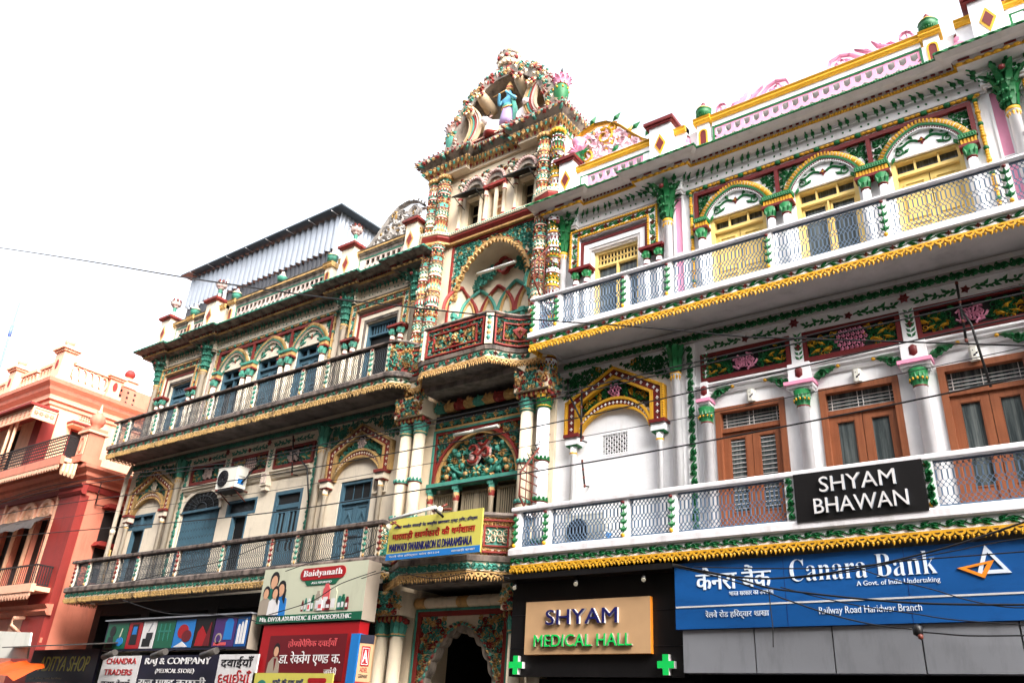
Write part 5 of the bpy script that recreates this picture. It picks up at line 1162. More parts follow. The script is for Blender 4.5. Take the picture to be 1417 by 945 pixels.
    strip(b, [(max(-.83, min(.78, x * 1.06)), 1.735) for x, z in A], A, -.1, .0, 'white'); strip(b, A, S, -.12, .02, 'gray', 'gray'); E1 = S[0]; E2 = S[-1]
    for a, c in ((-.83, E1[0]), (E2[0], .78)): box(b, a, c, -.12, .0, -1.6, .46, 'white')
    en = part(root, 'entrance_arch', b, pal)
    b = MB(f)
    for i in range(0, 104, 3):
        x, z = A[i]; a = math.atan2(z - .4, x)
        for q in range(2): leaf(b, x * (1.0 - .05 * q), z - .02 * q, a + 1.2 * (-1) ** q, .1, .05, .02, .04, ('green', 'red', 'yellow', 'green')[(i + q) % 4])
    relief(b, lambda x, y: .32 < abs(x + .02) < .78 and y > .5 + 1.1 * max(0, 1 - (abs(x) / .78) ** 2.1) ** .6 + .06, -.83, .78, .6, 1.72, .12, 0, [('green', 3), ('yellow', 3), ('red', 2)], random.Random(12), .045, mirror=-.025); part(en, 'painted_spandrel', b, pal)
    b = MB(f); box(b, -.95, .95, -5.9, -5.8, -1.6, 2.3, 'dark'); box(b, -1.0, -.93, -5.9, -.13, -1.6, 1.82, 'dark'); box(b, .93, 1.0, -5.9, -.13, -1.6, 1.82, 'dark'); box(b, -.95, .95, -5.9, -.13, 1.76, 1.81, 'dark'); box(b, -.93, .93, -5.8, -.1, -1.6, -1.5, 'dark'); part(root, 'passage', b, pal)  # passage faces near black: the shade of its depth is painted in
    # tube lights
    # shell pediment
    cz = 11.25; b = MB(f); y0 = .0
    O = arc(-1.5, 1.38, 10.62, 12.6, 60, 2.1, .5, .03); I = arc(-1.22, 1.1, 10.62, 12.34, 60, 2.1, .5, .02)
    strip(b, O, I, -.1, .1, 'gray', 'gray', back=True)
    for k in (.6,): 
        rows = [[b.p(-.04 + (x + .04) * s_, -.1 - d, 10.62 + (z - 10.62) * s_) for x, z in I] for s_, d in ((1, -.1), (.98, .15), (.9, .45), (.72, .6))]
        for A_, B_ in zip(rows, rows[1:]):
            for i in range(len(I) - 1): b.fc((A_[i], A_[i + 1], B_[i + 1], B_[i]), 'gray', True)
        b.fc(rows[-1], 'white')
    # outer shell behind
    rows = [[b.p(-.04 + (x + .04) * s_, -.1 - d, 10.62 + (z - 10.62) * s_) for x, z in O] for s_, d in ((1, 0), (.97, .4), (.85, .75), (.6, .9))]
    for A_, B_ in zip(rows, rows[1:]):
        for i in range(len(O) - 1): b.fc((A_[i], A_[i + 1], B_[i + 1], B_[i]), 'gray', True)
    b.fc(rows[-1], 'gray'); box(b, -1.0, .95, -.7, .3, 10.56, 10.66, 'white')
    pe = part(root, 'shell_pediment', b, pal)
    b = MB(f); rnd = random.Random(15)
    for i in range(6, 56):
        x, z = O[i]; xi, zi = I[i]; a = math.atan2(z - 11, x + .04)
        for q in range(2):
            t = rnd.random(); px, pz = x + (xi - x) * t, z + (zi - z) * t; m = rnd.choice(('red', 'pink', 'yellow', 'green', 'white', 'red'))
            if rnd.random() < .45: flower(b, px, pz, .075, .1, m, rnd.choice(('yellow', 'white')), 5, .06)
            else: leaf(b, px, pz, a + rnd.uniform(-1, 1), .16, .08, .09, .06, m)
        if i % 2 == 0: bead(b, x * 1.02, .04, z + .02, .04, .05, .04, rnd.choice(('red', 'pink', 'green', 'red')), 5); flower(b, x * 1.03, z + .03, .06, .08, rnd.choice(('red', 'pink', 'green')), 'yellow', 5, .04)
    part(pe, 'floral_rim', b, pal)
    for sg, ux in ((-1, -1.08), (1, 1.0)):
        b = MB(f)
        for k, m in enumerate(('horn', 'yellow', 'green', 'red', 'pink', 'horn')):
            d = .052 * (k - 2.5); P_ = [(ux - sg * .15 + d + sg * .3 * t ** 2 - sg * .28 * math.sin(t * 3.1), 10.66 + 1.25 * (1 - t)) for t in [i / 10 for i in range(11)]]
            ribbon(b, P_, [.045 + .045 * i / 10 for i in range(11)], .02, .08, m)
        part(pe, 'acanthus_volute', b, pal)
    for (x, z, r) in ((-.86, 11.8, .14), (-.6, 12.12, .13), (.36, 12.16, .13), (.7, 11.84, .13)):
        b = MB(f); d = Vector((-x * .15 - .05, -1, -.42)).normalized(); c0 = Vector((x, .12, z)); c1 = c0 + d * .5; w1 = d.cross(Vector((1, 0, 0))).normalized(); w2 = d.cross(w1)
        def rg(c, r): return [b.p(*(c + (w1 * math.cos(t) + w2 * math.sin(t)) * r)) for t in [2 * math.pi * q / 14 for q in range(14)]]
        rs = [rg(c0, r * .62), rg(c0 + d * .02, r * .8), rg(c0 + d * .12, r), rg(c0 + d * .35, r * 1.06), rg(c1, r * .85)]
        for A_, B_ in zip(rs, rs[1:]):
            for q in range(14): b.fc((A_[q], A_[(q + 1) % 14], B_[(q + 1) % 14], B_[q]), 'horn', True)
        ci = rg(c0 + d * .2, r * .5)
        for q in range(14): b.fc((rs[0][q], rs[0][(q + 1) % 14], ci[(q + 1) % 14], ci[q]), 'red', True)
        b.fc(ci, 'dark'); b.fc(rs[-1], 'horn')
        for q in range(9): t = 2 * math.pi * q / 9; v = c0 + (w1 * math.cos(t) + w2 * math.sin(t)) * r * .72; bead(b, v.x, v.y + .01, v.z, .035, .03, .035, ('red', 'white', 'yellow')[q % 3], 5)
        part(pe, 'volute_horn', b, pal)
    # crowning finial and corner pots
    b = MB(f); u, o = -.03, -.05
    lathe(b, u, o, [(.12, 12.6, 'gray'), (.16, 12.68, 'white'), (.24, 12.78, 'gray'), (.25, 12.92, 'gray'), (.2, 13.02, 'red'), (.1, 13.08, 'gray'), (.04, 13.1, 'gray')], 14, lob=.08, ln=9)
    lathe(b, u, o, [(.02, 13.08, 'dark'), (.03, 13.12, 'dark'), (.045, 13.16, 'dark'), (.02, 13.2, 'dark'), (.002, 13.27, 'dark')], 8)
    for k in range(14):
        t = 2 * math.pi * k / 14
        for z, r, m in ((12.72, .2, 'white'), (12.95, .23, 'gray'), (13.03, .16, 'red'), (12.84, .24, ('red', 'white')[k % 2])):
            bead(b, u + r * math.cos(t + z), o + r * math.sin(t + z), z, .045, .045, .05, m, 6); bead(b, u + (r - .01) * math.cos(t + z + .2), o + (r - .01) * math.sin(t + z + .2), z + .04, .035, .035, .04, ('pink', 'yellow', 'gray')[k % 3], 5)
    part(root, 'crowning_finial', b, pal)
    for sg in (-1, 1):
        p = FR if sg > 0 else GA; b = MB(f); u, o = sg * 1.35, .0; m1, m2 = ('green', 'pink')
        lathe(b, u, o, [(.16, 10.54, 'white'), (.14, 10.8, 'yellow' if sg > 0 else 'gray'), (.1, 11.0, m1), (.15, 11.12, m1), (.185, 11.26, m1), (.18, 11.38, m1), (.13, 11.46, 'yellow'), (.17, 11.5, m2), (.2, 11.58, m2), (.15, 11.66, m2), (.04, 11.7, m2)], 14, lob=.05, ln=8)
        lathe(b, u, o, [(.025, 11.68, 'dark'), (.045, 11.74, 'dark'), (.02, 11.8, 'dark'), (.03, 11.85, 'dark'), (.002, 11.95, 'dark')], 8)
        cap_leaves(b, u, o, 11.46, .16, .13, .09, m2, 11, .11); cap_leaves(b, u, o, 11.54, .17, .12, .06, m2, 9, .1); cap_leaves(b, u, o, 11.05, .12, .3, .05, m1, 8, .09)
        for k in range(8): a = 2 * math.pi * k / 8; bead(b, u + .19 * math.cos(a), o + .19 * math.sin(a), 11.34, .03, .03, .03, 'yellow', 5)
        k_ = f(u, o, 0); b.v = [(k_[0] + (x - k_[0]) * .8, k_[1] + (y - k_[1]) * .8, z) for x, y, z in b.v]; part(root, 'lotus_pot', b, p)
    # green and yellow painted return of the cornice on the fresh side
    b = MB(lambda u, o, z: f(1.57 + o, -u, z))
    for k in range(9): u = -.22 + k * .12; leaf(b, u, 10.28, -1.57, .2, .09, .01, .04, 'green'); leaf(b, u + .05, 10.38, .6, .16, .1, .1, .05, 'yellow')
    for k in range(3): flower(b, -.1 + k * .35, 10.44, .07, .16, 'red', 'yellow', 6, .04)
    box(b, -.3, .9, .0, .012, 10.16, 10.24, 'white'); part(root, 'painted_return', b, FR)
    # pink bud and green leaves where the scroll meets the tower
    b = MB(f); u, o = 1.86, .1
    lathe(b, u, o, [(.06, 9.34, 'green'), (.07, 9.5, 'green'), (.05, 9.56, 'yellow'), (.08, 9.6, 'pink'), (.12, 9.74, 'pink'), (.14, 9.82, 'pink'), (.08, 9.85, 'red')], 12, lob=.06, ln=8)
    for k in range(6): leaf(b, u, 9.55, .3 + k * .5, .26, .1, o + .06, .05, 'pink')
    for a in (.1, .9, 2.4, 3.0): leaf(b, u, 9.5, a, .26, .12, o + .05, .03, 'green')
    part(root, 'lotus_bud', b, FR)
    return root
gate = gateway()
# ------------------------------------------------------------------ peach building across the lane
def peach_building():
    f = flat(); pal = OR; XR = -11.3; XU = -14.65; YF = .6            # right side wall below, right side wall above, front (outwards)
    root = thing('corner_building', 'peach and brick red house with ball finials and striped balcony at the left edge', 'building', (-16, 2, -1.6))
    holes = [(c - .33, c + .33, 2.6, 4.35) for c in (-14.6, -13.75, -12.9)]; hu = [(-16.75, -15.95, 5.6, 7.35), (-18.4, -17.6, 5.6, 7.35)]
    b = MB(f); wall_grid(b, -26, XR, -1.6, 5.45, holes, YF, 'salmon', .35); wall_grid(b, -26, XU, 5.45, 8.0, hu, YF, 'yellow', .35)
    b.fc((b.p(XR, YF, -1.6), b.p(XR, YF, 5.45), b.p(XR, -9, 5.45), b.p(XR, -9, -1.6)), 'salmon'); b.fc((b.p(-26, YF, 5.45), b.p(XR, YF, 5.45), b.p(XR, -9, 5.45), b.p(-26, -9, 5.45)), 'salmon')
    g = lambda u, o, z: f(XU + o, -u, z); c = MB(g); wall_grid(c, -YF, 9, 5.45, 8.0, [(.14, .6, 6.0, 7.22)], 0, 'yellow', .3); k = len(b.v); b.v += c.v; b.f += [tuple(i + k for i in q) for q in c.f]; b.m += c.m; b.s += c.s
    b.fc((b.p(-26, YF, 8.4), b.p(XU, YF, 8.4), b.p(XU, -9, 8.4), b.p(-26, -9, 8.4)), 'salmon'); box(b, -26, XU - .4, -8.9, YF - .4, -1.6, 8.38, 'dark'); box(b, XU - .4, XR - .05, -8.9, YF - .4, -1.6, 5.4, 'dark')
    part(root, 'wall', b, pal)
    # pilasters
    b = MB(f); box(b, XR - .95, XR + .03, YF - .12, YF + .08, -1.6, 4.75, 'red'); sweep(b, [(YF, 4.75), (YF + .1, 4.75), (YF + .14, 4.82), (YF + .12, 4.9), (YF + .18, 4.98), (YF, 5.0)], [XR - .98, XR + .1], 'red'); part(root, 'corner_pilaster', b, pal)
    b = MB(f); box(b, XU - .42, XU + .02, YF - .3, YF + .05, 5.6, 7.5, 'red'); sweep(b, [(YF, 7.5), (YF + .07, 7.5), (YF + .1, 7.58), (YF, 7.62)], [XU - .46, XU + .05], 'red'); part(root, 'upper_pilaster', b, pal)
    # storey cornices on both faces
    def band(path, prof, nm, ms):
        q, cum = pathmap(f, path); b = MB(q); sweep(b, prof, cum, ms); return part(root, nm, b, pal), q, cum
    band([(-26, YF), (XU, YF), (XU, -8)], [(0, 7.66), (.05, 7.68), (.06, 7.76), (.12, 7.8), (.13, 7.92), (.24, 8.02), (.26, 8.12), (.36, 8.2), (.37, 8.3), (.3, 8.33), (0, 8.36)], 'roof_cornice', ['white', 'white', 'salmon', 'white', 'white', 'salmon', 'white', 'salmon', 'red', 'red'])
    band([(-26, YF), (XR, YF), (XR, -8)], [(0, 5.0), (.06, 5.02), (.06, 5.1), (.16, 5.18), (.17, 5.26), (.28, 5.34), (.29, 5.42), (.1, 5.46)], 'storey_cornice', 'salmon')
    p_, q, cum = band([(-26, YF), (XR, YF), (XR, -8)], [(.0, 4.86), (.05, 4.86), (.08, 4.98), (0, 5.0)], 'frieze_band', 'red')
    # roof parapet with ring balustrade and pedestals
    gs = lambda u, o, z: f(XU + o, -u, z)
    def rings(mp, u0, u1, z0, z1):
        b = MB(mp); n = max(1, round((u1 - u0) / .2)); p = (u1 - u0) / n
        for i in range(n):
            u = u0 + (i + .5) * p; O = [(u + p * .62 * math.cos(t), (z0 + z1) / 2 + (z1 - z0) / 2 * math.sin(t)) for t in [2 * math.pi * k / 14 for k in range(14)]]
            strip(b, O, [(u + (x - u) * .66, (z0 + z1) / 2 + (y - (z0 + z1) / 2) * .78) for x, y in O], -.14 + (i % 2) * .004, -.06 + (i % 2) * .004, 'white', closed=True, back=True)
        box(b, u0, u1, -.18, -.02, z1, z1 + .1, 'white'); box(b, u0, u1, -.18, -.02, z0 - .12, z0, 'white'); part(root, 'ring_balustrade', b, pal)
    fm = lambda u, o, z: f(u, YF + o, z)
    for a, c in ((-16.1, -15.15), (-17.25, -16.25), (-19.4, -18.2)): rings(fm, a, c, 8.52, 9.0)
    rings(gs, -.25, .78, 8.55, 9.0)
    def ped(mp, u, w, zt, fin=True):
        b = MB(mp); box(b, u - w, u + w, -.3, .04, 8.34, zt, 'white'); box(b, u - w - .06, u + w + .06, -.36, .1, 8.34, 8.5, 'white'); box(b, u - w - .05, u + w + .05, -.35, .09, zt, zt + .06, 'white'); box(b, u - w - .1, u + w + .1, -.4, .14, zt + .06, zt + .12, 'white'); box(b, u - w * .6, u + w * .6, -.26, .0, zt + .12, zt + .24, 'white')
        P = [(u + .07 * math.cos(t), (8.55 + zt) / 2 + .14 * math.sin(t)) for t in [2 * math.pi * k / 12 for k in range(12)]]; prism(b, P, .04, .055, 'red')
        pd = part(root, 'roof_pedestal', b, pal)
        if fin:
            b = MB(mp); lathe(b, u, -.13, [(.06, zt + .22, 'white'), (.13, zt + .3, 'white'), (.15, zt + .38, 'white'), (.1, zt + .45, 'white'), (.04, zt + .48, 'white'), (.06, zt + .53, 'white'), (.005, zt + .66, 'white')], 12); part(pd, 'urn_finial', b, pal)
    ped(fm, XU - .28, .24, 9.3); ped(fm, -17.75, .22, 9.3); ped(gs, .98, .17, 8.98, False); ped(fm, -20.2, .22, 9.3)
    # stair turret with ball
    b = MB(lambda u, o, z: f(XU - .25 + o, -u, z)); prism(b, [(1.15, 8.36), (3.4, 8.36), (3.4, 9.0), (1.75, 9.0), (1.15, 9.0)], -2.5, .0, 'salmon')
    for k in range(3):
        for q in range(3): box(b, 1.3 + k * .22, 1.36 + k * .22, 0, .006, 8.5 + q * .16, 8.57 + q * .16, 'dark')
    box(b, 1.35, 1.75, -.4, .03, 9.0, 9.2, 'white'); box(b, 1.3, 1.8, -.45, .07, 9.2, 9.27, 'white'); lathe(b, 1.55, -.18, [(.05, 9.27, 'white'), (.04, 9.33, 'white'), (.1, 9.36, 'red'), (.15, 9.44, 'red'), (.15, 9.52, 'red'), (.09, 9.6, 'red'), (.01, 9.62, 'red')], 12); part(root, 'stair_turret', b, pal)
    # side wall details: pierced vent, door with a red canopy, small canopies of the lane
    b = MB(gs); frame(b, .28, .6, 7.52, 7.72, .02, 0, .02, 'white')
    for k in range(4):
        for q in range(3): prism(b, [(.3 + k * .07, 7.55 + q * .055), (.335 + k * .07, 7.535 + q * .055), (.36 + k * .07, 7.56 + q * .055), (.33 + k * .07, 7.575 + q * .055)], 0, .006, 'dark')
    part(root, 'vent_screen', b, pal)
    b = MB(gs); box(b, -.02, .66, 0, .35, 7.3, 7.35, 'red'); box(b, .0, .64, .0, .3, 7.24, 7.3, 'white'); part(root, 'door_canopy', b, pal)
    b = MB(gs); frame(b, .14, .6, 6.0, 7.22, .05, -.12, -.02, 'red', False); box(b, .19, .55, -.1, -.07, 6.0, 7.17, 'dark'); part(root, 'terrace_door', b, pal)
    gl = lambda u, o, z: f(XR + o, -u, z)
    for z in (4.55, 3.66):
        b = MB(gl); prism(b, [(-.1, z), (.8, z), (.75, z + .1), (-.05, z + .1)], 0, .3, 'red'); box(b, 0, .7, 0, .008, z - .8, z - .02, 'dark'); part(root, 'lane_window', b, pal)
    # upper balcony: floor, notched valance, striped railing, posts of the porch
    b = MB(f); box(b, -26, XR - .3, YF, YF + .62, 5.46, 5.56, 'white'); box(b, -26, XR - .28, YF + .55, YF + .64, 5.38, 5.58, 'salmon'); bal = part(root, 'balcony', b, pal)
    b = MB(f); u = -20
    while u < XR - .35: prism(b, [(u, 5.4), (u, 5.3), (u + .055, 5.24), (u + .11, 5.3), (u + .11, 5.4)], YF + .6, YF + .63, 'white'); u += .125
    for k in range(4): prism(b, [(XR - .35 + k * .09, 5.4), (XR - .35 + k * .09, 5.22 - .03 * k), (XR - .3 + k * .09, 5.14 - .03 * k), (XR - .26 + k * .09, 5.22 - .03 * k), (XR - .26 + k * .09, 5.4)], YF + .5 - .05 * k, YF + .55 - .05 * k, 'yellow')
    part(bal, 'notched_valance', b, pal)
    def bars(parent, mp, u0, u1, z0, z1, step=.05, r=.009, hb=()):
        b = MB(mp); box(b, u0, u1, -.02, .02, z1 - .03, z1, 'metal'); box(b, u0, u1, -.015, .015, z0, z0 + .025, 'metal'); n = round((u1 - u0) / step)
        for k in range(n + 1): u = u0 + (u1 - u0) * k / n; box(b, u - r, u + r, -r, r, z0, z1, 'metal')
        for h in hb: box(b, u0, u1, -.012, .012, h - .012, h + .012, 'metal')
        return part(parent, 'railing', b, pal)
    fr = lambda u, o, z: f(u, YF + .57 + o, z)
    for a, c in ((-20, -18.4), (-18.4, -16.8), (-16.8, -15.2), (-15.2, -13.5), (-13.5, -12.4), (-12.4, XR - .4)): bars(bal, fr, a, c, 5.57, 6.13, .1, .005, [5.62 + .085 * k for k in range(6)])
    bars(bal, lambda u, o, z: f(XR - .4 + o, YF + .57 - u, z), 0, .55, 5.57, 6.13, .04, .008, (5.7, 5.85, 6.0))
    for u in (-15.32, -15.0, -18.3):
        b = MB(f); tube(b, [(u, YF + .5, 5.56), (u, YF + .5, 7.2)], .04, 'yellow', 8); part(bal, 'porch_post', b, pal)
    b = MB(f); prism(b, [(-26, 7.3), (-13.95, 7.3), (-13.95, 7.36), (-26, 7.36)], YF, YF + .75, 'red'); frame(b, -16.6, -14.0, 6.96, 7.28, .04, YF + .6, YF + .64, 'white'); box(b, -16.56, -14.04, YF + .61, YF + .625, 7.0, 7.24, 'yellow')
    for k in range(10):
        for q in range(2): flower(b, -16.4 + k * .25, 7.06 + q * .11, .07, YF + .625, 'salmon', 'white', 5, .015)
    side = MB(lambda u, o, z: f(-14.0 + o, YF + .64 - u, z)); frame(side, 0, .62, 6.96, 7.28, .04, 0, .04, 'white'); box(side, .04, .58, .005, .02, 7.0, 7.24, 'yellow')
    for k in range(4): flower(side, .1 + k * .14, 7.12, .08, .02, 'salmon', 'white', 6, .015)
    k = len(b.v); b.v += side.v; b.f += [tuple(i + k for i in q) for q in side.f]; b.m += side.m; b.s += side.s; part(root, 'porch_canopy', b, pal)
    for u0 in (-16.75, -18.4):
        b = MB(f); frame(b, u0, u0 + .8, 5.6, 7.35, .07, YF - .25, YF - .1, 'salmon', False); box(b, u0 + .07, u0 + .73, YF - .24, YF - .2, 5.6, 7.28, 'dark'); part(root, 'balcony_door', b, pal)
    # terrace pedestal with a ribbed dome
    b = MB(f); u, o = XR - .12, .7
    u = -11.42; o = .72
    box(b, u - .2, u + .2, o - .2, o + .2, 5.46, 6.2, 'salmon'); box(b, u - .25, u + .25, o - .25, o + .25, 5.46, 5.62, 'salmon'); box(b, u - .26, u + .26, o - .26, o + .26, 6.2, 6.25, 'white'); box(b, u - .22, u + .22, o - .22, o + .22, 6.25, 6.34, 'salmon'); box(b, u - .15, u + .15, o + .2, o + .215, 5.66, 6.14, 'white')
    P = [(u + .1 * math.cos(t), 5.9 + .2 * math.sin(t)) for t in [2 * math.pi * k / 14 for k in range(14)]]; strip(b, P, [(u + (x - u) * .7, 5.9 + (z - 5.9) * .8) for x, z in P], o + .215, o + .235, 'salmon', closed=True)
    pd = part(root, 'terrace_pedestal', b, pal); b = MB(f); lathe(b, u, o, [(.12, 6.34, 'salmon'), (.08, 6.4, 'salmon'), (.14, 6.46, 'salmon'), (.18, 6.57, 'salmon'), (.14, 6.7, 'salmon'), (.06, 6.77, 'white'), (.08, 6.8, 'white'), (.03, 6.85, 'white'), (.012, 7.0, 'white')], 24, lob=.05, ln=10); part(pd, 'ribbed_dome', b, pal)
    # first floor windows: triple arches with fans and sagging awnings
    b = MB(f)
    for c in (-14.6, -13.75, -12.9):
        A = arc(c - .36, c + .36, 4.4, 4.82, 20, 2, .5); I = arc(c - .28, c + .28, 4.4, 4.72, 20, 2, .5); strip(b, A, I, YF, YF + .07, 'white'); prism(b, I, YF - .02, YF + .02, 'yellow')
        for k in range(5): leaf(b, c, 4.42, .4 + k * .58, .24, .08, YF + .02, .03, 'white')
        scroll(b, c, 4.55, .09, 0, 1, YF + .02, 'white', h=.03)
    frame(b, -15.15, -12.35, 2.5, 5.0, .1, YF, YF + .06, 'white', False)
    for c in (-14.17, -13.33): lathe(b, c, YF + .03, [(.06, 2.5, 'yellow'), (.05, 4.3, 'yellow'), (.08, 4.38, 'white')], 8)
    for k in range(22): prism(b, [(-12.35, 2.9 + k * .09), (-12.27, 2.945 + k * .09), (-12.35, 2.99 + k * .09)], YF, YF + .05, 'white')
    for c in (-14.6, -13.75, -12.9): box(b, c - .33, c + .33, YF - .16, YF - .12, 2.6, 4.35, 'dark'); box(b, c - .012, c + .012, YF - .12, YF - .1, 2.6, 4.35, 'salmon')
    part(root, 'triple_window', b, pal)
    b = MB(f)
    for c in (-14.6, -13.75, -12.9):
        rows = [[b.p(c + x * .46, YF + o, z + (.03 * math.cos(x * 3))) for x in (-1, -.5, 0, .5, 1)] for o, z in ((.02, 4.36), (.2, 4.3), (.4, 4.14), (.44, 3.98))]
        for A, B in zip(rows, rows[1:]):
            for i in range(4): b.fc((A[i], A[i + 1], B[i + 1], B[i]), 'awning', True)
    part(root, 'canvas_awning', b, pal)
    b = MB(f); box(b, -26, XR - .1, YF, YF + .5, 2.5, 2.6, 'white'); box(b, -26, XR - .08, YF + .42, YF + .52, 2.46, 2.64, 'white'); b2 = part(root, 'balcony', b, pal); b = MB(f); u = -17
    while u < XR - .2: prism(b, [(u, 2.5), (u, 2.38), (u + .06, 2.3), (u + .12, 2.38), (u + .12, 2.5)], YF + .47, YF + .5, 'white'); u += .14
    part(b2, 'notched_valance', b, pal)
    fr = lambda u, o, z: f(u, YF + .44 + o, z)
    for a, c in ((-17, -15), (-15, -13.3), (-13.3, XR - .25)): bars(b2, fr, a, c, 2.64, 3.08, .1, .006)
    bars(b2, lambda u, o, z: f(XR - .25 + o, YF + .44 - u, z), 0, .4, 2.64, 3.08, .06, .009)
    b = MB(f); sweep(b, [(YF, 2.02), (YF + .1, 2.02), (YF + .16, 2.1), (YF + .12, 2.16), (YF + .2, 2.24), (YF, 2.26)], [-26, XR + .1], 'salmon'); box(b, -26, XR + .04, YF, YF + .05, 1.45, 1.55, 'salmon'); box(b, -12.9, -12.1, YF, YF + .05, 1.5, 2.0, 'white'); part(root, 'lower_string_course', b, pal)
    b = MB(f)
    for c in (-12.2, -14.2): tube(b, [(c, YF, 2.0), (c, YF + .3, 1.95), (c, YF + .34, 1.8), (c, YF + .05, 1.62)], .05, 'white', 6)
    part_split(root, 'scroll_bracket', b, pal, [-13.2])
peach_building()
# ------------------------------------------------------------------ roof shed behind the left parapet
def shed():
    f = flat(); p = dict(sheet=M1('white_corrugated_sheet', (146, 153, 163), rough=.4, metal=.2, dirt=.25, dcol=(140, 140, 140)), dark=M1('dark_corrugated_sheet', (58, 60, 66), rough=.5, dirt=.4), roof=M1('roof_sheet', (74, 84, 92), rough=.4, dirt=.4), post=M1('shed_post', (210, 210, 212)), gap=M1('shed_gap', (20, 20, 22)))
    root = thing('roof_shed', 'white corrugated metal shed with overhanging grey eaves on the roof of the cream house', 'shed', (-7.6, 1.5, 8.5))
    def corr(b, u0, u1, z0, z1, o, m, per=.085, amp=.018):
        n = int((u1 - u0) / per * 4); A = [b.p(u0 + (u1 - u0) * i / n, o + amp * math.sin(2 * math.pi * i / 4 + .4), z0) for i in range(n + 1)]; B = [b.p(u0 + (u1 - u0) * i / n, o + amp * math.sin(2 * math.pi * i / 4 + .4), z1) for i in range(n + 1)]
        for i in range(n): b.fc((A[i], A[i + 1], B[i + 1], B[i]), m, True)
    b = MB(f); corr(b, -10.5, -4.75, 9.93, 10.86, -.22, 'sheet', .2, .05); part(root, 'front_sheet', b, p)
    b = MB(f); corr(b, -10.5, -4.75, 9.32, 9.92, -.28, 'dark', .15, .045); box(b, -10.5, -4.75, -.36, -.34, 8.5, 9.93, 'gap'); part(root, 'lower_sheet', b, p)
    b = MB(lambda u, o, z: f(-4.75 + o, -u, z)); corr(b, .2, 3.6, 8.5, 10.92, 0, 'sheet', .12, .02); part(root, 'side_sheet', b, p)
    b = MB(f); q = [(-10.72, .02, 10.86), (-4.5, .02, 10.9), (-4.5, -3.9, 11.05), (-10.72, -3.9, 11.05)]; A = [b.p(*x) for x in q]; B = [b.p(x, y, z + .035) for x, y, z in q]; b.fc(A, 'roof'); b.fc(B, 'roof')
    for i in range(4): b.fc((A[i], A[(i + 1) % 4], B[(i + 1) % 4], B[i]), 'roof')
    for k in range(8): u = -10.3 + k * .78; box(b, u, u + .012, -.2, .024, 10.845, 10.858, 'post')
    part(root, 'roof', b, p)
    b = MB(f)
    for u in (-10.48, -8.8, -4.78): box(b, u - .03, u + .03, -.26, -.2, 8.5, 10.3, 'post')
    part(root, 'frame_post', b, p)
shed()
# ------------------------------------------------------------------ signs
SG = {k: M1('sign_' + k, v[0], **dict(dict(rough=.45, var=.05, bump=.02), **(v[1] if len(v) > 1 else {}))) for k, v in dict(
    frost=((214, 224, 236),), black=((13, 11, 12), dict(dirt=.3, dcol=(34, 32, 32))), white=((208, 206, 206), dict(dirt=.3, dcol=(140, 132, 124))), steel=((206, 218, 232), dict(rough=.25, metal=.5)), blue=((14, 78, 142), dict(dirt=.35, dcol=(10, 56, 108), dscale=(1.5, 1, 3))), navy=((22, 24, 84),), lime=((16, 190, 84),), oak=((184, 148, 110), dict(var=.12)), orange=((236, 140, 40),),
    yellow=((190, 182, 84), dict(dirt=.2, dcol=(150, 140, 60))), red=((150, 20, 26),), maroon=((96, 18, 26),), sky=((30, 110, 180),), grey=((140, 142, 148), dict(rough=.4, metal=.3, dirt=.35, dcol=(96, 96, 98))), cream=((184, 186, 164), dict(dirt=.2, dcol=(130, 126, 110))), green=((18, 86, 62),), purple=((66, 40, 96),),
    skin=((196, 150, 120),), hair=((26, 24, 28),), tan=((150, 138, 124),), teal=((40, 110, 96),), rose=((196, 80, 84),), panel=((24, 22, 42),), lamp=((200, 198, 192),), rust=((104, 48, 36),), wire=((22, 21, 22),), bulb=((222, 216, 196),), ink=((30, 30, 34),), tube=((230, 230, 224),), tin=((70, 66, 62), dict(dirt=.4)), tarp=((196, 76, 18), dict(var=.2)), plastic=((214, 212, 202), dict(dirt=.2)))  .items()}
def words(par, name, body, u0, u1, z0, z1, y, m, th=.012, bold=0., side=None, shear=0., f=None, label=None):
    b = MB(f or flat()); g = compose(body) if isinstance(body, list) else glyphs(body, min(0, bold)); put_text(b, g, u0, u1, z0, z1, y, th, m, side, shear, abs(bold) * .8 if bold > 0 else 0); return part(par, name, b, SG, label)
def board(name, label, u0, u1, z0, z1, o, th, m, edge=None, f=None, group=None):
    t = thing(name, label, 'sign', ((u0 + u1) / 2, -o, z0), group); b = MB(f or flat()); prism(b, [(u0, z0), (u1, z0), (u1, z1), (u0, z1)], o - th, o, m, edge or m); part(t, 'board', b, SG); return t
# house name board on the lower balcony of the white house
t = board('name_board', 'black board with two rows of white metal letters hung on the white balcony rail', 5.39, 6.755, 2.45, 3.0, .74, .05, 'black')
words(t, 'lettering', 'SHYAM', 5.68, 6.48, 2.755, 2.93, .74, 'white', .03, .0, 'steel'); words(t, 'lettering', 'BHAWAN', 5.6, 6.58, 2.52, 2.69, .74, 'white', .03, .0, 'steel')
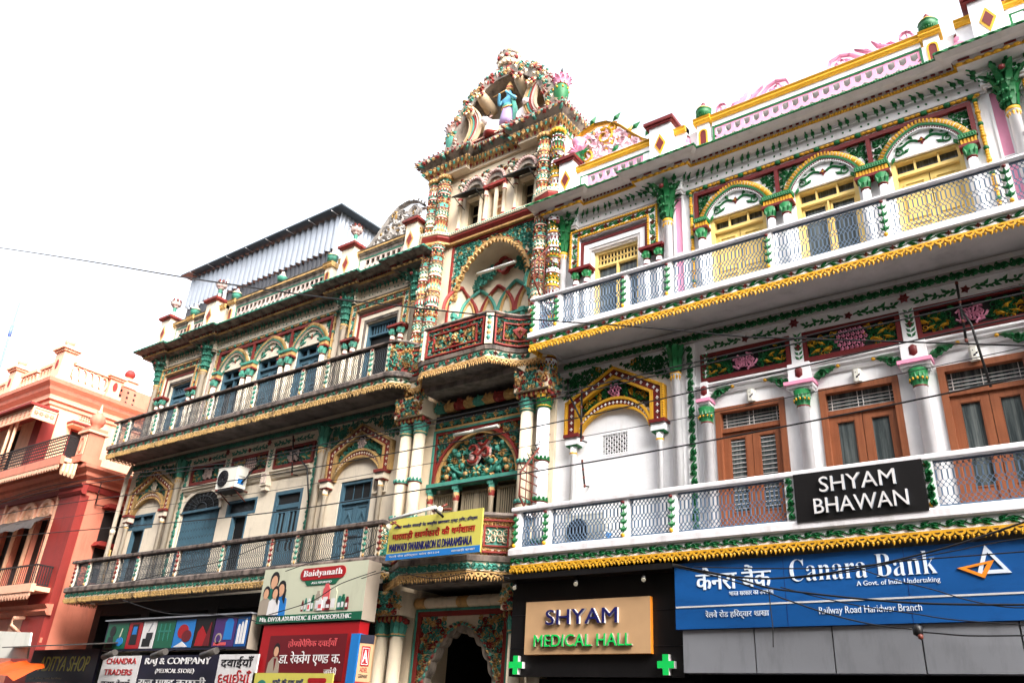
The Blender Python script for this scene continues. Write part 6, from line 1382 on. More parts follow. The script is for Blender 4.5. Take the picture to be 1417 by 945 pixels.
# bank sign: big blue fascia
Y = .62; t = board('bank_sign', 'long blue bank fascia with white lettering below the yellow lace of the white house', 3.82, 10.4, 1.36, 2.12, Y, .12, 'blue', 'navy')
H = [('केनरा', ' ', 'बैंक')]
words(t, 'lettering', ['केनरा', ' ', 'बैंक'], 4.1, 5.0, 1.79, 2.05, Y, 'frost', .01, .025); words(t, 'lettering', ['भारत', ' ', 'सरकार', ' ', 'का', ' ', 'उप', ('h', 'क'), 'रम'], 4.5, 5.02, 1.715, 1.76, Y, 'frost', .008)
words(t, 'lettering', '𝐂𝐚𝐧𝐚𝐫𝐚 𝐁𝐚𝐧𝐤', 5.22, 6.72, 1.83, 2.07, Y, 'frost', .01, -.012); words(t, 'lettering', 'A Govt. of India Undertaking', 5.92, 6.73, 1.735, 1.8, Y, 'frost', .008)
words(t, 'lettering', ['रेलवे', ' ', 'रोड', ' ', 'हरि', ('h', 'द'), 'वार', ' ', 'शाखा'] if False else ['रेलवे', ' ', 'रोड', ' ', 'ह', 'ि' + 'र', 'द्वार', ' ', 'शाखा'] if False else ['रेलवे', ' ', 'रोड', ' ', 'हरिद्वार', ' ', 'शाखा'], 4.2, 4.95, 1.46, 1.56, Y, 'frost', .008); words(t, 'lettering', 'Railway Road Haridwar Branch', 5.5, 6.52, 1.455, 1.55, Y, 'frost', .008)
b = MB()
for u in (5.15, 6.42, 7.7, 8.95): box(b, u, u + .004, Y, Y + .002, 1.36, 2.12, 'navy')
part(t, 'sheet_seam', b, SG)
b = MB(); box(b, 3.83, 10.4, Y, Y + .006, 1.6, 1.618, 'white'); part(t, 'rule_line', b, SG)
b = MB()
def tri(pts, w, m, o):
    c = (sum(p[0] for p in pts) / 3, sum(p[1] for p in pts) / 3); strip(b, pts, [(c[0] + (x - c[0]) * w, c[1] + (z - c[1]) * w) for x, z in pts], Y, Y + o, m, closed=True)
tri([(7.07, 1.8), (7.37, 1.8), (7.18, 2.08)], .62, 'frost', .01); tri([(6.9, 1.87), (7.13, 1.76), (7.24, 1.93)], .55, 'orange', .014); part(t, 'emblem', b, SG)
t = thing('cladding_panels', 'row of grey metal cladding sheets directly below the blue bank fascia', 'cladding', (7, -.58, .9)); b = MB()
for a, c in zip((3.88, 4.75, 5.6, 6.47, 7.34, 8.2, 9.1), (4.75, 5.6, 6.47, 7.34, 8.2, 9.1, 10.4)):
    b = MB(); prism(b, [(a + .008, .89), (c - .008, .89), (c - .008, 1.355), (a + .008, 1.355)], .45, .585, 'grey'); part(t, 'panel', b, SG)
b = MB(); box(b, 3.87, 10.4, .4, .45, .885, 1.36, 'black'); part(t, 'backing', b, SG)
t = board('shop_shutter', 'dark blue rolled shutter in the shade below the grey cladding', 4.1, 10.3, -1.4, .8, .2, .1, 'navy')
# medical hall fascia
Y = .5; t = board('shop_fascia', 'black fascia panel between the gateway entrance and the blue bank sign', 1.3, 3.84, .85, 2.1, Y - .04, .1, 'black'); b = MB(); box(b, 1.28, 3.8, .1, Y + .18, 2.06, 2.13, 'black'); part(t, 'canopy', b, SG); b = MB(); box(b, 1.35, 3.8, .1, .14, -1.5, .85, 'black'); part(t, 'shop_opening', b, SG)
b = MB()
for z in (1.2, 1.62): box(b, 1.3, 3.84, Y - .04, Y - .032, z, z + .006, 'ink')
part(t, 'joint', b, SG)
t = board('shop_sign', 'light wood sign with navy and green raised letters on the black fascia', 1.58, 3.44, 1.112, 1.776, Y + .03, .09, 'oak', 'orange')
words(t, 'lettering', 'SHYAM', 1.93, 3.0, 1.47, 1.66, Y + .03, 'navy', .04, .015, 'white'); words(t, 'lettering', 'MEDICAL HALL', 1.755, 3.2, 1.2, 1.35, Y + .03, 'lime', .04, .015, 'tan')
for u, lb in ((1.45, 'green plus sign at the gateway end of the black fascia'), (3.63, 'green plus sign on the black fascia beside the grey cladding')):
    b = MB(); w = .04; prism(b, [(u - .11, .985 - w), (u - w, .985 - w), (u - w, .87), (u + w, .87), (u + w, .985 - w), (u + .11, .985 - w), (u + .11, .985 + w), (u + w, .985 + w), (u + w, 1.1), (u - w, 1.1), (u - w, .985 + w), (u - .11, .985 + w)], Y - .035, Y + .03, 'lime', 'white'); solo('plus_sign', b, SG, lb, 'sign', 'green plus signs on the black fascia')
SPOT = ('small spotlight above the wood sign, nearest the gateway', 'small spotlight above the middle of the wood sign', 'small spotlight above the wood sign, nearest the bank')
for u, lb in zip((1.44, 2.42, 3.4), SPOT):
    t = thing('spotlight', lb, 'lamp', (u, -Y - .1, 1.98), 'spotlights over the wood sign'); b = MB(); tube(b, [(u, Y + .1, 2.07), (u, Y + .1, 2.01)], .012, 'black', 5); part(t, 'stem', b, SG); b = MB(); tube(b, [(u - .012, Y + .07, 2.03), (u + .02, Y + .16, 1.95)], [.028, .034], 'black', 8); part(t, 'housing', b, SG); b = MB(); tube(b, [(u + .021, Y + .163, 1.949), (u + .023, Y + .167, 1.945)], .028, 'bulb', 8); part(t, 'lens', b, SG)
# yellow guest house sign on the gateway balcony
Y = 1.06; fY = lambda u, o, z: (u + .0, -o, z)
t = board('guest_house_sign', 'yellow tin sign with red and navy lettering hung on the gateway balcony', -.65, 1.13, 2.38, 2.995, Y, .03, 'yellow')
b = MB(); box(b, -.65, 1.13, Y, Y + .006, 2.38, 2.475, 'sky'); part(t, 'blue_stripe', b, SG)
words(t, 'lettering', ['अखिल', ' ', 'भारतीय', ' ', 'मारवाड़ी', ' ', 'मेढ़', ' ', ('h', 'क'), 'षत्रिय', ' ', ('h', 'स'), 'वर', 'णकार', ' ', 'ट्रस्ट', ' ', '(रजि.)', ' ', 'हरिद्वार'], -.55, 1.05, 2.83, 2.9, Y, 'navy', .006)
words(t, 'lettering', ['मारवाड़ी', ' ', ('h', 'स'), 'वण', ('r',), 'कारों', ' ', 'की', ' ', 'धम', ('r',), 'शाला'], -.56, 1.02, 2.655, 2.8, Y, 'red', .008, .03)
words(t, 'lettering', 'MARWADI SWARNKARON KI DHARAMSHALA', -.6, .98, 2.5, 2.62, Y, 'navy', .008, .04); words(t, 'lettering', ['रेलवे', ' ', 'रोड', ' ', 'हरिद्वार', ' ', 'फोन', ' ', '01334'], -.58, .4, 2.41, 2.45, Y + .006, 'white', .004); words(t, 'lettering', ['मारवाड़ी', ' ', 'बाजार'], .62, 1.05, 2.41, 2.45, Y + .006, 'white', .004)
t = thing('sign_lamp', 'tube lamp on bent brackets along the top edge of the yellow sign', 'lamp', (-.1, -1.2, 3.0)); b = MB(); tube(b, [(-.45, Y + .2, 2.93), (.42, Y + .2, 3.03)], .025, 'tube', 8); part(t, 'tube', b, SG); b = MB(); tube(b, [(-.42, Y - .05, 2.85), (-.46, Y + .2, 2.93)], .012, 'rust', 5); tube(b, [(.3, Y - .1, 3.06), (.42, Y + .2, 2.99), (.5, Y + .1, 2.9)], .02, 'wire', 5); tube(b, [(.1, Y - .1, 3.08), (.5, Y - .05, 3.06)], .02, 'rust', 5); part(t, 'bracket', b, SG)
for (u, z, lb) in ((-.52, 2.84, 'round bulb hanging at the left corner of the yellow sign'), (.46, 3.0, 'round bulb at the right end of the tube lamp on the yellow sign')):
    t = thing('light_bulb', lb, 'bulb', (u, -Y - .15, z), 'bulbs at the yellow sign'); b = MB(); bead(b, u, Y + .15, z, .05, .05, .055, 'bulb', 10); part(t, 'globe', b, SG); b = MB(); tube(b, [(u, Y + .12, z + .04), (u + .04, Y + .05, z + .1)], .02, 'rust', 6); part(t, 'socket', b, SG)
# tall advertising box beside the gateway
Y = 1.0; t = board('advertising_board', 'pale lit-box board with a family photograph, red brand badge and green footer beside the gateway', -3.5, -1.06, 1.57, 2.44, Y, .28, 'cream', 'tan')
b = MB(); box(b, -3.5, -1.06, Y, Y + .006, 1.57, 1.69, 'green'); part(t, 'footer', b, SG); words(t, 'lettering', 'M/s. DIVYA AYURVEDIC & HOMOEOPATHIC', -3.4, -1.28, 1.595, 1.665, Y + .006, 'white', .005, .02)
b = MB(); P = [(-2.05 + (.42 if math.cos(a) > 0 else -.42) + .1 * math.cos(a), 2.3 + .095 * math.sin(a)) for a in [2 * math.pi * k / 24 for k in range(24)]]; prism(b, [(u + .02 * 0, z) for u, z in P], Y, Y + .012, 'red'); prism(b, [(-2.45, 2.2), (-1.65, 2.2), (-1.72, 2.12), (-2.38, 2.12)], Y, Y + .009, 'green'); part(t, 'badge', b, SG)
words(t, 'lettering', '𝐁𝐚𝐢𝐝𝐲𝐚𝐧𝐚𝐭𝐡', -2.5, -1.6, 2.235, 2.36, Y + .012, 'white', .005); words(t, 'lettering', 'ASLI AYURVED', -2.28, -1.82, 2.14, 2.175, Y + .009, 'white', .004)
b = MB()
def figure(u, z, s, top, hair, q=0.):
    global Y
    Y0_ = Y; Y = Y + q
    E = lambda cx, cz, rx, rz, a0=0, a1=6.283: [(cx + rx * math.cos(a), cz + rz * math.sin(a)) for a in [a0 + (a1 - a0) * k / 14 for k in range(14)]]
    prism(b, [(u - .17 * s, z - .42 * s), (u - .16 * s, z - .16 * s), (u - .06 * s, z - .1 * s), (u + .06 * s, z - .1 * s), (u + .16 * s, z - .16 * s), (u + .17 * s, z - .42 * s)], Y, Y + .004, top)
    prism(b, E(u, z + .015 * s, .1 * s, .125 * s), Y, Y + .006 + .001 * hair, 'hair'); prism(b, E(u, z - .02 * s, .072 * s, .1 * s), Y, Y + .009 + .001 * hair, 'skin')
    if hair: prism(b, [(u + .05 * s, z + .06 * s), (u + .12 * s, z - .02 * s), (u + .12 * s, z - .24 * s), (u + .05 * s, z - .16 * s)], Y, Y + .0075, 'hair')
    Y = Y0_
figure(-3.2, 2.24, 1.1, 'teal', 0); figure(-2.98, 2.1, 1.0, 'sky', 1, .007); figure(-3.34, 2.05, .82, 'tan', 0, .014); figure(-3.1, 2.04, .82, 'white', 1, .021); part(t, 'family_photograph', b, SG)
b = MB()
for k, (u, w, h, m) in enumerate(((-2.42, .05, .17, 'maroon'), (-2.35, .05, .2, 'teal'), (-2.27, .06, .19, 'white'), (-2.19, .06, .24, 'green'), (-2.08, .1, .3, 'tan'), (-1.9, .15, .4, 'rose'), (-1.72, .13, .34, 'cream'), (-1.58, .08, .2, 'teal'), (-1.5, .07, .22, 'green'), (-1.41, .06, .18, 'maroon'), (-2.0, .1, .18, 'white'), (-1.82, .1, .16, 'maroon'))):
    y = Y + .002 + .0015 * k; prism(b, [(u - w / 2, 1.73), (u + w / 2, 1.73), (u + w / 2, 1.73 + h * .8), (u + w * .3, 1.73 + h * .88), (u + w * .3, 1.73 + h), (u - w * .3, 1.73 + h), (u - w * .3, 1.73 + h * .88), (u - w / 2, 1.73 + h * .8)], Y, y, m); prism(b, [(u - w * .35, 1.76), (u + w * .35, 1.76), (u + w * .35, 1.73 + h * .5), (u - w * .35, 1.73 + h * .5)], Y, y + .001, 'white' if m != 'white' else 'rose')
part(t, 'product_picture', b, SG)
# red clinic sign
t = board('clinic_sign', 'red framed sign with white Hindi lettering and a doctor picture below the pale board', -3.3, -1.1, .3, 1.55, Y - .02, .2, 'red'); y = Y - .02
b = MB(); box(b, -3.08, -1.32, y, y + .006, .72, 1.38, 'maroon'); part(t, 'panel', b, SG)
words(t, 'lettering', ['होम्', 'योपैथिक', ' ', 'दवाईयाँ'] if False else ['हो', ('h', 'म'), 'योपैथिक', ' ', 'दवाईयाँ'], -2.62, -1.52, 1.19, 1.32, y + .006, 'rose', .005, .015)
words(t, 'lettering', ['डा.', ' ', 'रे', ('h', 'क'), 'वेग', ' ', 'ए', ('h', 'ण'), 'ड', ' ', 'क.'], -2.78, -1.4, .93, 1.14, y + .006, 'white', .006, .01); words(t, 'lettering', ['जम', ('r',), 'नी'], -1.72, -1.45, .81, .91, y + .006, 'white', .005); words(t, 'lettering', ['दि', ('h', 'व'), 'या', ' ', 'होमियोपैथी'], -2.45, -1.6, .735, .81, y + .006, 'ink', .005, .01)
b = MB(); E = lambda cx, cz, rx, rz: [(cx + rx * math.cos(a), cz + rz * math.sin(a)) for a in [6.283 * k / 16 for k in range(16)]]
prism(b, [(-3.05, .73), (-3.02, .98), (-2.93, 1.06), (-2.83, 1.06), (-2.76, .96), (-2.74, .73)], y, y + .009, 'tan'); prism(b, E(-2.87, 1.17, .075, .1), y, y + .01, 'hair'); prism(b, E(-2.87, 1.14, .055, .075), y, y + .012, 'skin'); prism(b, [(-2.9, 1.04), (-2.84, 1.04), (-2.86, .85)], y, y + .011, 'maroon'); part(t, 'doctor_picture', b, SG)
t = board('yellow_banner', 'yellow shop banner hung over the foot of the red clinic sign', -3.25, -1.42, .2, .82, Y + .06, .02, 'yellow'); words(t, 'lettering', ['सभी', ' ', 'की', ' ', 'दवा', ' ', 'यहाँ'], -2.75, -2.05, .66, .74, Y + .06, 'navy', .005, .02); b = MB(); P = [(-1.75 + (.16 if math.cos(a) > 0 else -.16) + .04 * math.cos(a), .72 + .035 * math.sin(a)) for a in [2 * math.pi * k / 20 for k in range(20)]]; prism(b, P, Y + .06, Y + .066, 'red'); prism(b, E(-3.0, .62, .12, .1), Y + .06, Y + .066, 'teal'); part(t, 'badge', b, SG)
# small side sign with the boxed letter
fs = lambda u, o, z: (-1.02 + u * .45 + o * .5, -(1.0 - u * .5) - o * .8, z)
t = thing('side_sign', 'narrow blue edged light-box with a boxed red letter A beside the red clinic sign', 'sign', (-.9, -.9, .3)); b = MB(); prism(b, [(-1.2, .2), (-1.03, .2), (-1.03, 1.37), (-1.2, 1.37)], .85, 1.02, 'sky'); part(t, 'blue_edge', b, SG)
b = MB(fs); prism(b, [(0, .2), (.3, .2), (.3, 1.36), (0, 1.36)], -.1, .0, 'oak'); prism(b, [(0, 1.24), (.3, 1.24), (.3, 1.36), (0, 1.36)], 0, .005, 'panel'); prism(b, [(.0, .72), (.3, .72), (.3, .5), (.0, .5)], 0, .005, 'red'); prism(b, [(.06, .93), (.24, .93), (.24, 1.2), (.06, 1.2)], 0, .006, 'red'); frame(b, .08, .22, .95, 1.18, .008, .006, .009, 'white'); part(t, 'board', b, SG)
words(t, 'lettering', 'A', .1, .2, .98, 1.15, .006, 'white', .005, .03, f=fs); words(t, 'lettering', 'ADEL', .07, .23, .85, .91, .0, 'red', .005, .02, f=fs); words(t, 'lettering', 'GERMANY', .05, .25, .77, .82, .0, 'ink', .005, .01, f=fs)
# long picture box with product photographs
Y = 1.0; t = board('picture_box', 'dark light-box with a row of coloured medical pictures above the shop name boards', -8.0, -3.62, 1.19, 1.735, Y, .22, 'panel', 'tan'); cells = [(-7.95, -7.25, 'green'), (-7.22, -6.78, 'red'), (-6.75, -6.33, 'white'), (-6.3, -5.75, 'green'), (-5.72, -5.15, 'sky'), (-5.12, -4.6, 'black'), (-4.57, -4.0, 'purple'), (-3.97, -3.67, 'blue')]
for i, (a, c, m) in enumerate(cells):
    b = MB(); box(b, a, c, Y, Y + .006, 1.23, 1.7, m); cm = (a + c) / 2; q = Y + .006
    def ob(P, mm, h=.004): prism(b, P, q, q + h, mm)
    if i == 0: ob(E(-7.75, 1.55, .1, .1), 'black'); ob([(-7.9, 1.25), (-7.86, 1.45), (-7.7, 1.45), (-7.66, 1.25)], 'black'); ob(E(-7.45, 1.36, .12, .08), 'sky'); ob([(-7.5, 1.42), (-7.46, 1.42), (-7.42, 1.6), (-7.45, 1.6)], 'cream')
    if i == 1: ob([(cm - .12, 1.3), (cm + .12, 1.3), (cm + .1, 1.66), (cm - .1, 1.66)], 'black'); ob([(cm - .07, 1.48), (cm + .07, 1.48), (cm + .06, 1.62), (cm - .06, 1.62)], 'sky', .007)
    if i == 2: ob([(cm - .14, 1.26), (cm + .12, 1.26), (cm + .12, 1.4), (cm - .14, 1.4)], 'black'); ob([(cm - .05, 1.38), (cm + .15, 1.38), (cm + .15, 1.5), (cm - .05, 1.5)], 'ink', .006); ob([(cm - .02, 1.52), (cm + .02, 1.52), (cm + .1, 1.68), (cm + .06, 1.68)], 'grey')
    if i == 3:
        for k in range(3): ob([(a + .1 + k * .14, 1.35 + .03 * k), (a + .13 + k * .14, 1.35), (a + .13 + k * .14, 1.65), (a + .1 + k * .14, 1.65)], 'teal'); ob([(a + .06 + k * .14, 1.5), (a + .18 + k * .14, 1.5), (a + .18 + k * .14, 1.53), (a + .06 + k * .14, 1.53)], 'teal', .006)
    if i == 4: ob(E(cm - .03, 1.5, .16, .12), 'red'); ob(E(cm + .1, 1.42, .14, .1), 'maroon', .006); ob([(a + .05, 1.24), (c - .1, 1.24), (cm, 1.33)], 'white')
    if i == 5: ob([(a + .06, 1.25), (a + .3, 1.25), (a + .36, 1.42), (a + .2, 1.58), (a + .1, 1.48)], 'red'); ob([(a + .3, 1.25), (c - .05, 1.25), (c - .08, 1.64), (c - .14, 1.5)], 'maroon', .006)
    if i == 6: ob([(cm, 1.34), (cm + .22, 1.34), (cm + .22, 1.62), (cm + .16, 1.68), (cm + .06, 1.68), (cm, 1.62)], 'sky'); ob(E(cm - .13, 1.36, .09, .09), 'tan'); ob(E(cm - .13, 1.36, .06, .06), 'purple', .006); ob([(a + .05, 1.25), (cm + .1, 1.25), (cm + .1, 1.3), (a + .05, 1.3)], 'rose')
    if i == 7:
        for k in range(3): x = a + .04 + k * .08; ob([(x, 1.27), (x + .06, 1.27), (x + .06, 1.5 + .04 * k), (x + .045, 1.58 + .04 * k), (x + .015, 1.58 + .04 * k), (x, 1.5 + .04 * k)], 'white')
    part(t, 'picture', b, SG)
b = MB(); box(b, -8.05, -3.6, .75, 1.05, 1.735, 1.76, 'grey'); part(t, 'top_trim', b, SG)
# shop name boards below it
Y = 1.06
t = board('trader_sign', 'white board with red and black trader lettering left of the navy medical store board', -7.75, -6.5, .2, 1.1, Y, .04, 'white'); words(t, 'lettering', 'CHANDRA', -7.6, -6.62, .96, 1.06, Y, 'red', .008, .03); words(t, 'lettering', 'TRADERS', -7.6, -6.68, .77, .87, Y, 'red', .008, .03); words(t, 'lettering', ['च', ('h', 'न'), 'द्रा' if False else 'दा', ' ', 'ट्रेडर्स' if False else 'टेडस', ('r',)], -7.62, -6.68, .57, .7, Y, 'ink', .008, .02)
t = board('medical_store_sign', 'navy board with white medical store lettering in English and Hindi', -6.48, -4.22, .2, 1.1, Y, .04, 'panel'); words(t, 'lettering', 'RAJ & COMPANY', -6.33, -4.42, .92, 1.06, Y, 'white', .008, .03); words(t, 'lettering', '(MEDICAL STORE)', -5.95, -4.82, .79, .88, Y, 'white', .008, .01); words(t, 'lettering', ['राज', ' ', 'ए', ('h', 'ण'), 'ड', ' ', 'क', ('h', 'म'), 'पनी'], -6.4, -4.45, .56, .75, Y, 'white', .008, .03)
t = board('white_banner', 'white banner with black Hindi and red Gujarati lettering right of the navy board', -4.2, -3.2, .2, 1.1, Y, .03, 'white'); words(t, 'lettering', ['दवाईयाँ'], -4.12, -3.3, .89, 1.07, Y, 'ink', .008, .02); words(t, 'lettering', ['દવાઈયાઁ'], -4.12, -3.3, .66, .86, Y, 'red', .008, .02)
for u, lb in ((-7.2, 'grey tube floodlight over the white trader board'), (-5.62, 'grey tube floodlight over the middle of the navy medical store board'), (-4.2, 'grey tube floodlight over the white banner')):
    t = thing('floodlight', lb, 'lamp', (u, -Y - .2, 1.1), 'floodlights over the shop boards'); b = MB(); tube(b, [(u - .2, Y + .2, 1.06), (u + .22, Y + .24, 1.13)], .055, 'tin', 10); part(t, 'housing', b, SG); b = MB(); tube(b, [(u, Y - .1, 1.2), (u + .02, Y + .22, 1.12)], .012, 'wire', 5); part(t, 'arm', b, SG)
# corner shop with a tin roof
Y = .95; t = board('corner_shop_sign', 'dark blue board with slanted yellow lettering under a tin roof at the lane corner', -10.75, -8.15, .62, 1.25, Y, .05, 'panel'); words(t, 'lettering', 'ADITYA SHOP', -10.35, -8.45, .84, 1.12, Y, 'yellow', .006, .02, shear=.15); words(t, 'lettering', 'opp. railway road, haridwar', -10.6, -9.3, .68, .73, Y, 'tan', .004)
b = MB(); q = [(-11.0, Y - .1, 1.34), (-7.5, Y - .1, 1.36), (-7.4, Y + .5, 1.26), (-11.1, Y + .5, 1.24)]; A = [b.p(*x) for x in q]; B = [b.p(x, o, z + .02) for x, o, z in q]; b.fc(A, 'tin'); b.fc(B, 'tin')
for i in range(4): b.fc((A[i], A[(i + 1) % 4], B[(i + 1) % 4], B[i]), 'tin')
solo('tin_canopy', b, SG, 'thin rusty tin roof sheet over the yellow lettered corner shop sign', 'canopy')
b = MB(); prism(b, [(-12.05, 1.08), (-10.35, 1.05), (-10.5, 1.56), (-11.95, 1.62)], 1.2, 1.24, 'plastic'); solo('blank_hoarding', b, SG, 'dirty white blank hoarding in front of the peach house above the orange tarpaulin', 'hoarding')
b = MB(); rows = []
for i in range(9):
    t_ = i / 8; rows.append([b.p(-11.0 + 1.7 * t_, 1.3 + .6 * k / 4 + .05 * math.sin(i * 1.7 + k), .99 - .06 * abs(t_ - .4) - .28 * (k / 4) ** 1.3 + .03 * math.sin(i * 2.1) - .22 * max(0, t_ - .7)) for k in range(5)])
for A, B in zip(rows, rows[1:]):
    for k in range(4): b.fc((A[k], A[k + 1], B[k + 1], B[k]), 'tarp', True)
solo('tarpaulin', b, SG, 'bright orange tarpaulin over a stall at the bottom left corner', 'tarpaulin')
# ------------------------------------------------------------------ air conditioners
def cooler(u, z, o, label, loose=False, k=1.):
    t = thing('air_conditioner', label, 'air conditioner', (u, -o, z)); w, h, d = .62 * k, .42 * k, .27 * k; b = MB(); box(b, u, u + w, o - d, o, z, z + h, 'plastic'); box(b, u - .008, u + w + .008, o - d - .01, o + .008, z + h, z + h + .02, 'plastic'); part(t, 'casing', b, SG)
    cu, cz = u + w * .34, z + h * .5; b = MB(); P = [(cu + .16 * k * math.cos(a), cz + .17 * k * math.sin(a)) for a in [6.283 * i / 20 for i in range(20)]]; prism(b, P, o, o + .006, 'black')
    for r in (.05, .09, .13, .165):
        Q = [(cu + r * k * math.cos(a), cz + r * 1.05 * k * math.sin(a)) for a in [6.283 * i / 20 for i in range(20)]]; strip(b, Q, [(cu + (x - cu) * .93, cz + (y - cz) * .93) for x, y in Q], o + .006, o + .02, 'ink', closed=True)
    for i in range(8): a = 6.283 * i / 8; tube(b, [(cu, o + .016, cz), (cu + .16 * k * math.cos(a), o + .016, cz + .168 * k * math.sin(a))], .004, 'ink', 4)
    part(t, 'fan_grille', b, SG); b = MB(lambda x, y, zz: (u + w + y, -o + x, zz))
    box(b, .05, .2, .0, .02, z + .24 * k, z + .38 * k, 'plastic'); box(b, .06, .19, .0, .012, z + .08 * k, z + .18 * k, 'sky'); part(t, 'service_cover', b, SG)
    b = MB()
    if not loose:
        for x in (u + .06, u + w - .06): tube(b, [(x, 0, z - .02), (x, o + .02, z - .02)], .018, 'rust', 5); tube(b, [(x, 0, z - .22), (x, o - .06, z - .03)], .014, 'rust', 5)
        box(b, u, u + w, o - d, o, z - .05, z - .03, 'ink'); part(t, 'wall_bracket', b, SG)
        b = MB(); tube(b, [(u + w, o - .15, z + .1), (u + w + .08, .2, z + .2), (u + w + .05, .06, z + .42), (u + w + .25, .04, z + .52), (u + w + .5, .03, z + .4)], .02, 'wire', 6); part(t, 'pipe', b, SG)
    else:
        for x in (u + .06, u + w - .06): box(b, x - .03, x + .03, o - d, o, z - .04, z, 'ink')
        part(t, 'foot', b, SG)
cooler(-6.42, 4.34, .38, 'white air conditioner outdoor unit bracketed on the cream wall beside the arched grille')
cooler(2.08, 2.5, .4, 'grey air conditioner unit standing behind the lower railing of the white house', True)
# ------------------------------------------------------------------ small wall lamps between the brown doors
for u, lb in ((4.72, 'small white wall lamp above the brown door nearest the gateway'), (6.08, 'small white wall lamp above the middle brown door'), (7.38, 'small white wall lamp above the brown door at the right edge')):
    t = thing('wall_lamp', lb, 'lamp', (u, 0, 4.28), 'wall lamps above the brown doors'); b = MB(); P = [(-.05, 0), (-.05, .06), (-.025, .085), (.025, .085), (.05, .06), (.05, 0)]
    A = [b.p(u + x, o, 4.29) for x, o in P]; B = [b.p(u + x * 1.05, o * 1.1, 4.45) for x, o in P]
    for i in range(5): b.fc((A[i], A[i + 1], B[i + 1], B[i]), 'plastic')
    b.fc(A, 'plastic'); b.fc(B, 'plastic'); part(t, 'shade', b, SG); b = MB()
    for x, z in ((-.02, 4.39), (.015, 4.35), (-.01, 4.33)): leaf(b, u + x, z, .9, .05, .03, .088, .006, 'panel')
    part(t, 'painted_motif', b, SG)
# ------------------------------------------------------------------ tube lights on the gateway
for (u0, z0, u1, z1, o, lb) in ((-.33, 4.6, .58, 4.62, .16, 'white tube light across the top of the carved lunette'), (-.36, 7.86, .5, 7.86, -.1, 'white tube light across the niche of the upper gateway balcony')):
    t = thing('tube_light', lb, 'lamp', ((u0 + u1) / 2, -o, z0)); b = MB(); m = (u0 + u1) / 2
    for a, c in ((u0, m - .04), (m - .02, u1)): tube(b, [(a, o, z0 + (z1 - z0) * (a - u0) / (u1 - u0)), (c, o, z0 + (z1 - z0) * (c - u0) / (u1 - u0))], .022, 'tube', 8)
    part(t, 'tube', b, SG); b = MB(); box(b, u0, u1, o - .05, o - .02, z0 - .01, z0 + .04, 'plastic'); part(t, 'fitting', b, SG)
# ------------------------------------------------------------------ statues in the shell niche
def skin(name, verts, edges, radii, parent, m, loc=(0, 0, 0), root=0, sub=2):
    me = bpy.data.meshes.new(name); me.from_pydata([Vector(v) for v in verts], edges, []); o = bpy.data.objects.new(name, me); COL.objects.link(o)
    sk = o.modifiers.new('s', 'SKIN'); sk.use_smooth_shade = True
    for i, r in enumerate(radii): me.skin_vertices[0].data[i].radius = r if isinstance(r, tuple) else (r, r); me.skin_vertices[0].data[i].use_root = (i == root)
    o.modifiers.new('d', 'SUBSURF').levels = sub; bpy.context.view_layer.update()
    ev = bpy.data.meshes.new_from_object(o.evaluated_get(bpy.context.evaluated_depsgraph_get())); bpy.data.objects.remove(o); ev.materials.clear(); ev.materials.append(m)
    for p in ev.polygons: p.use_smooth = True; p.material_index = 0
    q = bpy.data.objects.new(name, ev); COL.objects.link(q); q.parent = parent; q.location = (0, 0, 0); return q
st = thing('flute_player_statue', 'painted statue of a blue flute player in a green shawl under the shell pediment', 'statue', (.14, .02, 11.0))
S = lambda *v: v
V = [(0, 0, .62), (0, -.01, .78), (0, 0, .96), (0, 0, 1.06), (0, -.01, 1.14), (0, -.02, 1.27),       # pelvis, waist, chest, neck, head base, crown of head
     (-.08, 0, .6), (-.09, -.03, .32), (-.08, 0, .04), (-.1, -.1, .02), (.08, 0, .6), (.03, -.06, .32), (-.02, -.04, .05), (-.05, -.14, .02),
     (-.17, 0, .98), (-.25, -.08, .82), (-.16, -.2, 1.0), (-.13, -.23, 1.06), (.17, 0, .98), (.27, -.06, .84), (.12, -.2, .98), (.05, -.24, 1.06)]
Ed = [(0, 1), (1, 2), (2, 3), (3, 4), (4, 5), (0, 6), (6, 7), (7, 8), (8, 9), (0, 10), (10, 11), (11, 12), (12, 13), (2, 14), (14, 15), (15, 16), (16, 17), (2, 18), (18, 19), (19, 20), (20, 21)]
Ra = [.12, .1, .13, .05, .085, .075, .085, .065, .045, .035, .085, .065, .045, .035, .06, .045, .036, .034, .06, .045, .036, .034]
skin('body', V, Ed, Ra, st, GA['blue'])
fs = lambda u, o, z: (u, -o, z)
def local(par, name, b, pal):
    o = bpy.data.objects.new(name, finish_mesh(name, b, pal)); COL.objects.link(o); o.parent = par; return o
b = MB(fs); lathe(b, 0, 0, [(.13, .68, 'purple'), (.17, .5, 'purple'), (.2, .26, 'purple'), (.19, .12, 'purple')], 14, lob=.06, ln=7); local(st, 'robe', b, GA)
b = MB(fs)
for sg in (-1, 1): ribbon(b, [(sg * .1, 1.02), (sg * .17, .8), (sg * .24, .5), (sg * .27, .15)], [.1, .13, .16, .2], -.06 if sg < 0 else .02, .07, 'green')
lathe(b, 0, 0, [(.155, .62, 'green'), (.16, .7, 'green'), (.14, .74, 'green')], 12); local(st, 'shawl', b, GA)
b = MB(fs); lathe(b, 0, .0, [(.1, 1.24, 'yellow'), (.11, 1.3, 'red'), (.1, 1.36, 'yellow'), (.06, 1.46, 'yellow'), (.02, 1.56, 'yellow')], 10); local(st, 'crown', b, GA)
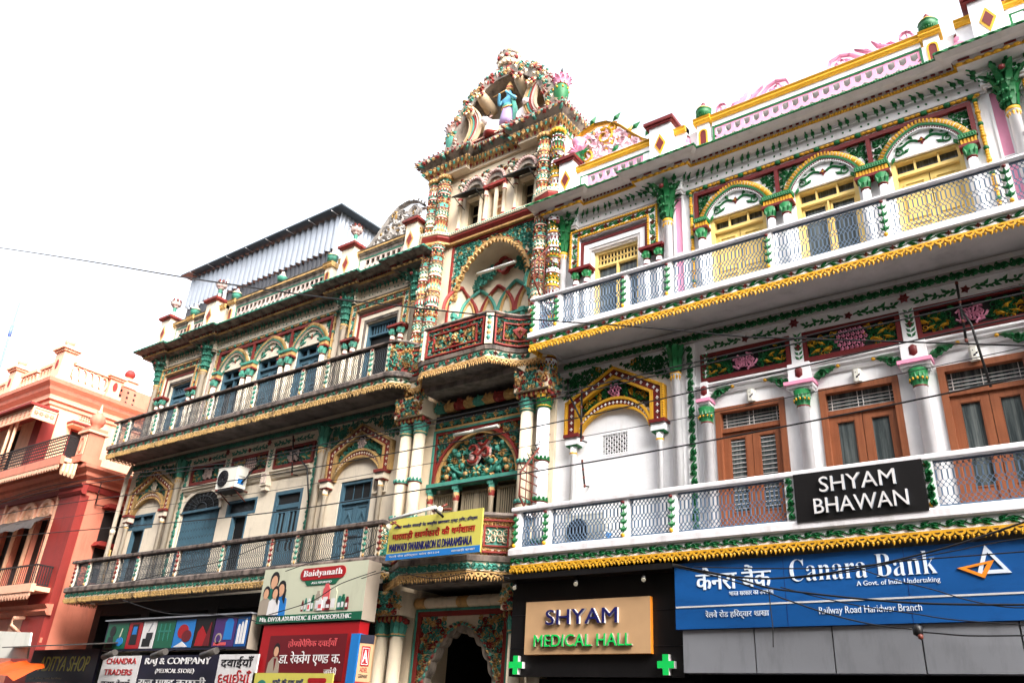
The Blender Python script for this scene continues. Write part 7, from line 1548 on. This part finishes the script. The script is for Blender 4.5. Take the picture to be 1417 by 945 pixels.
b = MB(fs); bead(b, 0, .06, 1.18, .062, .045, .07, 'skin', 10); bead(b, -.025, .1, 1.2, .012, .008, .008, 'dark', 6); bead(b, .025, .1, 1.2, .012, .008, .008, 'dark', 6); leaf(b, 0, 1.21, -1.57, .05, .025, .1, .015, 'skin'); bead(b, 0, .1, 1.135, .018, .008, .007, 'red', 6); local(st, 'face', b, GA)
b = MB(fs); bead(b, 0, -.03, 1.2, .09, .07, .1, 'dark', 10); bead(b, -.08, -.02, 1.08, .035, .05, .09, 'dark'); bead(b, .08, -.02, 1.08, .035, .05, .09, 'dark'); local(st, 'hair', b, GA)
b = MB(fs); tube(b, [(-.34, .23, 1.03), (.1, .21, 1.1)], .013, 'yellow', 6); local(st, 'flute', b, GA)
b = MB(fs); tube(b, [(-.16, .05, .66), (-.05, .16, .6), (.1, .14, .62), (.17, .02, .7)], .02, 'yellow', 6); bead(b, -.24, .06, .86, .05, .05, .02, 'yellow'); bead(b, .26, .06, .87, .05, .05, .02, 'yellow'); local(st, 'sash', b, GA)
b = MB(fs); lathe(b, 0, 0, [(.26, -.1, 'white'), (.24, -.02, 'pink'), (.18, .02, 'pink')], 14); local(st, 'plinth', b, GA)
for x, sg, lb in ((-.16, -1, 'white cow statue lying at the left of the blue flute player'), (.46, 1, 'white cow statue lying at the right of the blue flute player')):
    t = thing('cow_statue', lb, 'statue', (x, .1, 10.98), 'cow statues in the shell niche')
    V = [(sg * -.0, .05, .24), (sg * -.2, .06, .25), (sg * .14, .03, .28), (sg * .2, -.08, .42), (sg * .21, -.16, .46), (sg * .2, -.26, .36), (sg * -.22, -.08, .06), (sg * -.06, -.14, .03), (sg * .14, -.1, .06), (sg * .2, -.2, .03)]
    if sg > 0: V = [(v[0] * -1 if False else v[0], v[1], v[2]) for v in V]
    skin('body', V, [(0, 1), (0, 2), (2, 3), (3, 4), (4, 5), (1, 6), (6, 7), (2, 8), (8, 9)], [.16, .15, .15, .09, .085, .055, .07, .035, .06, .035], t, M1('cow_paint_%d' % (sg + 1), (226, 218, 220), rough=.5, dirt=.3, dcol=(150, 140, 140)))
    b = MB(fs)
    for s2 in (-1, 1): tube(b, [(sg * .21 + s2 * .06, .15, .53), (sg * .21 + s2 * .1, .14, .6), (sg * .21 + s2 * .08, .14, .66)], [.018, .013, .005], 'dark', 6)
    local(t, 'horn', b, GA); b = MB(fs)
    for s2 in (-1, 1): leaf(b, sg * .21 + s2 * .07, .5, 0 if s2 > 0 else math.pi, .11, .06, .14, .02, 'pink')
    local(t, 'ear', b, GA); b = MB(fs)
    for s2 in (-1, 1): bead(b, sg * .21 + s2 * .055, .23, .47, .014, .012, .016, 'dark', 6)
    local(t, 'eye', b, GA)
# ------------------------------------------------------------------ spiked climbing guards at the seams of the balconies
def guard(X, pts, bars_, label):
    t = thing('spiked_guard', label, 'guard', (X, pts[0][0], pts[-1][1])); f = lambda u, o, z: (X + o, u, z); b = MB(f); P = [(u, 0, z) for u, z in pts] + [(pts[0][0], 0, pts[0][1])]; tube(b, P, .018, 'rust', 5, True, False); part(t, 'frame', b, SG)
    b = MB(f); zs = [p[1] for p in pts]; us = [p[0] for p in pts]; z0, z1 = min(zs), max(zs)
    def span(z):
        xs = []
        for (ua, za), (ub, zb) in zip(pts, pts[1:] + pts[:1]):
            if (za - z) * (zb - z) < 0: xs.append(ua + (ub - ua) * (z - za) / (zb - za))
        return (min(xs), max(xs)) if len(xs) > 1 else None
    for k in range(1, bars_):
        s = span(z0 + (z1 - z0) * k / bars_)
        if s: tube(b, [(s[0], 0, z0 + (z1 - z0) * k / bars_), (s[1], 0, z0 + (z1 - z0) * k / bars_)], .011, 'rust', 4)
    for k in range(1, 5):
        u = min(us) + (max(us) - min(us)) * k / 5; zz = []
        for (ua, za), (ub, zb) in zip(pts, pts[1:] + pts[:1]):
            if (ua - u) * (ub - u) < 0: zz.append(za + (zb - za) * (u - ua) / (ub - ua))
        if len(zz) > 1: tube(b, [(u, 0, min(zz)), (u, 0, max(zz))], .009, 'rust', 4)
    part(t, 'grille_bar', b, SG); b = MB(f); (ua, za), (ub, zb) = pts[1], pts[2]
    for k in range(8):
        q = (k + .5) / 8; u, z = ua + (ub - ua) * q, za + (zb - za) * q; tube(b, [(u, 0, z), (u - .12, .02, z + .08)], [.012, .003], 'wire', 4); tube(b, [(u, 0, z), (u - .1, -.05, z - .02)], [.012, .003], 'wire', 4)
    part(t, 'spike', b, SG)
guard(1.52, [(.0, 4.35), (-.05, 4.35), (-.75, 3.55), (-.75, 3.2), (-.62, 3.08), (.0, 3.08)], 10, 'rusty spiked grille beside the folding grey grilles of the lower gateway balcony')
guard(1.53, [(.0, 7.95), (-.05, 7.95), (-.7, 7.1), (-.68, 6.75), (-.35, 6.42), (.0, 6.42)], 10, 'rusty spiked grille beside the bowed upper gateway balcony')
# ------------------------------------------------------------------ cables
CAM = Vector((8.2978, -10, 0)); CR = sc.camera.matrix_world.to_3x3()
def at(px, py, o):
    """point at distance o in front of the facade on the sight line of a place measured in the photograph"""
    d = CR @ Vector(((px - 708.5) / 1143.56, (472.5 - py) / 1143.56, -1)); t = (-o - CAM.y) / d.y; q = CAM + d * t; return (q.x, o, q.z)
def cable(label, pts, o, r=.012, group=None, name='cable'):
    P = [Vector(at(x, y, o if not isinstance(o, (list, tuple)) else o[i])) for i, (x, y) in enumerate(pts)]; D = []
    for i in range(len(P) - 1):
        p0, p1, p2, p3 = P[max(i - 1, 0)], P[i], P[i + 1], P[min(i + 2, len(P) - 1)]
        for k in range(6): t = k / 6; D.append(.5 * ((2 * p1) + (p2 - p0) * t + (2 * p0 - 5 * p1 + 4 * p2 - p3) * t * t + (3 * p1 - p0 - 3 * p2 + p3) * t ** 3))
    D.append(P[-1]); b = MB(); tube(b, D, [r * (1 - .5 * min(1, max(0, (p.x + 6) / 10))) for p in D] if r > .015 else r, 'wire', 5); return solo(name, b, SG, label, 'cable', group)
G_ = 'cables strung along the facades'
cable('thick black cable crossing the sky from the left edge past the shed eave', [(-60, 336), (0, 343), (125, 362), (250, 383), (420, 408), (560, 424), (650, 434), (760, 443.7), (880, 452), (1020, 465), (1091, 468), (1250, 473), (1480, 480)], 1.4, .019, G_)
cable('uppermost of the cables along the lower storey, meeting the block capitals', [(-40, 705), (0, 693), (80, 670), (260, 646), (340, 637), (560, 590), (747, 550), (980, 497), (1200, 445), (1480, 380)], .95, .0095, G_)
cable('second cable along the lower storey, close beneath the uppermost one', [(-40, 710), (0, 698), (80, 676), (260, 651), (340, 642), (560, 595), (747, 556), (980, 503), (1200, 453), (1480, 392)], .95, .0095, G_)
cable('cable crossing the lower storey at the height of the gable shelves', [(-40, 718), (0, 712), (80, 698), (340, 662), (560, 624), (761, 586), (980, 537), (1200, 486), (1480, 422)], .95, .0095, G_)
cable('thin cable crossing the lower storey below the gable shelves', [(-40, 734), (0, 728), (80, 717), (342, 683.6), (560, 647), (800, 605), (980, 572), (1200, 527), (1480, 467)], .95, .005, G_)
cable('lowest long cable of the lower storey, crossing the brown doors at mid height', [(-40, 748), (0, 743), (80, 736), (340, 713), (560, 681), (800, 642), (980, 610), (1200, 567), (1480, 508)], .95, .0105, G_)
GB = 'tangled cables in front of the bank sign'
for lb, pts, r in (('black cable sagging over the Hindi bank name and rising to the right edge', [(930, 780), (985, 793), (1050, 800), (1110, 797), (1180, 787), (1260, 770), (1340, 748), (1480, 700)], .011),
    ('black cable falling through the white line of the bank sign to the lower right', [(930, 782), (1000, 795), (1060, 812), (1100, 818), (1170, 826), (1250, 833), (1340, 836), (1480, 836)], .011),
    ('cable falling from the bank sign to the hanging junction box', [(930, 783), (990, 797), (1050, 815), (1090, 830), (1150, 850), (1210, 864), (1262, 870)], .008),
    ('thin cable running nearly level across the bank letters', [(960, 784), (1060, 786), (1160, 785), (1260, 775), (1350, 768), (1480, 758)], .007),
    ('cable crossing the last bank letters and dropping under the triangle emblem', [(1180, 783), (1230, 800), (1290, 815), (1340, 830), (1400, 840), (1480, 838)], .006),
    ('thin cable rising across the letters to the triangle emblem', [(1100, 800), (1180, 790), (1250, 775), (1320, 762), (1380, 750), (1480, 735)], .006),
    ('thin loose cable drooping under the branch name of the bank sign', [(1080, 812), (1130, 825), (1190, 838), (1260, 848), (1330, 858), (1480, 868)], .006)): cable(lb, pts, .86, r, GB)
cable('cable leaving the hanging junction box to the right over the grey cladding', [(1276, 874), (1300, 876), (1340, 879), (1400, 879), (1480, 878)], .86, .008, GB)
cable('short dead cable hanging straight down in front of the bank sign', [(1064, 815), (1066, 840), (1069, 865), (1070, 895)], .86, .006, GB)
cable('cable hanging along the lace of the lower gateway balcony corner', [(500, 800), (540, 790), (600, 800), (660, 790), (705, 800)], 1.0, .006)
GW = 'loose cables over the lower left balcony'
for lb, pts in (('loose cable sagging across the lower left railing from the lane corner', [(180, 805), (240, 790), (310, 775), (370, 752), (420, 742)]), ('loose cable looping below the lower left lace', [(170, 830), (230, 848), (300, 850), (370, 862)]), ('loose cable sloping down through the railing toward the pale board', [(395, 790), (440, 775), (490, 765), (520, 752)]), ('cable drooping over the pale advertising board', [(372, 850), (430, 832), (470, 808), (520, 790)])): cable(lb, pts, 1.35, .007, GW)
b = MB(); x, o, z = at(1270, 872, .9); bead(b, x, o, z, .055, .05, .065, 'wire', 10); bead(b, x + .02, o + .02, z - .06, .03, .03, .03, 'rust'); tube(b, [(x, o, z + .03), (x - .01, .5, z + .1)], .008, 'wire', 5); solo('junction_box', b, SG, 'small round black junction box hanging at a seam of the grey cladding', 'junction box')
# iron brackets that carry the cables
def bracket(label, segs, o, r=.016):
    b = MB()
    for s in segs: tube(b, [at(x, y, o) for x, y in s], r, 'wire', 6)
    x, oo, z = at(*segs[0][len(segs[0]) // 2], o); tube(b, [(x, oo, z), (x, .0, z + .02)], r * .8, 'wire', 5)
    for k in range(4):
        p = segs[0]; t = k / 3; q = at(p[0][0] + (p[-1][0] - p[0][0]) * t, p[0][1] + (p[-1][1] - p[0][1]) * t, o); bead(b, *q, .022, .022, .03, 'rust')
    solo('cable_bracket', b, SG, label, 'bracket', 'iron brackets carrying the cables')
bracket('black iron cable bracket in front of the frieze panels of the cream house', [[(406, 604), (404, 656)], [(407, 625), (425, 647), (427.5, 701)]], .14)
bracket('black iron cable bracket in front of the frieze panel at the right edge', [[(1323.7, 392), (1337, 471)], [(1327, 424), (1344, 449), (1371, 535)]], .2)
bracket('black iron cable bracket in front of the yellow gable of the white house', [[(805, 541), (804, 609)], [(788.5, 548), (805, 582)], [(786, 524), (786, 552)]], .16)
bracket('short leaning iron rod below the yellow gable of the white house', [[(805.6, 638), (809, 672)]], .12, .014)
bracket('leaning iron rod in front of the lane between the peach and the cream house', [[(144, 654), (132, 698)]], .3)

st.scale = (.8, .8, .8)
b = MB(); p0, p1, p2 = Vector(at(1, 503, -1.)), Vector(at(14, 461, -1.)), Vector(at(27, 420, -1.)); tube(b, [p0 - Vector((0, 0, 3)), p0, p1, p2], [.05, .045, .04, .025], 'm', 6); tube(b, [p1.lerp(p2, -.1), p1.lerp(p2, .25)], .065, 'm', 6)
solo('antenna_pole', b, {'m': M1('antenna_metal', (96, 120, 180), rough=.4)}, 'thin bluish antenna pole rising above the peach roof', 'antenna')
